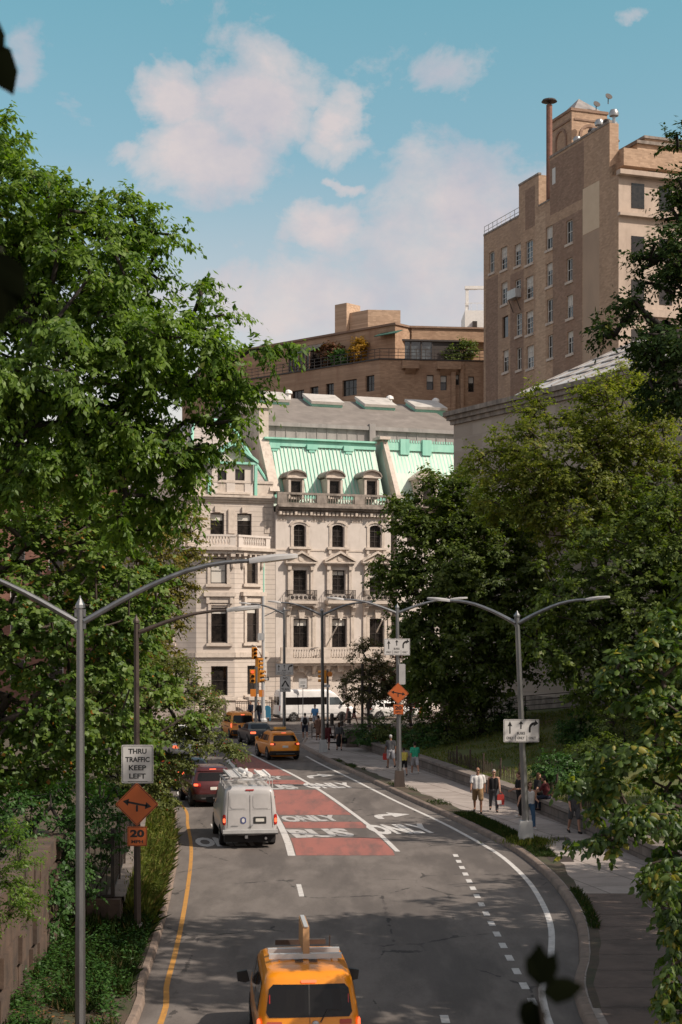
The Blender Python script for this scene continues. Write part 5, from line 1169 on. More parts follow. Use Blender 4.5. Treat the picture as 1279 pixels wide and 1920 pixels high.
def cargo_van(label, loc, heading):
    sh = Shell([(.38, .1, 5.2, .90, .14), (.5, .02, 5.45, .98, .14), (.75, .02, 5.5, 1.0, .12), (1.05, .04, 5.45, 1.0, .12), (1.15, .05, 4.9, .99, .12), (1.25, .06, 4.4, .98, .12), (1.9, .12, 3.7, .90, .13), (2.02, .16, 3.5, .865, .15), (2.10, .27, 3.3, .79, .2)], .05)
    o = vehicle('cargo_van', label, 'van', loc, heading, sh, 'van_white', (1.15, 4.5), .37)
    for y in (-.006, .006): pass
    part(o, sh.rear(-.008, .008, .66, 1.98, .006, rc=.001, ny=2), 'door_seam', 'black_plastic')
    for s in (-1, 1):
        part(o, sh.rear(min(s * .80, s * .815), max(s * .80, s * .815), .72, 1.95, .006, rc=.001, ny=2, y0t=min(s * .74, s * .755), y1t=max(s * .74, s * .755)), 'door_seam', 'black_plastic')
        tl = part(o, sh.rear(min(s * .855, s * .97), max(s * .855, s * .97), .82, 1.18, .016, rc=.02, ny=4), 'tail_light', 'tail_red'); part(tl, sh.rear(min(s * .87, s * .955), max(s * .87, s * .955), .90, 1.05, .022, rc=.02, ny=4), 'lit_lamp', 'tail_lit')
        part(o, sh.rear(min(s * .1, s * .74), max(s * .1, s * .74), 1.345, 1.36, .008, rc=.002), 'door_crease', 'galvanised_light')
        part(o, sh.rear(min(s * .11, s * .70), max(s * .11, s * .70), 1.38, 1.88, .010, rc=.06), 'door_panel', 'van_white')
        part(o, sh.side(3.35, 4.15, 1.25, 1.82, s, x1t=3.75), 'side_window', 'car_glass')
    part(o, sh.rear(-.15, .15, 2.0, 2.04, .03, rc=.01), 'brake_light', 'tail_red')
    p = part(o, sh.rear(-.58, -.12, .86, 1.10, .014, rc=.01), 'plate_recess', 'black_plastic'); part(p, sh.rear(-.50, -.20, .93, 1.04, .02, rc=.01), 'number_plate', 'plate')
    s_ = part(o, sh.rear(.14, .34, .86, 1.10, .012, rc=.08), 'door_sticker', 'sticker_blue'); part(s_, sh.rear(.19, .29, .91, 1.05, .018, rc=.04), 'sticker_centre', 'sign_white')
    part(o, sh.rear(.42, .68, .77, .80, .012, rc=.005), 'badge', 'rim_metal')
    mb = MB(); mb.tube([(sh.rx(0, .8) - .05, -.02, .80), (sh.rx(0, .8) - .05, -.10, .82)], .025, 6); part(o, mb, 'door_handle', 'rim_metal')
    mb = MB(); mb.box(-.20, .02, -.97, .97, .50, .66); bm_ = part(o, mb, 'bumper', 'galvanised_light'); mb = MB(); mb.box(-.21, -.19, -.97, .97, .50, .545); part(bm_, mb, 'bumper_strip', 'black_plastic')
    mb = MB(); mb.box(.0, .5, -.9, .9, .22, .48); part(o, mb, 'underbody', 'rubber')
    mb = MB(); mb.tube([(-.15, -.55, .36), (.5, -.55, .36)], .045, 8); mb.box(-.28, 0, .1, .2, .38, .48); part(o, mb, 'exhaust', 'rim_metal')
    part(o, sh.rear(-.8, .8, 1.32, 1.85, .008, True), 'windscreen', 'car_glass'); mirrors(o, sh, 3.9, 1.25, 'black_plastic', .28)
    mb = MB()
    for x in (.55, 1.6, 2.7):
        mb.tube([(x, -.86, 2.05), (x, -.84, 2.32), (x, .84, 2.32), (x, .86, 2.05)], .028, 6)
    for y in (-.84, .84): mb.tube([(.4, y, 2.32), (2.95, y, 2.32)], .028, 6)
    rk = part(o, mb, 'roof_rack', 'rack_metal')
    mb = MB()
    for y in (.32, .66): mb.box(-.1, 3.0, y - .03, y + .03, 2.36, 2.44)
    for k in range(10): mb.tube([(.05 + k * .31, .32, 2.40), (.05 + k * .31, .66, 2.40)], .018, 5)
    l_ = mb.build('ladder', 'rack_metal'); l_.location = loc; l_.rotation_euler.z = math.pi / 2 + heading; tag(l_, 'aluminium ladder lying on the roof rack of the white cargo van', 'ladder')
    mb = MB()
    for y in (-.40, -.70): mb.box(.3, 2.6, y - .03, y + .03, 2.36, 2.44)
    for k in range(8): mb.tube([(.45 + k * .29, -.40, 2.40), (.45 + k * .29, -.70, 2.40)], .018, 5)
    mb.tube([(.9, -.1, 2.4), (2.8, .1, 2.42)], .09, 8); mb.tube([(1.0, .12, 2.4), (2.7, -.12, 2.43)], .06, 8)
    l_ = mb.build('equipment_bundle', 'white_paint'); l_.location = loc; l_.rotation_euler.z = math.pi / 2 + heading; tag(l_, 'white bundle of tubes and short ladder strapped on the right of the van roof', 'equipment')
    return o
SUV_L = [(.22, .2, 4.3, .76, .25), (.35, .04, 4.48, .87, .25), (.55, 0, 4.55, .92, .25), (.8, .04, 4.53, .93, .22), (.95, .08, 4.4, .925, .22), (1.02, .11, 3.9, .90, .22), (1.08, .14, 3.45, .88, .22), (1.45, .42, 2.75, .745, .22), (1.58, .53, 2.5, .69, .24), (1.65, .75, 2.2, .60, .3)]
def suv(label, loc, heading, paint, cat='car', name='suv', roof_sign=False, bright=True, plate='plate'):
    sh = Shell(SUV_L, .07); o = vehicle(name, label, cat, loc, heading, sh, paint, (.82, 3.55), .36)
    part(o, sh.rear(-.70, .70, 1.10, 1.44, y0t=-.60, y1t=.60), 'rear_window', 'car_glass')
    mb = sh.rear(-.66, .66, 1.50, 1.56, .05, rc=.02); part(o, mb, 'roof_spoiler', paint)
    part(o, sh.rear(-.14, .14, 1.555, 1.585, .05, rc=.01), 'brake_light', 'tail_lit' if bright else 'tail_red')
    for s in (-1, 1):
        tl = part(o, sh.rear(min(s * .56, s * .86), max(s * .56, s * .86), .88, 1.02, .014, rc=.03, ny=8), 'tail_light', 'tail_red'); part(tl, sh.rear(min(s * .68, s * .85), max(s * .68, s * .85), .90, 1.0, .022, rc=.03, ny=6), 'lit_lamp', 'tail_lit' if bright else 'tail_red')
        part(o, sh.side(.75, 1.25, 1.12, 1.42, s, x0t=.95, x1t=1.25), 'side_window', 'car_glass'); part(o, sh.side(1.33, 2.2, 1.10, 1.44, s), 'side_window', 'car_glass'); part(o, sh.side(2.28, 3.2, 1.10, 1.44, s, x1t=2.65), 'side_window', 'car_glass')
        mb = MB(); mb.tube([(.9, s * .60, 1.66), (1.0, s * .60, 1.70), (2.3, s * .60, 1.70), (2.4, s * .60, 1.66)], .018, 5); part(o, mb, 'roof_rail', 'black_plastic')
    part(o, sh.rear(-.90, .90, .30, .56, .012, rc=.05, ny=14), 'bumper', 'black_plastic'); part(o, sh.rear(-.55, .55, .36, .42, .022, rc=.02), 'skid_plate', 'galvanised')
    part(o, sh.rear(-.17, .17, .74, .86, .012, rc=.01), 'number_plate', plate)
    part(o, sh.rear(-.66, .66, 1.12, 1.42, .008, True), 'windscreen', 'car_glass')
    for s in (-1, 1): part(o, sh.rear(min(s * .5, s * .85), max(s * .5, s * .85), .72, .88, .012, True, rc=.03), 'headlight', 'glass_sky')
    mirrors(o, sh, 3.0, 1.05, paint if paint != 'maroon' else 'black_plastic')
    if roof_sign:
        mb = MB(); mb.prism([(1.3, 1.68), (1.6, 1.68), (1.56, 1.86), (1.34, 1.86)], -.35, .35); part(o, mb, 'roof_sign', 'taxi_yellow')
        mb = MB(); mb.box(1.0, 1.9, -.55, .55, 1.69, 1.72); part(o, mb, 'roof_rack', 'black_plastic')
    return o
def sedan(label, loc, heading, paint, name='sedan', bright=True, cat='car'):
    sh = Shell([(.2, .2, 4.4, .75, .25), (.33, .05, 4.6, .86, .25), (.55, 0, 4.66, .9, .25), (.8, .03, 4.62, .905, .22), (.93, .06, 4.4, .90, .22), (.99, .12, 3.9, .88, .22), (1.03, .62, 3.5, .85, .22), (1.05, .78, 3.4, .83, .22), (1.36, 1.45, 2.65, .68, .22), (1.43, 1.75, 2.35, .60, .28)], .06)
    o = vehicle(name, label, cat, loc, heading, sh, paint, (.95, 3.7), .33)
    part(o, sh.rear(-.66, .66, 1.065, 1.33, y0t=-.56, y1t=.56), 'rear_window', 'car_glass')
    for s in (-1, 1):
        part(o, sh.rear(min(s * .5, s * .85), max(s * .5, s * .85), .78, .92, .012, rc=.03, ny=8), 'tail_light', 'tail_lit' if bright else 'tail_red')
        part(o, sh.side(1.0, 2.05, 1.06, 1.33, s, x0t=1.55), 'side_window', 'car_glass'); part(o, sh.side(2.12, 3.2, 1.06, 1.33, s, x1t=2.7), 'side_window', 'car_glass')
    part(o, sh.rear(-.85, .85, .28, .45, .012, rc=.05, ny=12), 'bumper', 'black_plastic'); part(o, sh.rear(-.17, .17, .62, .74, .012, rc=.01), 'number_plate', 'plate'); part(o, sh.rear(-.6, .6, 1.07, 1.33, .008, True), 'windscreen', 'car_glass'); mirrors(o, sh, 3.0, 1.02, paint, .17)
    return o
def passenger_van(label, loc, rz):
    sh = Shell([(.32, .1, 6.7, .92, .12), (.45, 0, 6.93, .98, .14), (.8, .02, 6.95, 1.0, .12), (1.05, .03, 6.8, 1.0, .12), (1.18, .04, 6.35, .99, .12), (1.32, .05, 5.95, .98, .12), (1.9, .07, 5.45, .95, .13), (2.35, .1, 5.0, .92, .14), (2.6, .2, 4.6, .87, .2), (2.70, .4, 4.3, .77, .25)], .05)
    o = vehicle('passenger_van', label, 'van', loc, rz - math.pi / 2, sh, 'clean_white', (1.25, 5.55), .37)
    for s in (-1, 1):
        part(o, sh.side(.35, 4.25, 1.42, 2.05, s), 'side_window', 'car_glass'); part(o, sh.side(4.45, 5.75, 1.38, 2.02, s, x1t=5.25), 'cab_window', 'glass_sky'); part(o, sh.side(.1, 6.7, .62, .70, s, .014), 'side_strip', 'galvanised_light')
        part(o, sh.rear(min(s * .84, s * .95), max(s * .84, s * .95), .9, 1.4, .014, rc=.03), 'tail_light', 'tail_red'); part(o, sh.rear(min(s * .06, s * .74), max(s * .06, s * .74), 1.4, 2.1, .01), 'rear_window', 'car_glass')
        part(o, sh.side(4.32, 4.335, .5, 2.2, s, .006), 'door_seam', 'black_plastic')
    part(o, sh.rear(-.92, .92, .32, .6, .02, rc=.05), 'bumper', 'black_plastic'); part(o, sh.rear(-.8, .8, 1.4, 2.1, .008, True), 'windscreen', 'car_glass'); mirrors(o, sh, 5.6, 1.4, 'black_plastic', .28)
    return o

def ground_at(u, v): g = gnd(u, v); return (g.x, g.y, 0.0)
nt = compact_van('yellow taxi van with advertising board and rack on its roof, nearest the viewer', (-.50, 25.45, 0), R(5)); nt.scale = (.97, .97, .95)
cv = cargo_van('dirty white cargo van with ladders on its roof, stopped beside the red bus lane', (-3.06, 53.8, 0), R(8.5)); cv.scale = (.95, .95, .97)
suv('dark maroon suv with lit brake lights just ahead of the white cargo van', ground_at(402, 1514), R(14), 'maroon', plate='plate')
suv('yellow taxi suv with black bumper driving in the right lane towards the avenue', ground_at(535, 1426), R(15), 'taxi_paint', 'taxi', 'taxi', True)
sedan('dark sedan between the yellow taxi suv and the farthest yellow taxi', ground_at(494, 1398), R(15), 'dark_blue', bright=True)
compact_van('yellow taxi van waiting at the avenue, farthest of the taxis', ground_at(456, 1385), R(14), ad=False)
sedan('dark sedan half hidden by low branches ahead of the maroon suv', ground_at(368, 1484), R(15), 'dark_blue')
sedan('pale silver sedan behind the spreading tree, left edge of the street', ground_at(352, 1428), R(17), 'silver')
sedan('white sedan behind the spreading tree, close to the avenue', ground_at(338, 1402), R(17), 'clean_white')
p = AV0 + av_n * 13.5 + av_d * 2.7; passenger_van('long white high-roofed passenger van parked across the end of the street', (p[0], p[1], 0), AV)
p = AV0 + av_n * 13.5 + av_d * 10.9; o = suv('white suv parked on the avenue right of the white passenger van', (p[0], p[1], 0), AV - math.pi / 2, 'clean_white', bright=False)

# ------------------------------------------------------------------ street lamps
def lamp(label, u, v, vtop, arms, m='galvanised', tilt=0.0, base='galvanised_light', r0=.105, z=.15, arm_len=2.75, rise=.85, group='street lamps along the road', base_h=.75, turn=0.0, head=True):
    g = gnd(u, v, z); h = CZ - (vtop - V0) * g.y / FPX - z
    o = thing('street_lamp', label, 'street lamp', tuple(g), 0, group)
    top = Vector((math.tan(tilt) * h, 0, h))
    mb = MB(); mb.tube([(0, 0, base_h * .9), top * .5 + Vector((0, 0, base_h * .2)), top], [r0, r0 * .86, r0 * .66], 8); pole = mb.build('pole', m, o, smooth=20)
    mb = MB(); mb.lathe([(r0 * .95, 0), (r0 * .9, .05), (r0 * .2, .16), (.01, .2)], 8, 0, Matrix.Translation(top)); mb.build('pole_cap', m, pole)
    w = r0 * 2.1; mb = MB(); mb.add([(-w, -w, 0), (w, -w, 0), (w, w, 0), (-w, w, 0), (-w * .8, -w * .8, base_h), (w * .8, -w * .8, base_h), (w * .8, w * .8, base_h), (-w * .8, w * .8, base_h)], [(0, 1, 5, 4), (1, 2, 6, 5), (2, 3, 7, 6), (3, 0, 4, 7), (4, 5, 6, 7)]); mb.build('base', base, o)
    for a in arms:
        d = Vector((math.cos(a + turn), math.sin(a + turn), 0)); L_ = arm_len
        prof = [(0.06, -.22), (.32 * L_, -.22 + .48 * rise), (.6 * L_, -.22 + .83 * rise), (.82 * L_, -.22 + .97 * rise), (L_, -.22 + rise)]
        pts = smooth_line(prof, .25); ps = [top + d * q[0] + Vector((0, 0, q[1])) for q in pts]
        mb = MB(); mb.tube(ps, list(np.linspace(r0 * .62, r0 * .36, len(ps))), 8); ar = mb.build('arm', m, o, smooth=40)
        mb = MB()
        for k in (-.16, .04): mb.box(.05, .09, -.035, .035, k - .18, k - .06, 0, Matrix.Translation(top) @ Matrix.Rotation(a + turn, 4, 'Z'))
        mb.build('arm_bracket', m, ar)
        M = Matrix.Translation(ps[-1]) @ Matrix.Rotation(a + turn, 4, 'Z') @ Matrix.Rotation(R(-7), 4, 'Y')
        mb = MB(); pr = [(-.12, .06, .05), (.05, .12, .07), (.30, .16, .07), (.58, .15, .045), (.68, .09, .03)]
        rows = [[(x, s * w_, zz) for s, zz in ((-1, -.035), (-1, t_ * .4), (-.6, t_), (.6, t_), (1, t_ * .4), (1, -.035))] for x, w_, t_ in pr]
        mb.grid([[M @ Vector(p) for p in r + [r[0]]] for r in rows]); mb.add([M @ Vector(p) for p in rows[0]], [tuple(range(6))]); mb.add([M @ Vector(p) for p in rows[-1]], [tuple(range(6))])
        hd = mb.build('lamp_head', 'lamp_grey', o, smooth=50)
        mb = MB(); mb.box(.08, .60, -.12, .12, -.05, -.037, 0, M); mb.build('lens', 'lamp_lens', hd)
    return o, g, h
near_lamp, *_ = lamp('grey double-armed street lamp at the left, nearest the viewer', 150.5, 2000, 1140, (R(2), R(182)), r0=.088, turn=R(4), arm_len=2.85, rise=1.0, base_h=.6)
left_lamp, gl, hl = lamp('brown single-armed street lamp carrying the thru traffic sign, at the left kerb', 258, 1760, 1168, (R(8),), 'brown_metal', base='concrete', r0=.085, arm_len=2.2, rise=.52, base_h=.35, tilt=-.004)
right_lamp, gr, hr = lamp('double-armed street lamp nearest on the right pavement, with lane sign', 986, 1580, 1156, (R(-18), R(162)), r0=.12, tilt=R(-2.2), arm_len=2.45, rise=.78)
mid_lamp, gm, hm = lamp('double-armed street lamp with orange diamond sign, second along the right pavement', 749, 1475, 1140, (R(2), R(182)), r0=.12, tilt=R(-.7), base='brown_metal', arm_len=2.6, rise=.62)
far_lamp, gf, hf = lamp('double-armed street lamp behind the yellow taxi suv, third along the right pavement', 606, 1410, 1146, (R(2), R(182)), r0=.12, tilt=R(-.5), arm_len=2.6, rise=.75)
last_lamp, gz, hz = lamp('single-armed street lamp carrying the no turn sign, farthest up the street', 533, 1390, 1144, (R(178),), r0=.12, z=.0, arm_len=2.4, rise=.65)

# ------------------------------------------------------------------ signs
def sign_at(u, v, Y): p = at(u, v, Y); return p
ARROW_UP = [(-.035, 0), (.035, 0), (.035, .62), (.13, .58), (0, 1.0), (-.13, .58), (-.035, .62)]
def flat(mb, poly, x, z, sx, sz, y=-.014): mb.add([(x + p[0] * sx, y, z + p[1] * sz) for p in poly], [tuple(range(len(poly)))])
def rounded(w, h, r, n=4): return [(cx + r * math.cos(a), cz + r * math.sin(a)) for cx, cz, a0 in ((w / 2 - r, h / 2 - r, 0), (-w / 2 + r, h / 2 - r, 90), (-w / 2 + r, -h / 2 + r, 180), (w / 2 - r, -h / 2 + r, 270)) for a in [R(a0 + 90 * k / n) for k in range(n + 1)]]
def border(mb, w, h, r, t, inset=.02, y=-.0135):
    A, B = rounded(w - 2 * inset, h - 2 * inset, r), rounded(w - 2 * inset - 2 * t, h - 2 * inset - 2 * t, max(.005, r - t)); n = len(A); b = len(mb.v)
    mb.v += [(p[0], y, p[1]) for p in A] + [(p[0], y, p[1]) for p in B]
    for i in range(n): mb.f.append((b + i, b + (i + 1) % n, b + n + (i + 1) % n, b + n + i)); mb.m.append(0)
def sign(name, label, cat, pos, w, h, m, rz=0.0, r=.03, diamond=False, group=None):
    o = thing(name, label, cat, pos, rz, group); mb = MB(); P = rounded(w, h, r)
    if diamond: P = [((a - b) * .7071, (a + b) * .7071) for a, b in P]
    mb.prism(P, -.012, .0); mb.build('plate', m, o)
    mb = MB(); mb.box(-.05, .05, .0, .06, h * .3, h * .3 + .05); mb.box(-.05, .05, .0, .06, -h * .3 - .05, -h * .3); mb.build('bracket', 'galvanised', o); return o
def lane_sign(label, u, v, Y, w=1.2, h=.77, rz=0.0):
    o = sign('lane_sign', label, 'sign', sign_at(u, v, Y), w, h, 'sign_white', rz, group='three-lane arrow signs on the lamp posts')
    mb = MB(); border(mb, w, h, .03, .012)
    x = [-w * .32, -w * .01, w * .31]
    flat(mb, ARROW_UP, x[0], -.10, .62, .42); flat(mb, ARROW_UP, x[1], .06, .62, .27)
    c = [(-.05 * 1.4, -.0)]
    out = [(-.12, 0), (-.055, 0), (-.055, .16), (-.01, .23), (.05, .26), (.03, .20), (.20, .30), (.10, .42), (.085, .355), (-.01, .33), (-.09, .26), (-.12, .16)]
    b = [(p[0] + x[2], -.014, p[1] - .06) for p in out]; mb.add(b, [(0, 1, 2, 11), (11, 2, 3, 10), (10, 3, 4, 9), (9, 4, 8), (8, 4, 5), (8, 5, 6), (8, 6, 7)])
    for xx in x: add_text(mb, 'ONLY', xx, -.29, .095, .24, -.014)
    add_text(mb, 'BUSES', x[1], -.13, .095, .27, -.014)
    for xx in (-w * .165, w * .155): mb.box(xx - .006, xx + .006, -.016, -.0125, -.34, -.16)
    mb.build('legend', 'sign_black', o); return o
lane_sign('white lane sign with three arrows on the nearest lamp of the right pavement', 977.5, 1370, gr.y - .16)
lane_sign('white lane sign with three arrows above the orange diamond sign', 744.5, 1213, gm.y - .16)
lane_sign('white lane sign with three arrows above the no turn sign', 533.5, 1255, gz.y - .16)
o = sign('no_turn_sign', 'white no turn sign with bent arrow under the farthest lane sign', 'sign', sign_at(535, 1282, gz.y - .16), .74, 1.1, 'sign_white')
mb = MB(); border(mb, .74, 1.1, .03, .012); add_text(mb, 'NO', 0, .30, .16, .30, -.014); add_text(mb, 'TURN', 0, -.46, .16, .52, -.014)
mb.add([(-.28, -.014, -.2), (-.16, -.014, -.2), (.0, -.014, .12), (.16, -.014, -.2), (.28, -.014, -.2), (.04, -.014, .22), (-.04, -.014, .22)], [(0, 1, 2, 6), (2, 3, 4, 5), (2, 5, 6)]); mb.build('legend', 'sign_black', o)
o = sign('traffic_sign', 'white thru traffic keep left sign on the brown lamp post', 'sign', sign_at(258, 1432.5, gl.y - .12), .73, .88, 'sign_white', r=.03)
mb = MB(); border(mb, .73, .88, .03, .012)
for k, s in enumerate(('THRU', 'TRAFFIC', 'KEEP', 'LEFT')): add_text(mb, s, 0, .235 - .19 * k, .125, (.42, .56, .40, .38)[k], -.014, bold=.03)
mb.box(-.22, .24, -.016, -.0125, -.405, -.397); mb.build('legend', 'sign_black', o)
def diamond(label, u, v, Y, side):
    o = sign('warning_sign', label, 'sign', sign_at(u, v, Y), side, side, 'sign_orange', r=.04, diamond=True, group='orange warning diamonds')
    mb = MB(); t_ = MB(); border(t_, side, side, .04, .012, .015); mb.add([((p[0] - p[2]) * .7071, p[1], (p[0] + p[2]) * .7071) for p in t_.v], t_.f)
    s = side / .72; c = R(-11); rot = lambda p: (p[0] * math.cos(c) - p[1] * math.sin(c), -.014, p[0] * math.sin(c) + p[1] * math.cos(c))
    for poly in ([(-.24, -.024), (.24, -.024), (.24, .024), (-.24, .024)], [(-.34, .0), (-.20, -.085), (-.20, .085)], [(.34, 0), (.20, .085), (.20, -.085)]): mb.add([rot((p[0] * s, p[1] * s + .01)) for p in poly], [tuple(range(len(poly)))])
    mb.box(-.024 * s, .024 * s, -.0165, -.0125, -.17 * s, -.02 * s); mb.build('legend', 'sign_black', o)
diamond('orange diamond warning sign with tilted double arrow on the brown lamp post', 257, 1508, gl.y - .12, .71)
diamond('orange diamond warning sign with tilted double arrow above the right pavement', 746.5, 1300, gm.y - .16, .71)
def speed(label, u, v, Y, w=.45):
    o = sign('speed_plate', label, 'sign', sign_at(u, v, Y), w, w, 'sign_orange', r=.02, group='orange speed plates'); mb = MB(); border(mb, w, w, .02, .01, .01)
    add_text(mb, '20', 0, -.02, .18, .33, -.014, bold=.05); add_text(mb, 'MPH', 0, -.16, .08, .27, -.014, bold=.03); mb.build('legend', 'sign_black', o)
speed('orange 20 mph plate on the brown lamp post at the left kerb', 257.5, 1568, gl.y - .12)
speed('orange 20 mph plate under the diamond sign above the right pavement', 747, 1330, gm.y - .16, .47)
p = at(754, 1264, gm.y); mb = MB(); mb.prism(rounded(.30, .95, .04), -.15, .15); o = mb.build('equipment_box', 'lamp_grey', None, p); tag(o, 'tall grey equipment box strapped to the lamp with the orange diamond', 'box')
# free-standing arrow sign near the avenue
g = gnd(568, 1350, .15); o = sign('arrow_sign', 'white sign with arrow to the right on a thin post before the white van', 'sign', sign_at(568, 1281, g.y), .70, .80, 'sign_white')
mb = MB(); add_text(mb, 'ALL TRAFFIC', 0, .04, .10, .5, -.014); mb.v, mb.f, mb.m = [], [], []; border(mb, .70, .80, .03, .012)
for z in (.10, .0): mb.box(-.22, .22, -.015, -.0125, z, z + .03)
mb.box(-.2, .06, -.016, -.0125, -.26, -.2); flat(mb, [(0, -.09), (.16, .0), (0, .09)], .05, -.23, 1, 1); mb.build('legend', 'sign_black', o)
p = at(568, 1281, g.y); mb = MB(); mb.tube([(0, .05, g.z - p.z), (0, .05, .35)], .03, 6); mb.build('post', 'galvanised', o)

# ------------------------------------------------------------------ traffic signals at the far corner
def signal_head(parent, M, lit=None):
    mb = MB(); mb.box(-.17, .17, -.12, .12, -.52, .52, 0, M); hd = mb.build('signal_head', 'signal_yellow', parent)
    for k in range(3):
        z = .34 - .34 * k; T = M @ Matrix.Translation((0, -.12, z)) @ Matrix.Rotation(R(90), 4, 'X')
        mb = MB(); mb.lathe([(.115, 0), (.115, .012)], 12, 0, T); mb.build('lens', 'lens_red' if lit == k else 'lens_off', hd)
        mb = MB(); arc = [(.15 * math.cos(a), .15 * math.sin(a)) for a in np.linspace(R(-30), R(210), 11)]; arc2 = [(.13 * math.cos(a), .13 * math.sin(a)) for a in np.linspace(R(-30), R(210), 11)]
        for i in range(10): mb.prism([arc[i], arc[i + 1], arc2[i + 1], arc2[i]], -.30, 0, 0, M @ Matrix.Translation((0, -.12, z)))
        mb.build('visor', 'signal_yellow', hd)
g = gnd(493.5, 1353, .15); so_ = thing('signal_pole', 'white signal pole with yellow traffic lights before the corner mansion', 'traffic light', tuple(g))
pz = lambda u, v: (at(u, v, g.y) - g)
mb = MB(); mb.tube([(0, 0, .9), (0, 0, pz(492, 1118).z)], [.17, .11], 10); mb.build('pole', 'galvanised_light', so_); mb = MB(); mb.lathe([(.34, 0), (.34, .15), (.22, .3), (.2, .95)], 10); mb.build('base', 'galvanised_light', so_)
mb = MB(); mb.tube([(0, 0, pz(0, 1240).z), (-.3, 0, pz(0, 1222).z), (-.6, 0, pz(0, 1212).z), (-.95, 0, pz(0, 1209).z)], .05, 6); mb.tube([(-.05, 0, pz(0, 1157).z), (.9, 0, pz(0, 1147).z), (2.2, -.2, pz(0, 1144).z)], .04, 6); mb.build('mast_arm', 'galvanised', so_)
for u, v, rz, lit in ((477, 1225, 12, None), (483.5, 1245, 70, None)): signal_head(so_, Matrix.Translation(pz(u, v)) @ Matrix.Rotation(R(rz), 4, 'Z') @ Matrix.Diagonal((1.25, 1.25, .95, 1)), lit)
signal_head(so_, Matrix.Translation(pz(486, 1268)) @ Matrix.Rotation(R(70), 4, 'Z') @ Matrix.Diagonal((1.25, 1.25, 1, 1)))
mb = MB(); mb.prism(rounded(.44, .58, .04), -.15, .15, 0, Matrix.Translation(pz(490.5, 1300))); mb.build('walk_signal', 'signal_orange_box', so_)
mb = MB(); mb.prism(rounded(.55, .6, .02), -.03, 0, 0, Matrix.Translation(pz(490, 1194) + Vector((0, -.15, 0)))); mb.build('small_sign', 'galvanised_light', so_)
o = sign('one_way_sign', 'black and white one way arrow plate on the white signal pole', 'sign', at(495.5, 1273, g.y - .2), .80, .26, 'sign_black', r=.02)
mb = MB(); mb.add([(-.34, -.014, -.06), (.15, -.014, -.06), (.15, -.014, -.11), (.36, -.014, 0), (.15, -.014, .11), (.15, -.014, .06), (-.34, -.014, .06)], [(0, 1, 5, 6), (1, 2, 3), (1, 3, 5), (5, 3, 4)]); mb.build('arrow', 'sign_white', o)
g2 = gnd(480, 1356, .15); s2 = thing('signal_pole', 'short grey signal pole with one yellow traffic light, left of the white pole', 'traffic light', tuple(g2)); pz = lambda u, v: (at(u, v, g2.y) - g2)
mb = MB(); mb.tube([(0, 0, 0), (0, 0, pz(0, 1250).z)], .12, 8); mb.build('pole', 'galvanised', s2)
signal_head(s2, Matrix.Translation(pz(473.5, 1268) + Vector((0, -.1, 0))) @ Matrix.Rotation(R(6), 4, 'Z') @ Matrix.Diagonal((1.25, 1.25, 1.05, 1)), 0)
mb = MB(); mb.prism(rounded(.44, .60, .04), -.3, -.05, 0, Matrix.Translation(pz(475, 1299))); mb.build('walk_signal', 'signal_orange_box', s2)
g3 = gnd(614.5, 1358, .15); s3 = thing('signal_pole', 'thin grey signal pole with side-on yellow traffic light right of the third lamp', 'traffic light', tuple(g3)); pz = lambda u, v: (at(u, v, g3.y) - g3)
mb = MB(); mb.tube([(0, 0, 0), (0, 0, pz(0, 1255).z)], .09, 8); mb.build('pole', 'galvanised', s3); signal_head(s3, Matrix.Translation(pz(608.5, 1269)) @ Matrix.Rotation(R(-85), 4, 'Z') @ Matrix.Diagonal((1.2, 1.2, 1, 1)))
mb = MB(); mb.prism(rounded(.4, .4, .15), -.2, .2, 0, Matrix.Translation(pz(618.5, 1264))); mb.build('walk_signal', 'signal_orange_box', s3)
mb = MB(); mb.prism(rounded(.5, .22, .02), -.12, -.1, 0, Matrix.Translation(pz(613, 1286))); mb.build('street_name_plate', 'sign_white', s3)

# ------------------------------------------------------------------ small street things near the avenue
def rail(name, label, cat, pts, h, posts, rails, m, r=.03, z=.15, group=None):
    o = thing(name, label, cat, (pts[0][0], pts[0][1], z), 0, group); P = [Vector((p[0] - pts[0][0], p[1] - pts[0][1], (p[2] - z) if len(p) > 2 else 0)) for p in pts]
    mb = MB()
    for zz in rails: mb.tube([p + Vector((0, 0, zz)) for p in P], r * .8, 6)
    mb.build('rail', m, o)
    for a, b in zip(P[:-1], P[1:]):
        n = max(1, int((b - a).length / posts))
        for k in range(n): q = a + (b - a) * k / n; t_ = MB(); t_.tube([q, q + Vector((0, 0, h))], r, 6); t_.build('post', m, o)
    t_ = MB(); t_.tube([P[-1], P[-1] + Vector((0, 0, h))], r, 6); t_.build('post', m, o); return o
rail('crowd_barrier', 'grey metal pedestrian rail at the pavement corner before the avenue', 'railing', [gnd(585, 1384, .15), gnd(627, 1388, .15), gnd(647, 1374, .15), gnd(700, 1369, .15)], 1.05, 2.2, (.45, 1.0), 'brown_metal', .035)
for i, (u, v) in enumerate(((622.5, 1361), (641, 1361), (655, 1356))):
    g = gnd(u, v, .15)
    if i == 0: mb = MB(); mb.lathe([(.15, 0), (.15, .8), (.17, .85), (.12, .95), (.03, 1.0)], 10); bo = mb.build('bollard', 'iron', None, tuple(g)); tag(bo, 'black bollard standing nearest the third street lamp', 'bollard', 'black bollards at the avenue kerb')
    else: bo2 = bo.copy(); COL.objects.link(bo2); bo2.location = tuple(g); bo2['label'] = ('black bollard in the middle of the three at the avenue kerb', 'black bollard nearest the park wall at the avenue kerb')[i - 1]
g = gnd(679.5, 1362, .15); mb = MB(); mb.tube([(0, 0, 0), (0, 0, 4.9)], .11, 8); o = mb.build('dark_post', 'iron', None, tuple(g)); tag(o, 'straight black post standing in front of the small street trees', 'post')
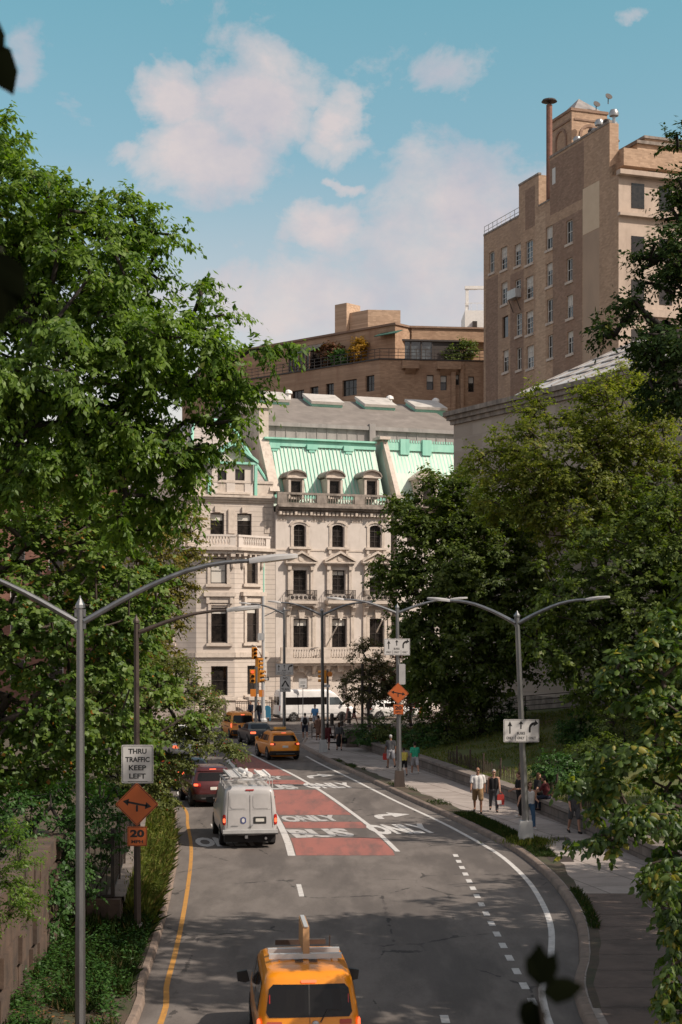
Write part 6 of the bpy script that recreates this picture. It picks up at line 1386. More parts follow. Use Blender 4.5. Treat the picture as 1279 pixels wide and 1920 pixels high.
g = gnd(501, 1351, .15); o = thing('mail_box', 'teal mail box beside the white signal pole', 'mail box', tuple(g)); mb = MB(); mb.prism([(-.3, .25)] + [(.3 * math.cos(a), 1.0 + .25 * math.sin(a)) for a in np.linspace(math.pi, 0, 9)] + [(.3, .25)], -.28, .28); mb.build('body', 'mail_blue', o)
mb = MB(); [mb.box(sx * .24 - .04, sx * .24 + .04, sy * .22 - .04, sy * .22 + .04, 0, .25) for sx in (-1, 1) for sy in (-1, 1)]; mb.build('leg', 'mail_blue', o)
for i, (u, v) in enumerate(((776, 1344), (789, 1342))):
    g = gnd(u, v, .15); o = thing('traffic_cone', ('orange traffic cone nearest the orange diamond sign by the avenue trees', 'orange traffic cone deeper in the shade by the avenue trees')[i], 'cone', tuple(g), 0, 'orange cones on the avenue'); mb = MB(); mb.lathe([(.17, .04), (.05, .85), (.03, .87)], 12); mb.build('cone', 'cone_orange', o); mb = MB(); mb.box(-.24, .24, -.24, .24, 0, .04); mb.build('foot', 'rubber', o)
for (u0, v0, u1, v1, lab) in ((607, 1213, 639, 1162, 'slanting pale flagpole above the balustrade in front of the middle window'), (702, 1185, 717, 1163, 'short slanting pale flagpole beside the small street tree')):
    x, z = L(u0, v0); p = FA.w(x, -.6); tip = at(u1, v1, p[1] - 2.2); mb = MB(); mb.tube([(0, 0, 0), tuple(tip - Vector((p[0], p[1], z + lz)))], [.075, .05], 6); mb.lathe([(.02, -.1), (.13, 0), (.02, .12)], 8, 0, Matrix.Translation(tip - Vector((p[0], p[1], z + lz)))); o = mb.build('flagpole', 'flag_pole', None, (p[0], p[1], z + lz)); tag(o, lab, 'flagpole', 'flagpoles on the mansion front')
# litter bin / stone pier at the head of the park wall
g = gnd(664, 1400, .15); o = thing('stone_pier', 'dark stone pier ending the park wall near the avenue', 'pier', tuple(g), R(18)); mb = MB(); mb.box(-.7, .7, -.5, .5, 0, .95); mb.build('block', 'granite_wall', o); mb = MB(); mb.box(-.8, .8, -.6, .6, .95, 1.12); mb.build('cap', 'granite_cap', o)

# ------------------------------------------------------------------ walls and fences
def long_wall(name, label, line, h, th, z0, mw, mc, caph=.12, side=1, courses=2):
    o = thing(name, label, 'wall'); A = line; B = offset_line(line, side * th); mb = MB()
    hz = h if callable(h) else (lambda p: h)
    mb.grid([[(p[0], p[1], z0 - .2) for p in A], [(p[0], p[1], z0 + hz(p)) for p in A], [(p[0], p[1], z0 + hz(p)) for p in B], [(p[0], p[1], z0 - .2) for p in B]])
    mb.add([(A[0][0], A[0][1], z0 - .2), (B[0][0], B[0][1], z0 - .2), (B[0][0], B[0][1], z0 + hz(A[0])), (A[0][0], A[0][1], z0 + hz(A[0]))], [(0, 1, 2, 3)]); mb.add([(A[-1][0], A[-1][1], z0 - .2), (B[-1][0], B[-1][1], z0 - .2), (B[-1][0], B[-1][1], z0 + hz(A[-1])), (A[-1][0], A[-1][1], z0 + hz(A[-1]))], [(0, 1, 2, 3)])
    mb.build('wall_face', mw, o)
    A2, B2 = offset_line(line, -side * .06), offset_line(line, side * (th + .06)); mb = MB(); t = lambda p, k: (p[0], p[1], z0 + hz(p) + k)
    mb.grid([[t(p, .003) for p in A2], [t(p, caph) for p in A2], [t(p, caph) for p in B2], [t(p, .003) for p in B2]]); mb.build('coping', mc, o); return o
long_wall('park_wall', 'low rough stone park wall along the right pavement', [p for p in WALLR if p[1] > 8], .50, .5, .15, 'granite_wall', 'granite_cap')
long_wall('verge_wall', 'low stone wall carrying an iron fence along the left verge', WALLL, .62, .42, .25, 'old_stone', 'granite_cap', .14, side=-1)
fl = thing('iron_fence', 'dark iron bar fence on the low wall of the left verge', 'fence'); mb = MB(); LF = offset_line(WALLL, -.21); post = MB()
zf0 = 1.01
for z in (.12, 1.35): mb.tube([(p[0], p[1], zf0 + z) for p in LF[:60]], .025, 5)
acc = 0
for a, b_ in zip(LF[:59], LF[1:60]):
    n = 7
    for k in range(n): p = a + (b_ - a) * k / n; mb.box(p[0] - .011, p[0] + .011, p[1] - .011, p[1] + .011, zf0 + .1, zf0 + 1.45)
mb.build('bars', 'iron', fl)
for i in range(0, 60, 3): p = LF[i]; t_ = MB(); t_.box(p[0] - .045, p[0] + .045, p[1] - .045, p[1] + .045, zf0, zf0 + 1.6); t_.tube([(p[0], p[1], zf0 + .9), (p[0] - .5, p[1] + .05, zf0)], .02, 5); t_.build('post', 'iron', fl)
cr = thing('iron_fence', 'dark iron fence panel turning back from the corner of the left verge wall', 'fence'); mb = MB(); c = LF[0]
for z in (.1, 1.35): mb.box(c[0] - 4.2, c[0], c[1] - .03, c[1] + .03, zf0 + z - .1, zf0 + z - .05)
for k in range(30): x = c[0] - k * .14; mb.box(x - .011, x + .011, c[1] - .011, c[1] + .011, zf0 - .1, zf0 + 1.4)
mb.build('bars', 'iron', cr)
mb = MB(); mb.box(c[0] - 6, c[0] + .2, c[1] - .25, c[1] + .2, -.1, .98); o = mb.build('return_wall', 'old_stone', None); tag(o, 'low stone wall turning back under the iron fence panel at the left', 'wall')
# old retaining wall of large blocks, lower left
ow = thing('retaining_wall', 'old retaining wall of large weathered stone blocks, lower left', 'wall'); rng = random.Random(4)
A, B = np.array([-5.62, 21.0]), np.array([-6.5, 37.0]); d = B - A; ln = np.linalg.norm(d); ang = math.atan2(d[1], d[0]); M = Matrix.Translation((A[0], A[1], 0)) @ Matrix.Rotation(ang, 4, 'Z'); mb = MB()
z = -.1; row = 0
while z < 2.5:
    hh = rng.uniform(.42, .62); x = -rng.uniform(0, .6)
    while x < ln:
        w_ = rng.uniform(.6, 1.25); dd = rng.uniform(-.09, .06); g_ = .032; vs = [(xx + rng.uniform(-.02, .02), yy, zz + rng.uniform(-.015, .015)) for zz in (z + g_, z + hh - g_) for yy, xs in ((-.02 + dd, (x + g_, x + w_ - g_)), (.7, (x + g_, x + w_ - g_))) for xx in xs]
        mb.add(vs, [(0, 2, 3, 1), (4, 5, 7, 6), (0, 1, 5, 4), (2, 6, 7, 3), (0, 4, 6, 2), (1, 3, 7, 5)], 0, M); x += w_
    z += hh
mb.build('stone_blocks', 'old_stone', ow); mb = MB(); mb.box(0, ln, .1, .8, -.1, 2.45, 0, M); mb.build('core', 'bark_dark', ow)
# snow fence on the lawn and three-rail fence up the slope
sf = thing('picket_fence', 'low weathered picket and wire fence along the lawn edge above the park wall', 'fence'); L2 = [p for p in offset_line(WALLR, .95) if 50 < p[1] < 83]; mb = MB(); rng = random.Random(9)
for a, b_ in zip(L2[:-1], L2[1:]):
    for k in range(7): p = a + (b_ - a) * k / 7; z = lawn_z(p[0], p[1]); s_ = rng.uniform(-.05, .05); mb.tube([(p[0], p[1], z), (p[0] + s_, p[1], z + rng.uniform(.55, .68))], .012, 4)
for zz in (.2, .5): mb.tube([(p[0], p[1], lawn_z(p[0], p[1]) + zz) for p in L2], .008, 4)
mb.build('pickets', 'wood_post', sf)
for i in range(0, len(L2), 3): p = L2[i]; z = lawn_z(p[0], p[1]); t_ = MB(); t_.tube([(p[0], p[1], z - .1), (p[0] + .03, p[1], z + .95)], .045, 6); t_.build('post', 'wood_post', sf)
pts = [(9.2, 96), (11.0, 95.5), (13.6, 94), (16.5, 92), (20, 89)]; rail('rail_fence', 'dark four-rail pipe fence at the top of the lawn below the museum wall', 'fence', [Vector((x, y, lawn_z(x, y))) for x, y in pts], 1.25, 2.4, (.35, .65, .95, 1.22), 'iron', .03, z=lawn_z(9.2, 96))
# ------------------------------------------------------------------ trees, shrubs, grass
def leaf_mesh(name, P, D, N, length, width, tone, mats, parent, fold=.25, curl=.25, pts=4):
    """P base points, D leaf directions, N up-ish normals; each leaf a folded blade of two faces (or four)"""
    n = len(P); D = D / np.linalg.norm(D, axis=1)[:, None]; S = np.cross(D, N); S /= np.maximum(np.linalg.norm(S, axis=1), 1e-6)[:, None]; U = np.cross(S, D)
    l = length[:, None]; w = width[:, None]
    if pts == 4:
        V = np.stack([P, P + D * l * .45 + S * w * .5 - U * w * fold, P + D * l - U * l * curl, P + D * l * .45 - S * w * .5 - U * w * fold], 1)
        F = np.array([[0, 1, 2], [0, 2, 3]]); k = 4
    else:
        m = P + D * l * .5 - U * l * curl * .2
        V = np.stack([P, P + D * l * .28 + S * w * .48 - U * w * fold, P + D * l * .65 + S * w * .40 - U * (w * fold + l * curl * .4), P + D * l - U * l * curl, P + D * l * .65 - S * w * .40 - U * (w * fold + l * curl * .4), P + D * l * .28 - S * w * .48 - U * w * fold, m], 1)
        F = np.array([[0, 1, 6], [1, 2, 6], [2, 3, 6], [3, 4, 6], [4, 5, 6], [5, 0, 6]]); k = 7
    V = V.reshape(-1, 3); FF = (F[None] + (np.arange(n) * k)[:, None, None]).reshape(-1, 3)
    me = bpy.data.meshes.new(name); me.vertices.add(len(V)); me.vertices.foreach_set('co', V.astype(np.float32).ravel())
    me.loops.add(FF.size); me.loops.foreach_set('vertex_index', FF.astype(np.int32).ravel()); me.polygons.add(len(FF))
    me.polygons.foreach_set('loop_start', np.arange(0, FF.size, 3, dtype=np.int32)); me.polygons.foreach_set('loop_total', np.full(len(FF), 3, np.int32))
    a = me.attributes.new('tone', 'FLOAT', 'POINT'); a.data.foreach_set('value', np.repeat(tone, k).astype(np.float32)); me.update(); me.validate()
    return finish(name, me, mats, parent)

def tubes_mesh(name, A, B, ra, rb, mats, parent, n=5):
    A, B = np.array(A), np.array(B); D = B - A; D /= np.maximum(np.linalg.norm(D, axis=1), 1e-6)[:, None]; up = np.where(np.abs(D[:, 2:3]) < .9, [[0, 0, 1.]], [[1., 0, 0]])
    S = np.cross(D, up); S /= np.linalg.norm(S, axis=1)[:, None]; U = np.cross(S, D); th = np.arange(n) * 2 * math.pi / n
    ring = S[:, None] * np.cos(th)[None, :, None] + U[:, None] * np.sin(th)[None, :, None]
    V = np.concatenate([A[:, None] + ring * np.array(ra)[:, None, None], B[:, None] + ring * np.array(rb)[:, None, None]], 1).reshape(-1, 3)
    q = np.array([[i, (i + 1) % n, n + (i + 1) % n, n + i] for i in range(n)]); F = (q[None] + (np.arange(len(A)) * 2 * n)[:, None, None]).reshape(-1, 4)
    me = bpy.data.meshes.new(name); me.vertices.add(len(V)); me.vertices.foreach_set('co', V.astype(np.float32).ravel()); me.loops.add(F.size); me.loops.foreach_set('vertex_index', F.astype(np.int32).ravel()); me.polygons.add(len(F))
    me.polygons.foreach_set('loop_start', np.arange(0, F.size, 4, dtype=np.int32)); me.polygons.foreach_set('loop_total', np.full(len(F), 4, np.int32)); me.polygons.foreach_set('use_smooth', np.ones(len(F), bool)); me.update(); me.validate()
    return finish(name, me, mats, parent)

def E(u, v, Y, ru, rv, ry): c = at(u, v, Y); return (c.x, c.y, c.z, ru * Y / FPX, ry, rv * Y / FPX)
def tree(name, label, cat, base, ells, clumps, per, cr, ll, lw, lm, bark='bark', tr=.2, seed=1, droop=.5, flat=.7, group=None, start=None, pts=4, shell=1.6, lean=(0, 0), tone_jit=.34, keep=None, twig=True, spray=6, zfloor=None):
    rng = np.random.default_rng(seed); base = np.array(base, float); ells = np.array(ells)
    o = thing(name, label, cat, tuple(base), 0, group)
    wgt = (ells[:, 3] * ells[:, 4] * ells[:, 5]) ** .72; wgt /= wgt.sum(); C = []; CT = []
    for e, k in zip(ells, np.maximum(1, (wgt * clumps).astype(int))):
        d = rng.normal(size=(k, 3)); d /= np.linalg.norm(d, axis=1)[:, None]; r = rng.random(k) ** (1 / (3 * shell)); r = r * (1 + .13 * rng.normal(size=k))
        C.append(e[:3] + d * r[:, None] * e[3:]); CT.append(rng.random(k))
    C = np.concatenate(C); CT = np.concatenate(CT)
    if zfloor is not None: C = C[C[:, 2] > zfloor]; CT = CT[:len(C)]
    if keep is not None:
        msk = np.array([keep(c) for c in C]); C, CT = C[msk], CT[msk]
    # skeleton: trunk to the middle of the crown, then every leaf clump joins its nearest branch
    cen = (ells[:, :3] * wgt[:, None]).sum(0); top = np.array([cen[0] * .6 + base[0] * .4 + lean[0], cen[1] * .6 + base[1] * .4 + lean[1], max(cen[2] + .2, base[2] + 1)])
    nt = max(4, int(np.linalg.norm(top - base) / .7)); T = [base + (top - base) * (i / nt) + np.append(rng.normal(0, .06, 2), 0) * (i > 0) for i in range(nt + 1)]
    N = [t for t in T]; par = [-1] + list(range(nt)); s0 = max(1, int(nt * .35)); usable = [i >= s0 for i in range(nt + 1)]
    order = np.argsort(np.linalg.norm(C - top, axis=1)); leafnode = []
    for ci in order:
        c = C[ci]; NA = np.array(N); dd = np.linalg.norm(NA - c, axis=1) + np.where(np.array(usable), 0, 1e6) + .35 * np.maximum(0, NA[:, 2] - c[2])
        j = int(np.argmin(dd)); L_ = np.linalg.norm(N[j] - c); m = max(1, int(L_ / .8)); p = j; a = N[j]
        for q in range(1, m + 1):
            s_ = q / m; pos = a + (c - a) * s_ + (rng.normal(0, .07, 3) * L_ * .5 + np.array([0, 0, .10 * L_ * math.sin(math.pi * s_)])) * (q < m)
            N.append(pos); par.append(p); usable.append(True); p = len(N) - 1
        leafnode.append(p)
    r = np.zeros(len(N)); kids = np.zeros(len(N)); e_ = 2.35; tipr = .011
    for i in range(len(N) - 1, -1, -1):
        rr = (r[i] if r[i] > 0 else tipr ** e_); r[i] = rr ** (1 / e_)
        if par[i] >= 0: r[par[i]] += rr
    r *= tr / r[0] if r[0] > 0 else 1; r = np.maximum(r, .008); r[0] *= 1.25
    idx = [i for i in range(1, len(N))]; NA = np.array(N)
    tubes_mesh('trunk', NA[[par[i] for i in idx]] - base, NA[idx] - base, [min(r[par[i]], r[i] * 1.35 + .01) for i in idx], [r[i] for i in idx], bark, o, 6)
    # leaves in sprays along short twigs
    n = len(C); ns = spray; pl = max(1, per // ns)
    d = rng.normal(size=(n, ns, 3)); d[..., 2] = d[..., 2] * flat + .05; out = (C - cen); out /= np.maximum(np.linalg.norm(out, axis=1), .1)[:, None]; d += out[:, None] * .75; d /= np.linalg.norm(d, axis=2)[..., None]
    t = (np.arange(pl) + .6) / pl; t = np.clip(t[None, None] + rng.normal(0, .06, (n, ns, pl)), .05, 1.1); ln = cr * (.6 + .7 * rng.random((n, ns, 1)))
    P = C[:, None, None] + d[:, :, None] * (t * ln)[..., None]; P[..., 2] -= (t * t * ln) * droop * .5; P = P + rng.normal(0, cr * .05, P.shape)
    side = np.where(np.arange(pl) % 2 == 0, 1., -1.)[None, None, :, None]; S = np.cross(d, [0, 0, 1.]); S /= np.maximum(np.linalg.norm(S, axis=2), .1)[..., None]
    D = d[:, :, None] * .55 + S[:, :, None] * side * .75 + rng.normal(0, .3, P.shape); D[..., 2] -= droop
    U = rng.normal(0, .45, P.shape); U[..., 2] += .85; U = U + out[:, None, None] * .75
    tone = np.clip(.45 + tone_jit * (CT[:, None, None] - .5) * 1.4 + rng.normal(0, tone_jit * .75, P.shape[:3]), 0, .94); odd = rng.random(P.shape[:3]) > .985; tone = np.where(odd, 1.0, tone)
    P = P.reshape(-1, 3); D = D.reshape(-1, 3); U = U.reshape(-1, 3); m = len(P); sz = rng.uniform(.5, 1.35, m)
    if zfloor is not None: ok = P[:, 2] > zfloor; P, D, U, sz = P[ok], D[ok], U[ok], sz[ok]; tone = tone.reshape(-1)[ok]
    leaf_mesh('crown', P - base, D, U, ll * sz, lw * sz * rng.uniform(.85, 1.15, len(P)), tone.reshape(-1), lm, o, pts=pts)
    return o

# left side
tree('elm_tree', 'large bright green elm filling the upper left with drooping leaf sprays', 'tree', (-10.2, 31.5, 1.3),
     [E(30, 440, 30, 90, 150, 2.4), E(190, 520, 30, 120, 140, 2.4), E(120, 720, 30, 210, 120, 2.8), E(340, 660, 30, 95, 85, 2.0), E(470, 655, 29.5, 40, 14, .6), E(5, 260, 30, 30, 60, 1.0), E(385, 555, 30, 18, 30, .6), E(240, 830, 30.5, 130, 55, 2.0), E(255, 960, 30.5, 60, 36, 1.2), E(420, 720, 29.5, 50, 30, 1.0), E(90, 880, 30, 150, 50, 1.8), E(-180, 600, 31, 240, 300, 3), E(455, 790, 29.8, 12, 18, .4), E(250, 425, 30, 36, 50, .9), E(125, 410, 30, 40, 36, .9), E(360, 840, 30, 40, 20, .6), E(530, 640, 29.4, 14, 8, .3), E(420, 780, 30, 36, 26, .8), E(330, 880, 30, 40, 30, .8), E(300, 450, 30, 16, 26, .5)],
     900, 150, .60, .130, .062, 'leaf_elm', 'bark_dark', .30, 11, .62, .6, shell=1.25)
tree('maple_tree', 'broad leaved green maple with a few orange leaves behind the nearest lamp', 'tree', (-11.5, 47, 2),
     [E(90, 1120, 45, 190, 190, 3), E(60, 940, 45, 120, 80, 2.5), E(200, 1330, 44, 140, 110, 2.2), E(70, 1400, 45, 140, 110, 2.5), E(235, 1170, 44.5, 80, 130, 1.8), E(-120, 1200, 46, 200, 300, 3), E(180, 980, 45, 90, 60, 1.5)],
     700, 84, .60, .15, .13, 'leaf_maple', 'bark', .26, 12, .45, .55, shell=1.3)
tree('locust_tree', 'yellowish green tree leaning out behind the brown lamp post', 'tree', (-12.6, 88, 1.2),
     [E(285, 1020, 85, 85, 80, 2.8), E(285, 1130, 85, 70, 70, 2.6), E(345, 985, 84, 35, 30, 1.2), E(265, 1230, 85, 70, 70, 2.6), E(335, 1080, 85, 30, 40, 1), E(200, 1080, 87, 90, 160, 3)],
     560, 84, .8, .17, .10, 'leaf_olive', 'bark', .22, 13, .35, .5)
tree('hawthorn_tree', 'low spreading hawthorn with layered branches over the kerb, hiding cars', 'tree', (-8.5, 61.5, .6),
     [E(300, 1262, 61, 75, 28, 1.5), E(330, 1310, 60, 95, 22, 1.8), E(378, 1346, 59.5, 42, 14, 1.3), E(300, 1365, 60, 110, 24, 1.8), E(385, 1396, 59.5, 58, 11, 1.2), E(440, 1414, 59.3, 24, 7, .7), E(285, 1425, 60, 85, 20, 1.6), E(305, 1458, 59.5, 30, 12, 1.0), E(240, 1470, 60, 80, 36, 1.8), E(312, 1500, 59, 26, 10, .7), E(230, 1310, 61, 70, 60, 2)],
     640, 84, .50, .105, .062, 'leaf_haw', 'bark_dark', .17, 14, .3, .28)
tree('lilac_bush', 'dense dark bush crowding the iron fence at the lower left', 'bush', (-7.6, 39.5, .9),
     [E(90, 1560, 38, 150, 70, 1.6), E(60, 1640, 36, 100, 60, 1.4), E(150, 1600, 37, 50, 80, .9), E(10, 1690, 34, 50, 40, 1), E(95, 1700, 35, 34, 50, .7), E(-40, 1560, 37, 120, 130, 1.5), E(130, 1500, 39, 110, 50, 1.5)],
     300, 60, .36, .10, .06, 'leaf_bush', 'bark_dark', .09, 15, .5, .6)
tree('sapling', 'feathery pale green sapling hanging over the old wall at the left edge', 'sapling', (-7.4, 29.5, 2.3),
     [E(15, 1610, 27, 45, 60, .6), E(0, 1680, 27, 55, 45, .6), E(55, 1690, 27.5, 26, 32, .4)], 60, 84, .34, .075, .026, 'leaf_elm', 'bark', .04, 16, .35, .5, spray=7)
# right side
tree('oak_tree', 'dark oak reaching in from the upper right edge, nearest the viewer', 'tree', (9.8, 33.5, 1.2),
     [E(1255, 640, 32, 62, 46, 1.5), E(1258, 490, 32, 40, 70, 1.3), E(1266, 262, 32, 18, 18, .5), E(1145, 622, 31.8, 45, 10, .6), E(1250, 735, 32, 45, 40, 1.0), E(1285, 380, 32, 30, 50, .8), E(1185, 575, 32, 30, 28, .6), E(1370, 510, 33, 80, 260, 2.0), E(1195, 490, 32, 26, 16, .5)],
     420, 92, .42, .11, .052, 'leaf_oak', 'bark_dark', .26, 21, .25, .6, shell=1.4)
tree('elm_tree', 'big dark green elm in the middle of the right trees, before the mansion', 'tree', (8.2, 93, 1.2),
     [E(800, 965, 92, 70, 50, 2.6), E(835, 1070, 92, 95, 100, 3.4), E(735, 1085, 92, 34, 36, 1.4), E(900, 1010, 93, 100, 110, 3.5), E(880, 1210, 92, 100, 105, 3.4), E(960, 1140, 92, 100, 120, 3.5), E(760, 980, 91, 30, 26, 1.0), E(815, 1260, 92, 55, 60, 2.2), E(830, 905, 92, 45, 24, 1.3), E(780, 1170, 91.5, 40, 40, 1.5)],
     1050, 90, .86, .235, .14, 'leaf_dark', 'bark_dark', .34, 22, .4, .55)
tree('honey_locust_tree', 'light yellow green honey locust rising before the museum cornice', 'tree', (14.2, 84, 2.2),
     [E(1050, 855, 82, 120, 95, 3.2), E(1000, 775, 82, 22, 52, 1.0), E(1165, 790, 82, 95, 75, 3), E(935, 865, 82, 55, 45, 1.8), E(1210, 900, 82, 95, 110, 3), E(1100, 960, 82, 120, 80, 3.2), E(960, 930, 82, 70, 60, 2), E(1170, 710, 82, 40, 26, 1.2), E(922, 815, 82, 8, 14, .4), E(1110, 740, 82, 30, 25, 1)],
     850, 84, .78, .20, .105, 'leaf_locust', 'bark', .27, 23, .25, .55)
tree('maple_tree', 'dark maple filling the right edge above the dogwood', 'tree', (15.8, 77, 2.6),
     [E(1160, 1090, 76, 120, 120, 3), E(1245, 1010, 76, 90, 120, 3), E(1060, 1180, 76, 75, 80, 2.4), E(1230, 1200, 76, 120, 120, 3), E(1120, 1260, 76, 70, 60, 2.2), E(1350, 1140, 77, 130, 150, 4)],
     760, 84, .80, .22, .14, 'leaf_dark', 'bark_dark', .28, 24, .4, .55)
tree('dogwood_tree', 'dogwood with large sunlit pointed leaves at the right edge, nearest the viewer', 'tree', (7.7, 25.5, .3),
     [E(1215, 1240, 24, 55, 40, .6), E(1245, 1330, 24, 60, 40, .7), E(1250, 1172, 24, 22, 22, .35), E(1150, 1275, 24, 26, 22, .4), E(1195, 1420, 23.6, 60, 26, .6), E(1115, 1475, 23.6, 48, 26, .5), E(1200, 1525, 23.8, 80, 26, .7), E(1125, 1575, 23.8, 48, 20, .4), E(1245, 1630, 24, 40, 40, .6), E(1272, 1760, 24, 22, 80, .4), E(1330, 1500, 25, 110, 260, 1.2), E(1105, 1412, 24, 18, 8, .25), E(1175, 1330, 24.4, 26, 14, .3), E(1262, 1860, 24, 26, 50, .4)],
     430, 42, .26, .125, .075, 'leaf_dogwood', 'bark', .12, 25, .65, .35, pts=7, spray=5)
for i, (x, y, z, rr, h0, h1, s_) in enumerate([(14.2, 26.5, .6, 4.3, 5, 18, 31), (19.0, 20, .6, 4.0, 6, 16, 32), (16.5, 53, 2, 4.2, 4.6, 12.5, 33), (18.5, 38, 2, 4.2, 5, 13, 34), (13.2, 30.6, .8, 4.4, 4.5, 15, 36)]):
    tree('park_tree', ('tall park tree beyond the right edge shading the near road', 'park tree beside the overpass beyond the right edge', 'park tree on the lawn edge shading the right lane', 'park tree on the slope beyond the right edge', 'park tree over the near pavement beyond the right edge')[i], 'tree', (x, y, z),
         [(x, y, (h0 + h1) / 2, rr, rr, (h1 - h0) / 2), (x - rr * .3, y + 2.5, h0 + 3.2, rr * .8, rr * .9, 3.0)], 420, 60, .9, .30, .19, 'leaf_dark', 'bark_dark', .25, s_, .4, .5)
tree('street_tree', 'small olive street tree in front of the mansion ground floor', 'tree', (gnd(693, 1364, .15).x, gnd(693, 1364, .15).y, .15),
     [E(690, 1235, 126, 36, 42, 1.8), E(680, 1290, 126, 44, 32, 2), E(715, 1275, 126, 32, 40, 1.6)], 230, 66, .55, .15, .085, 'leaf_street', 'bark_dark', .13, 41, .3, .5)
tree('street_tree', 'small russet street tree right of the olive one', 'tree', (gnd(772, 1362, .15).x, gnd(772, 1362, .15).y + 1, .15),
     [E(762, 1235, 128, 32, 36, 1.5), E(760, 1290, 128, 42, 40, 1.8), E(735, 1270, 128, 20, 22, 1), E(800, 1270, 128, 30, 50, 1.5)], 230, 66, .55, .15, .085, 'leaf_russet', 'bark_dark', .13, 42, .3, .5)
# shrubs behind the wall near the avenue
rng = random.Random(5)
shr = [(700, 1375, 98, 44, 30, 'leaf_bush'), (745, 1370, 96, 44, 38, 'leaf_haw'), (790, 1380, 92, 46, 36, 'leaf_bush'), (835, 1372, 92, 50, 44, 'leaf_dark'), (890, 1352, 93, 60, 46, 'leaf_dark'), (940, 1345, 94, 50, 40, 'leaf_bush'), (820, 1335, 100, 60, 40, 'leaf_russet'), (1085, 1365, 80, 40, 30, 'leaf_bush'), (1045, 1440, 66, 46, 22, 'leaf_bush'), (990, 1395, 84, 26, 26, 'leaf_dark'), (1120, 1420, 68, 60, 44, 'leaf_dark'), (1170, 1360, 74, 60, 60, 'leaf_dark')]
lab = ['dark green shrub at the avenue end of the park wall', 'shrub with reddish tips behind the wall, under the small speed plate', 'dark green shrub behind the man in the white cap', 'tall dark shrub mass above the boy in green', 'dark shrub under the big elm trunk', 'dark shrub at the left end of the rail fence', 'russet shrub in the shade below the russet street tree', 'green shrub right of the lane sign before the rail fence', 'low shrub behind the people seated on the wall', 'dark bush on the lawn just left of the near lamp', 'dark shrub on the slope left of the dogwood', 'dark tall shrub at the right end of the rail fence']
for i, (u, v, Y, ru, rv, m) in enumerate(shr):
    c = at(u, v, Y); zb = lawn_z(c.x, c.y)
    tree('shrub', lab[i], 'shrub', (c.x, c.y, zb), [E(u, v, Y, ru, rv, ru * Y / FPX), E(u + 10, v + rv * .5, Y - .4, ru * .9, rv * .6, ru * Y / FPX)], 110, 48, .42, .13, .075, m, 'bark_dark', .06, 50 + i, .4, .6, zfloor=zb)
# planting on the terrace
for i, (u, v, Y, ru, rv, m, lb_) in enumerate([(622, 662, 199, 20, 20, 'leaf_russet', 'reddish terrace bush near the sunroom'), (671, 655, 196, 15, 24, 'leaf_gold', 'golden yellow terrace tree'), (645, 672, 197, 22, 13, 'leaf_bush', 'dark green terrace hedge below the golden tree'), (868, 655, 196, 28, 16, 'leaf_dark', 'dark terrace shrub beside the tower'), (850, 668, 196, 22, 12, 'leaf_dark', 'low dark terrace planting right of the glazed room'), (722, 632, 199, 24, 9, 'leaf_dark', 'ivy trailing over the terrace awning')]):
    c = at(u, v, Y); tree('terrace_plant', lb_, 'plant', (c.x, c.y, zt + .05), [E(u, v, Y, ru, rv, 1.2)], 70, 40, .6, .26, .16, m, 'bark_dark', .08, 80 + i, .3, .6, zfloor=zt)
# leaves hanging close to the viewer
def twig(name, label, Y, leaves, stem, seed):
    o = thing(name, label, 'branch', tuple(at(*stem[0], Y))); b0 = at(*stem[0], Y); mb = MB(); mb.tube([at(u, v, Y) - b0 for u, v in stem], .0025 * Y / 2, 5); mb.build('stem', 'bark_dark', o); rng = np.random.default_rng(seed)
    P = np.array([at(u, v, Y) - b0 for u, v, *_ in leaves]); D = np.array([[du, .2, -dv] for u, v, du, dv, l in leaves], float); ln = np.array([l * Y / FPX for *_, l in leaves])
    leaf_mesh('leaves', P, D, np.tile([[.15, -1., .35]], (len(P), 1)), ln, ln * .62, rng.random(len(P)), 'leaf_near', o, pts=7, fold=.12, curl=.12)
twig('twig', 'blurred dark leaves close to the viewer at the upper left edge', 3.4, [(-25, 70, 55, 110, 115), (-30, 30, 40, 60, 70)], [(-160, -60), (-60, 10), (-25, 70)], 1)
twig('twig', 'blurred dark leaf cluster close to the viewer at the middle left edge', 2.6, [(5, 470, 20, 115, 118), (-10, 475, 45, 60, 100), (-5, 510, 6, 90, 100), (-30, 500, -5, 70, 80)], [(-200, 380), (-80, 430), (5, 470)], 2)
twig('twig', 'blurred dark twig close to the viewer at the lower right', 2.2, [(1010, 1850, 4, -90, 82), (1012, 1850, 34, -70, 72), (1000, 1870, -20, 60, 62), (1015, 1862, 80, -14, 84), (1008, 1880, -4, 60, 74), (1010, 1835, -26, -50, 48)], [(1080, 2150), (1030, 1990), (1010, 1850)], 3)

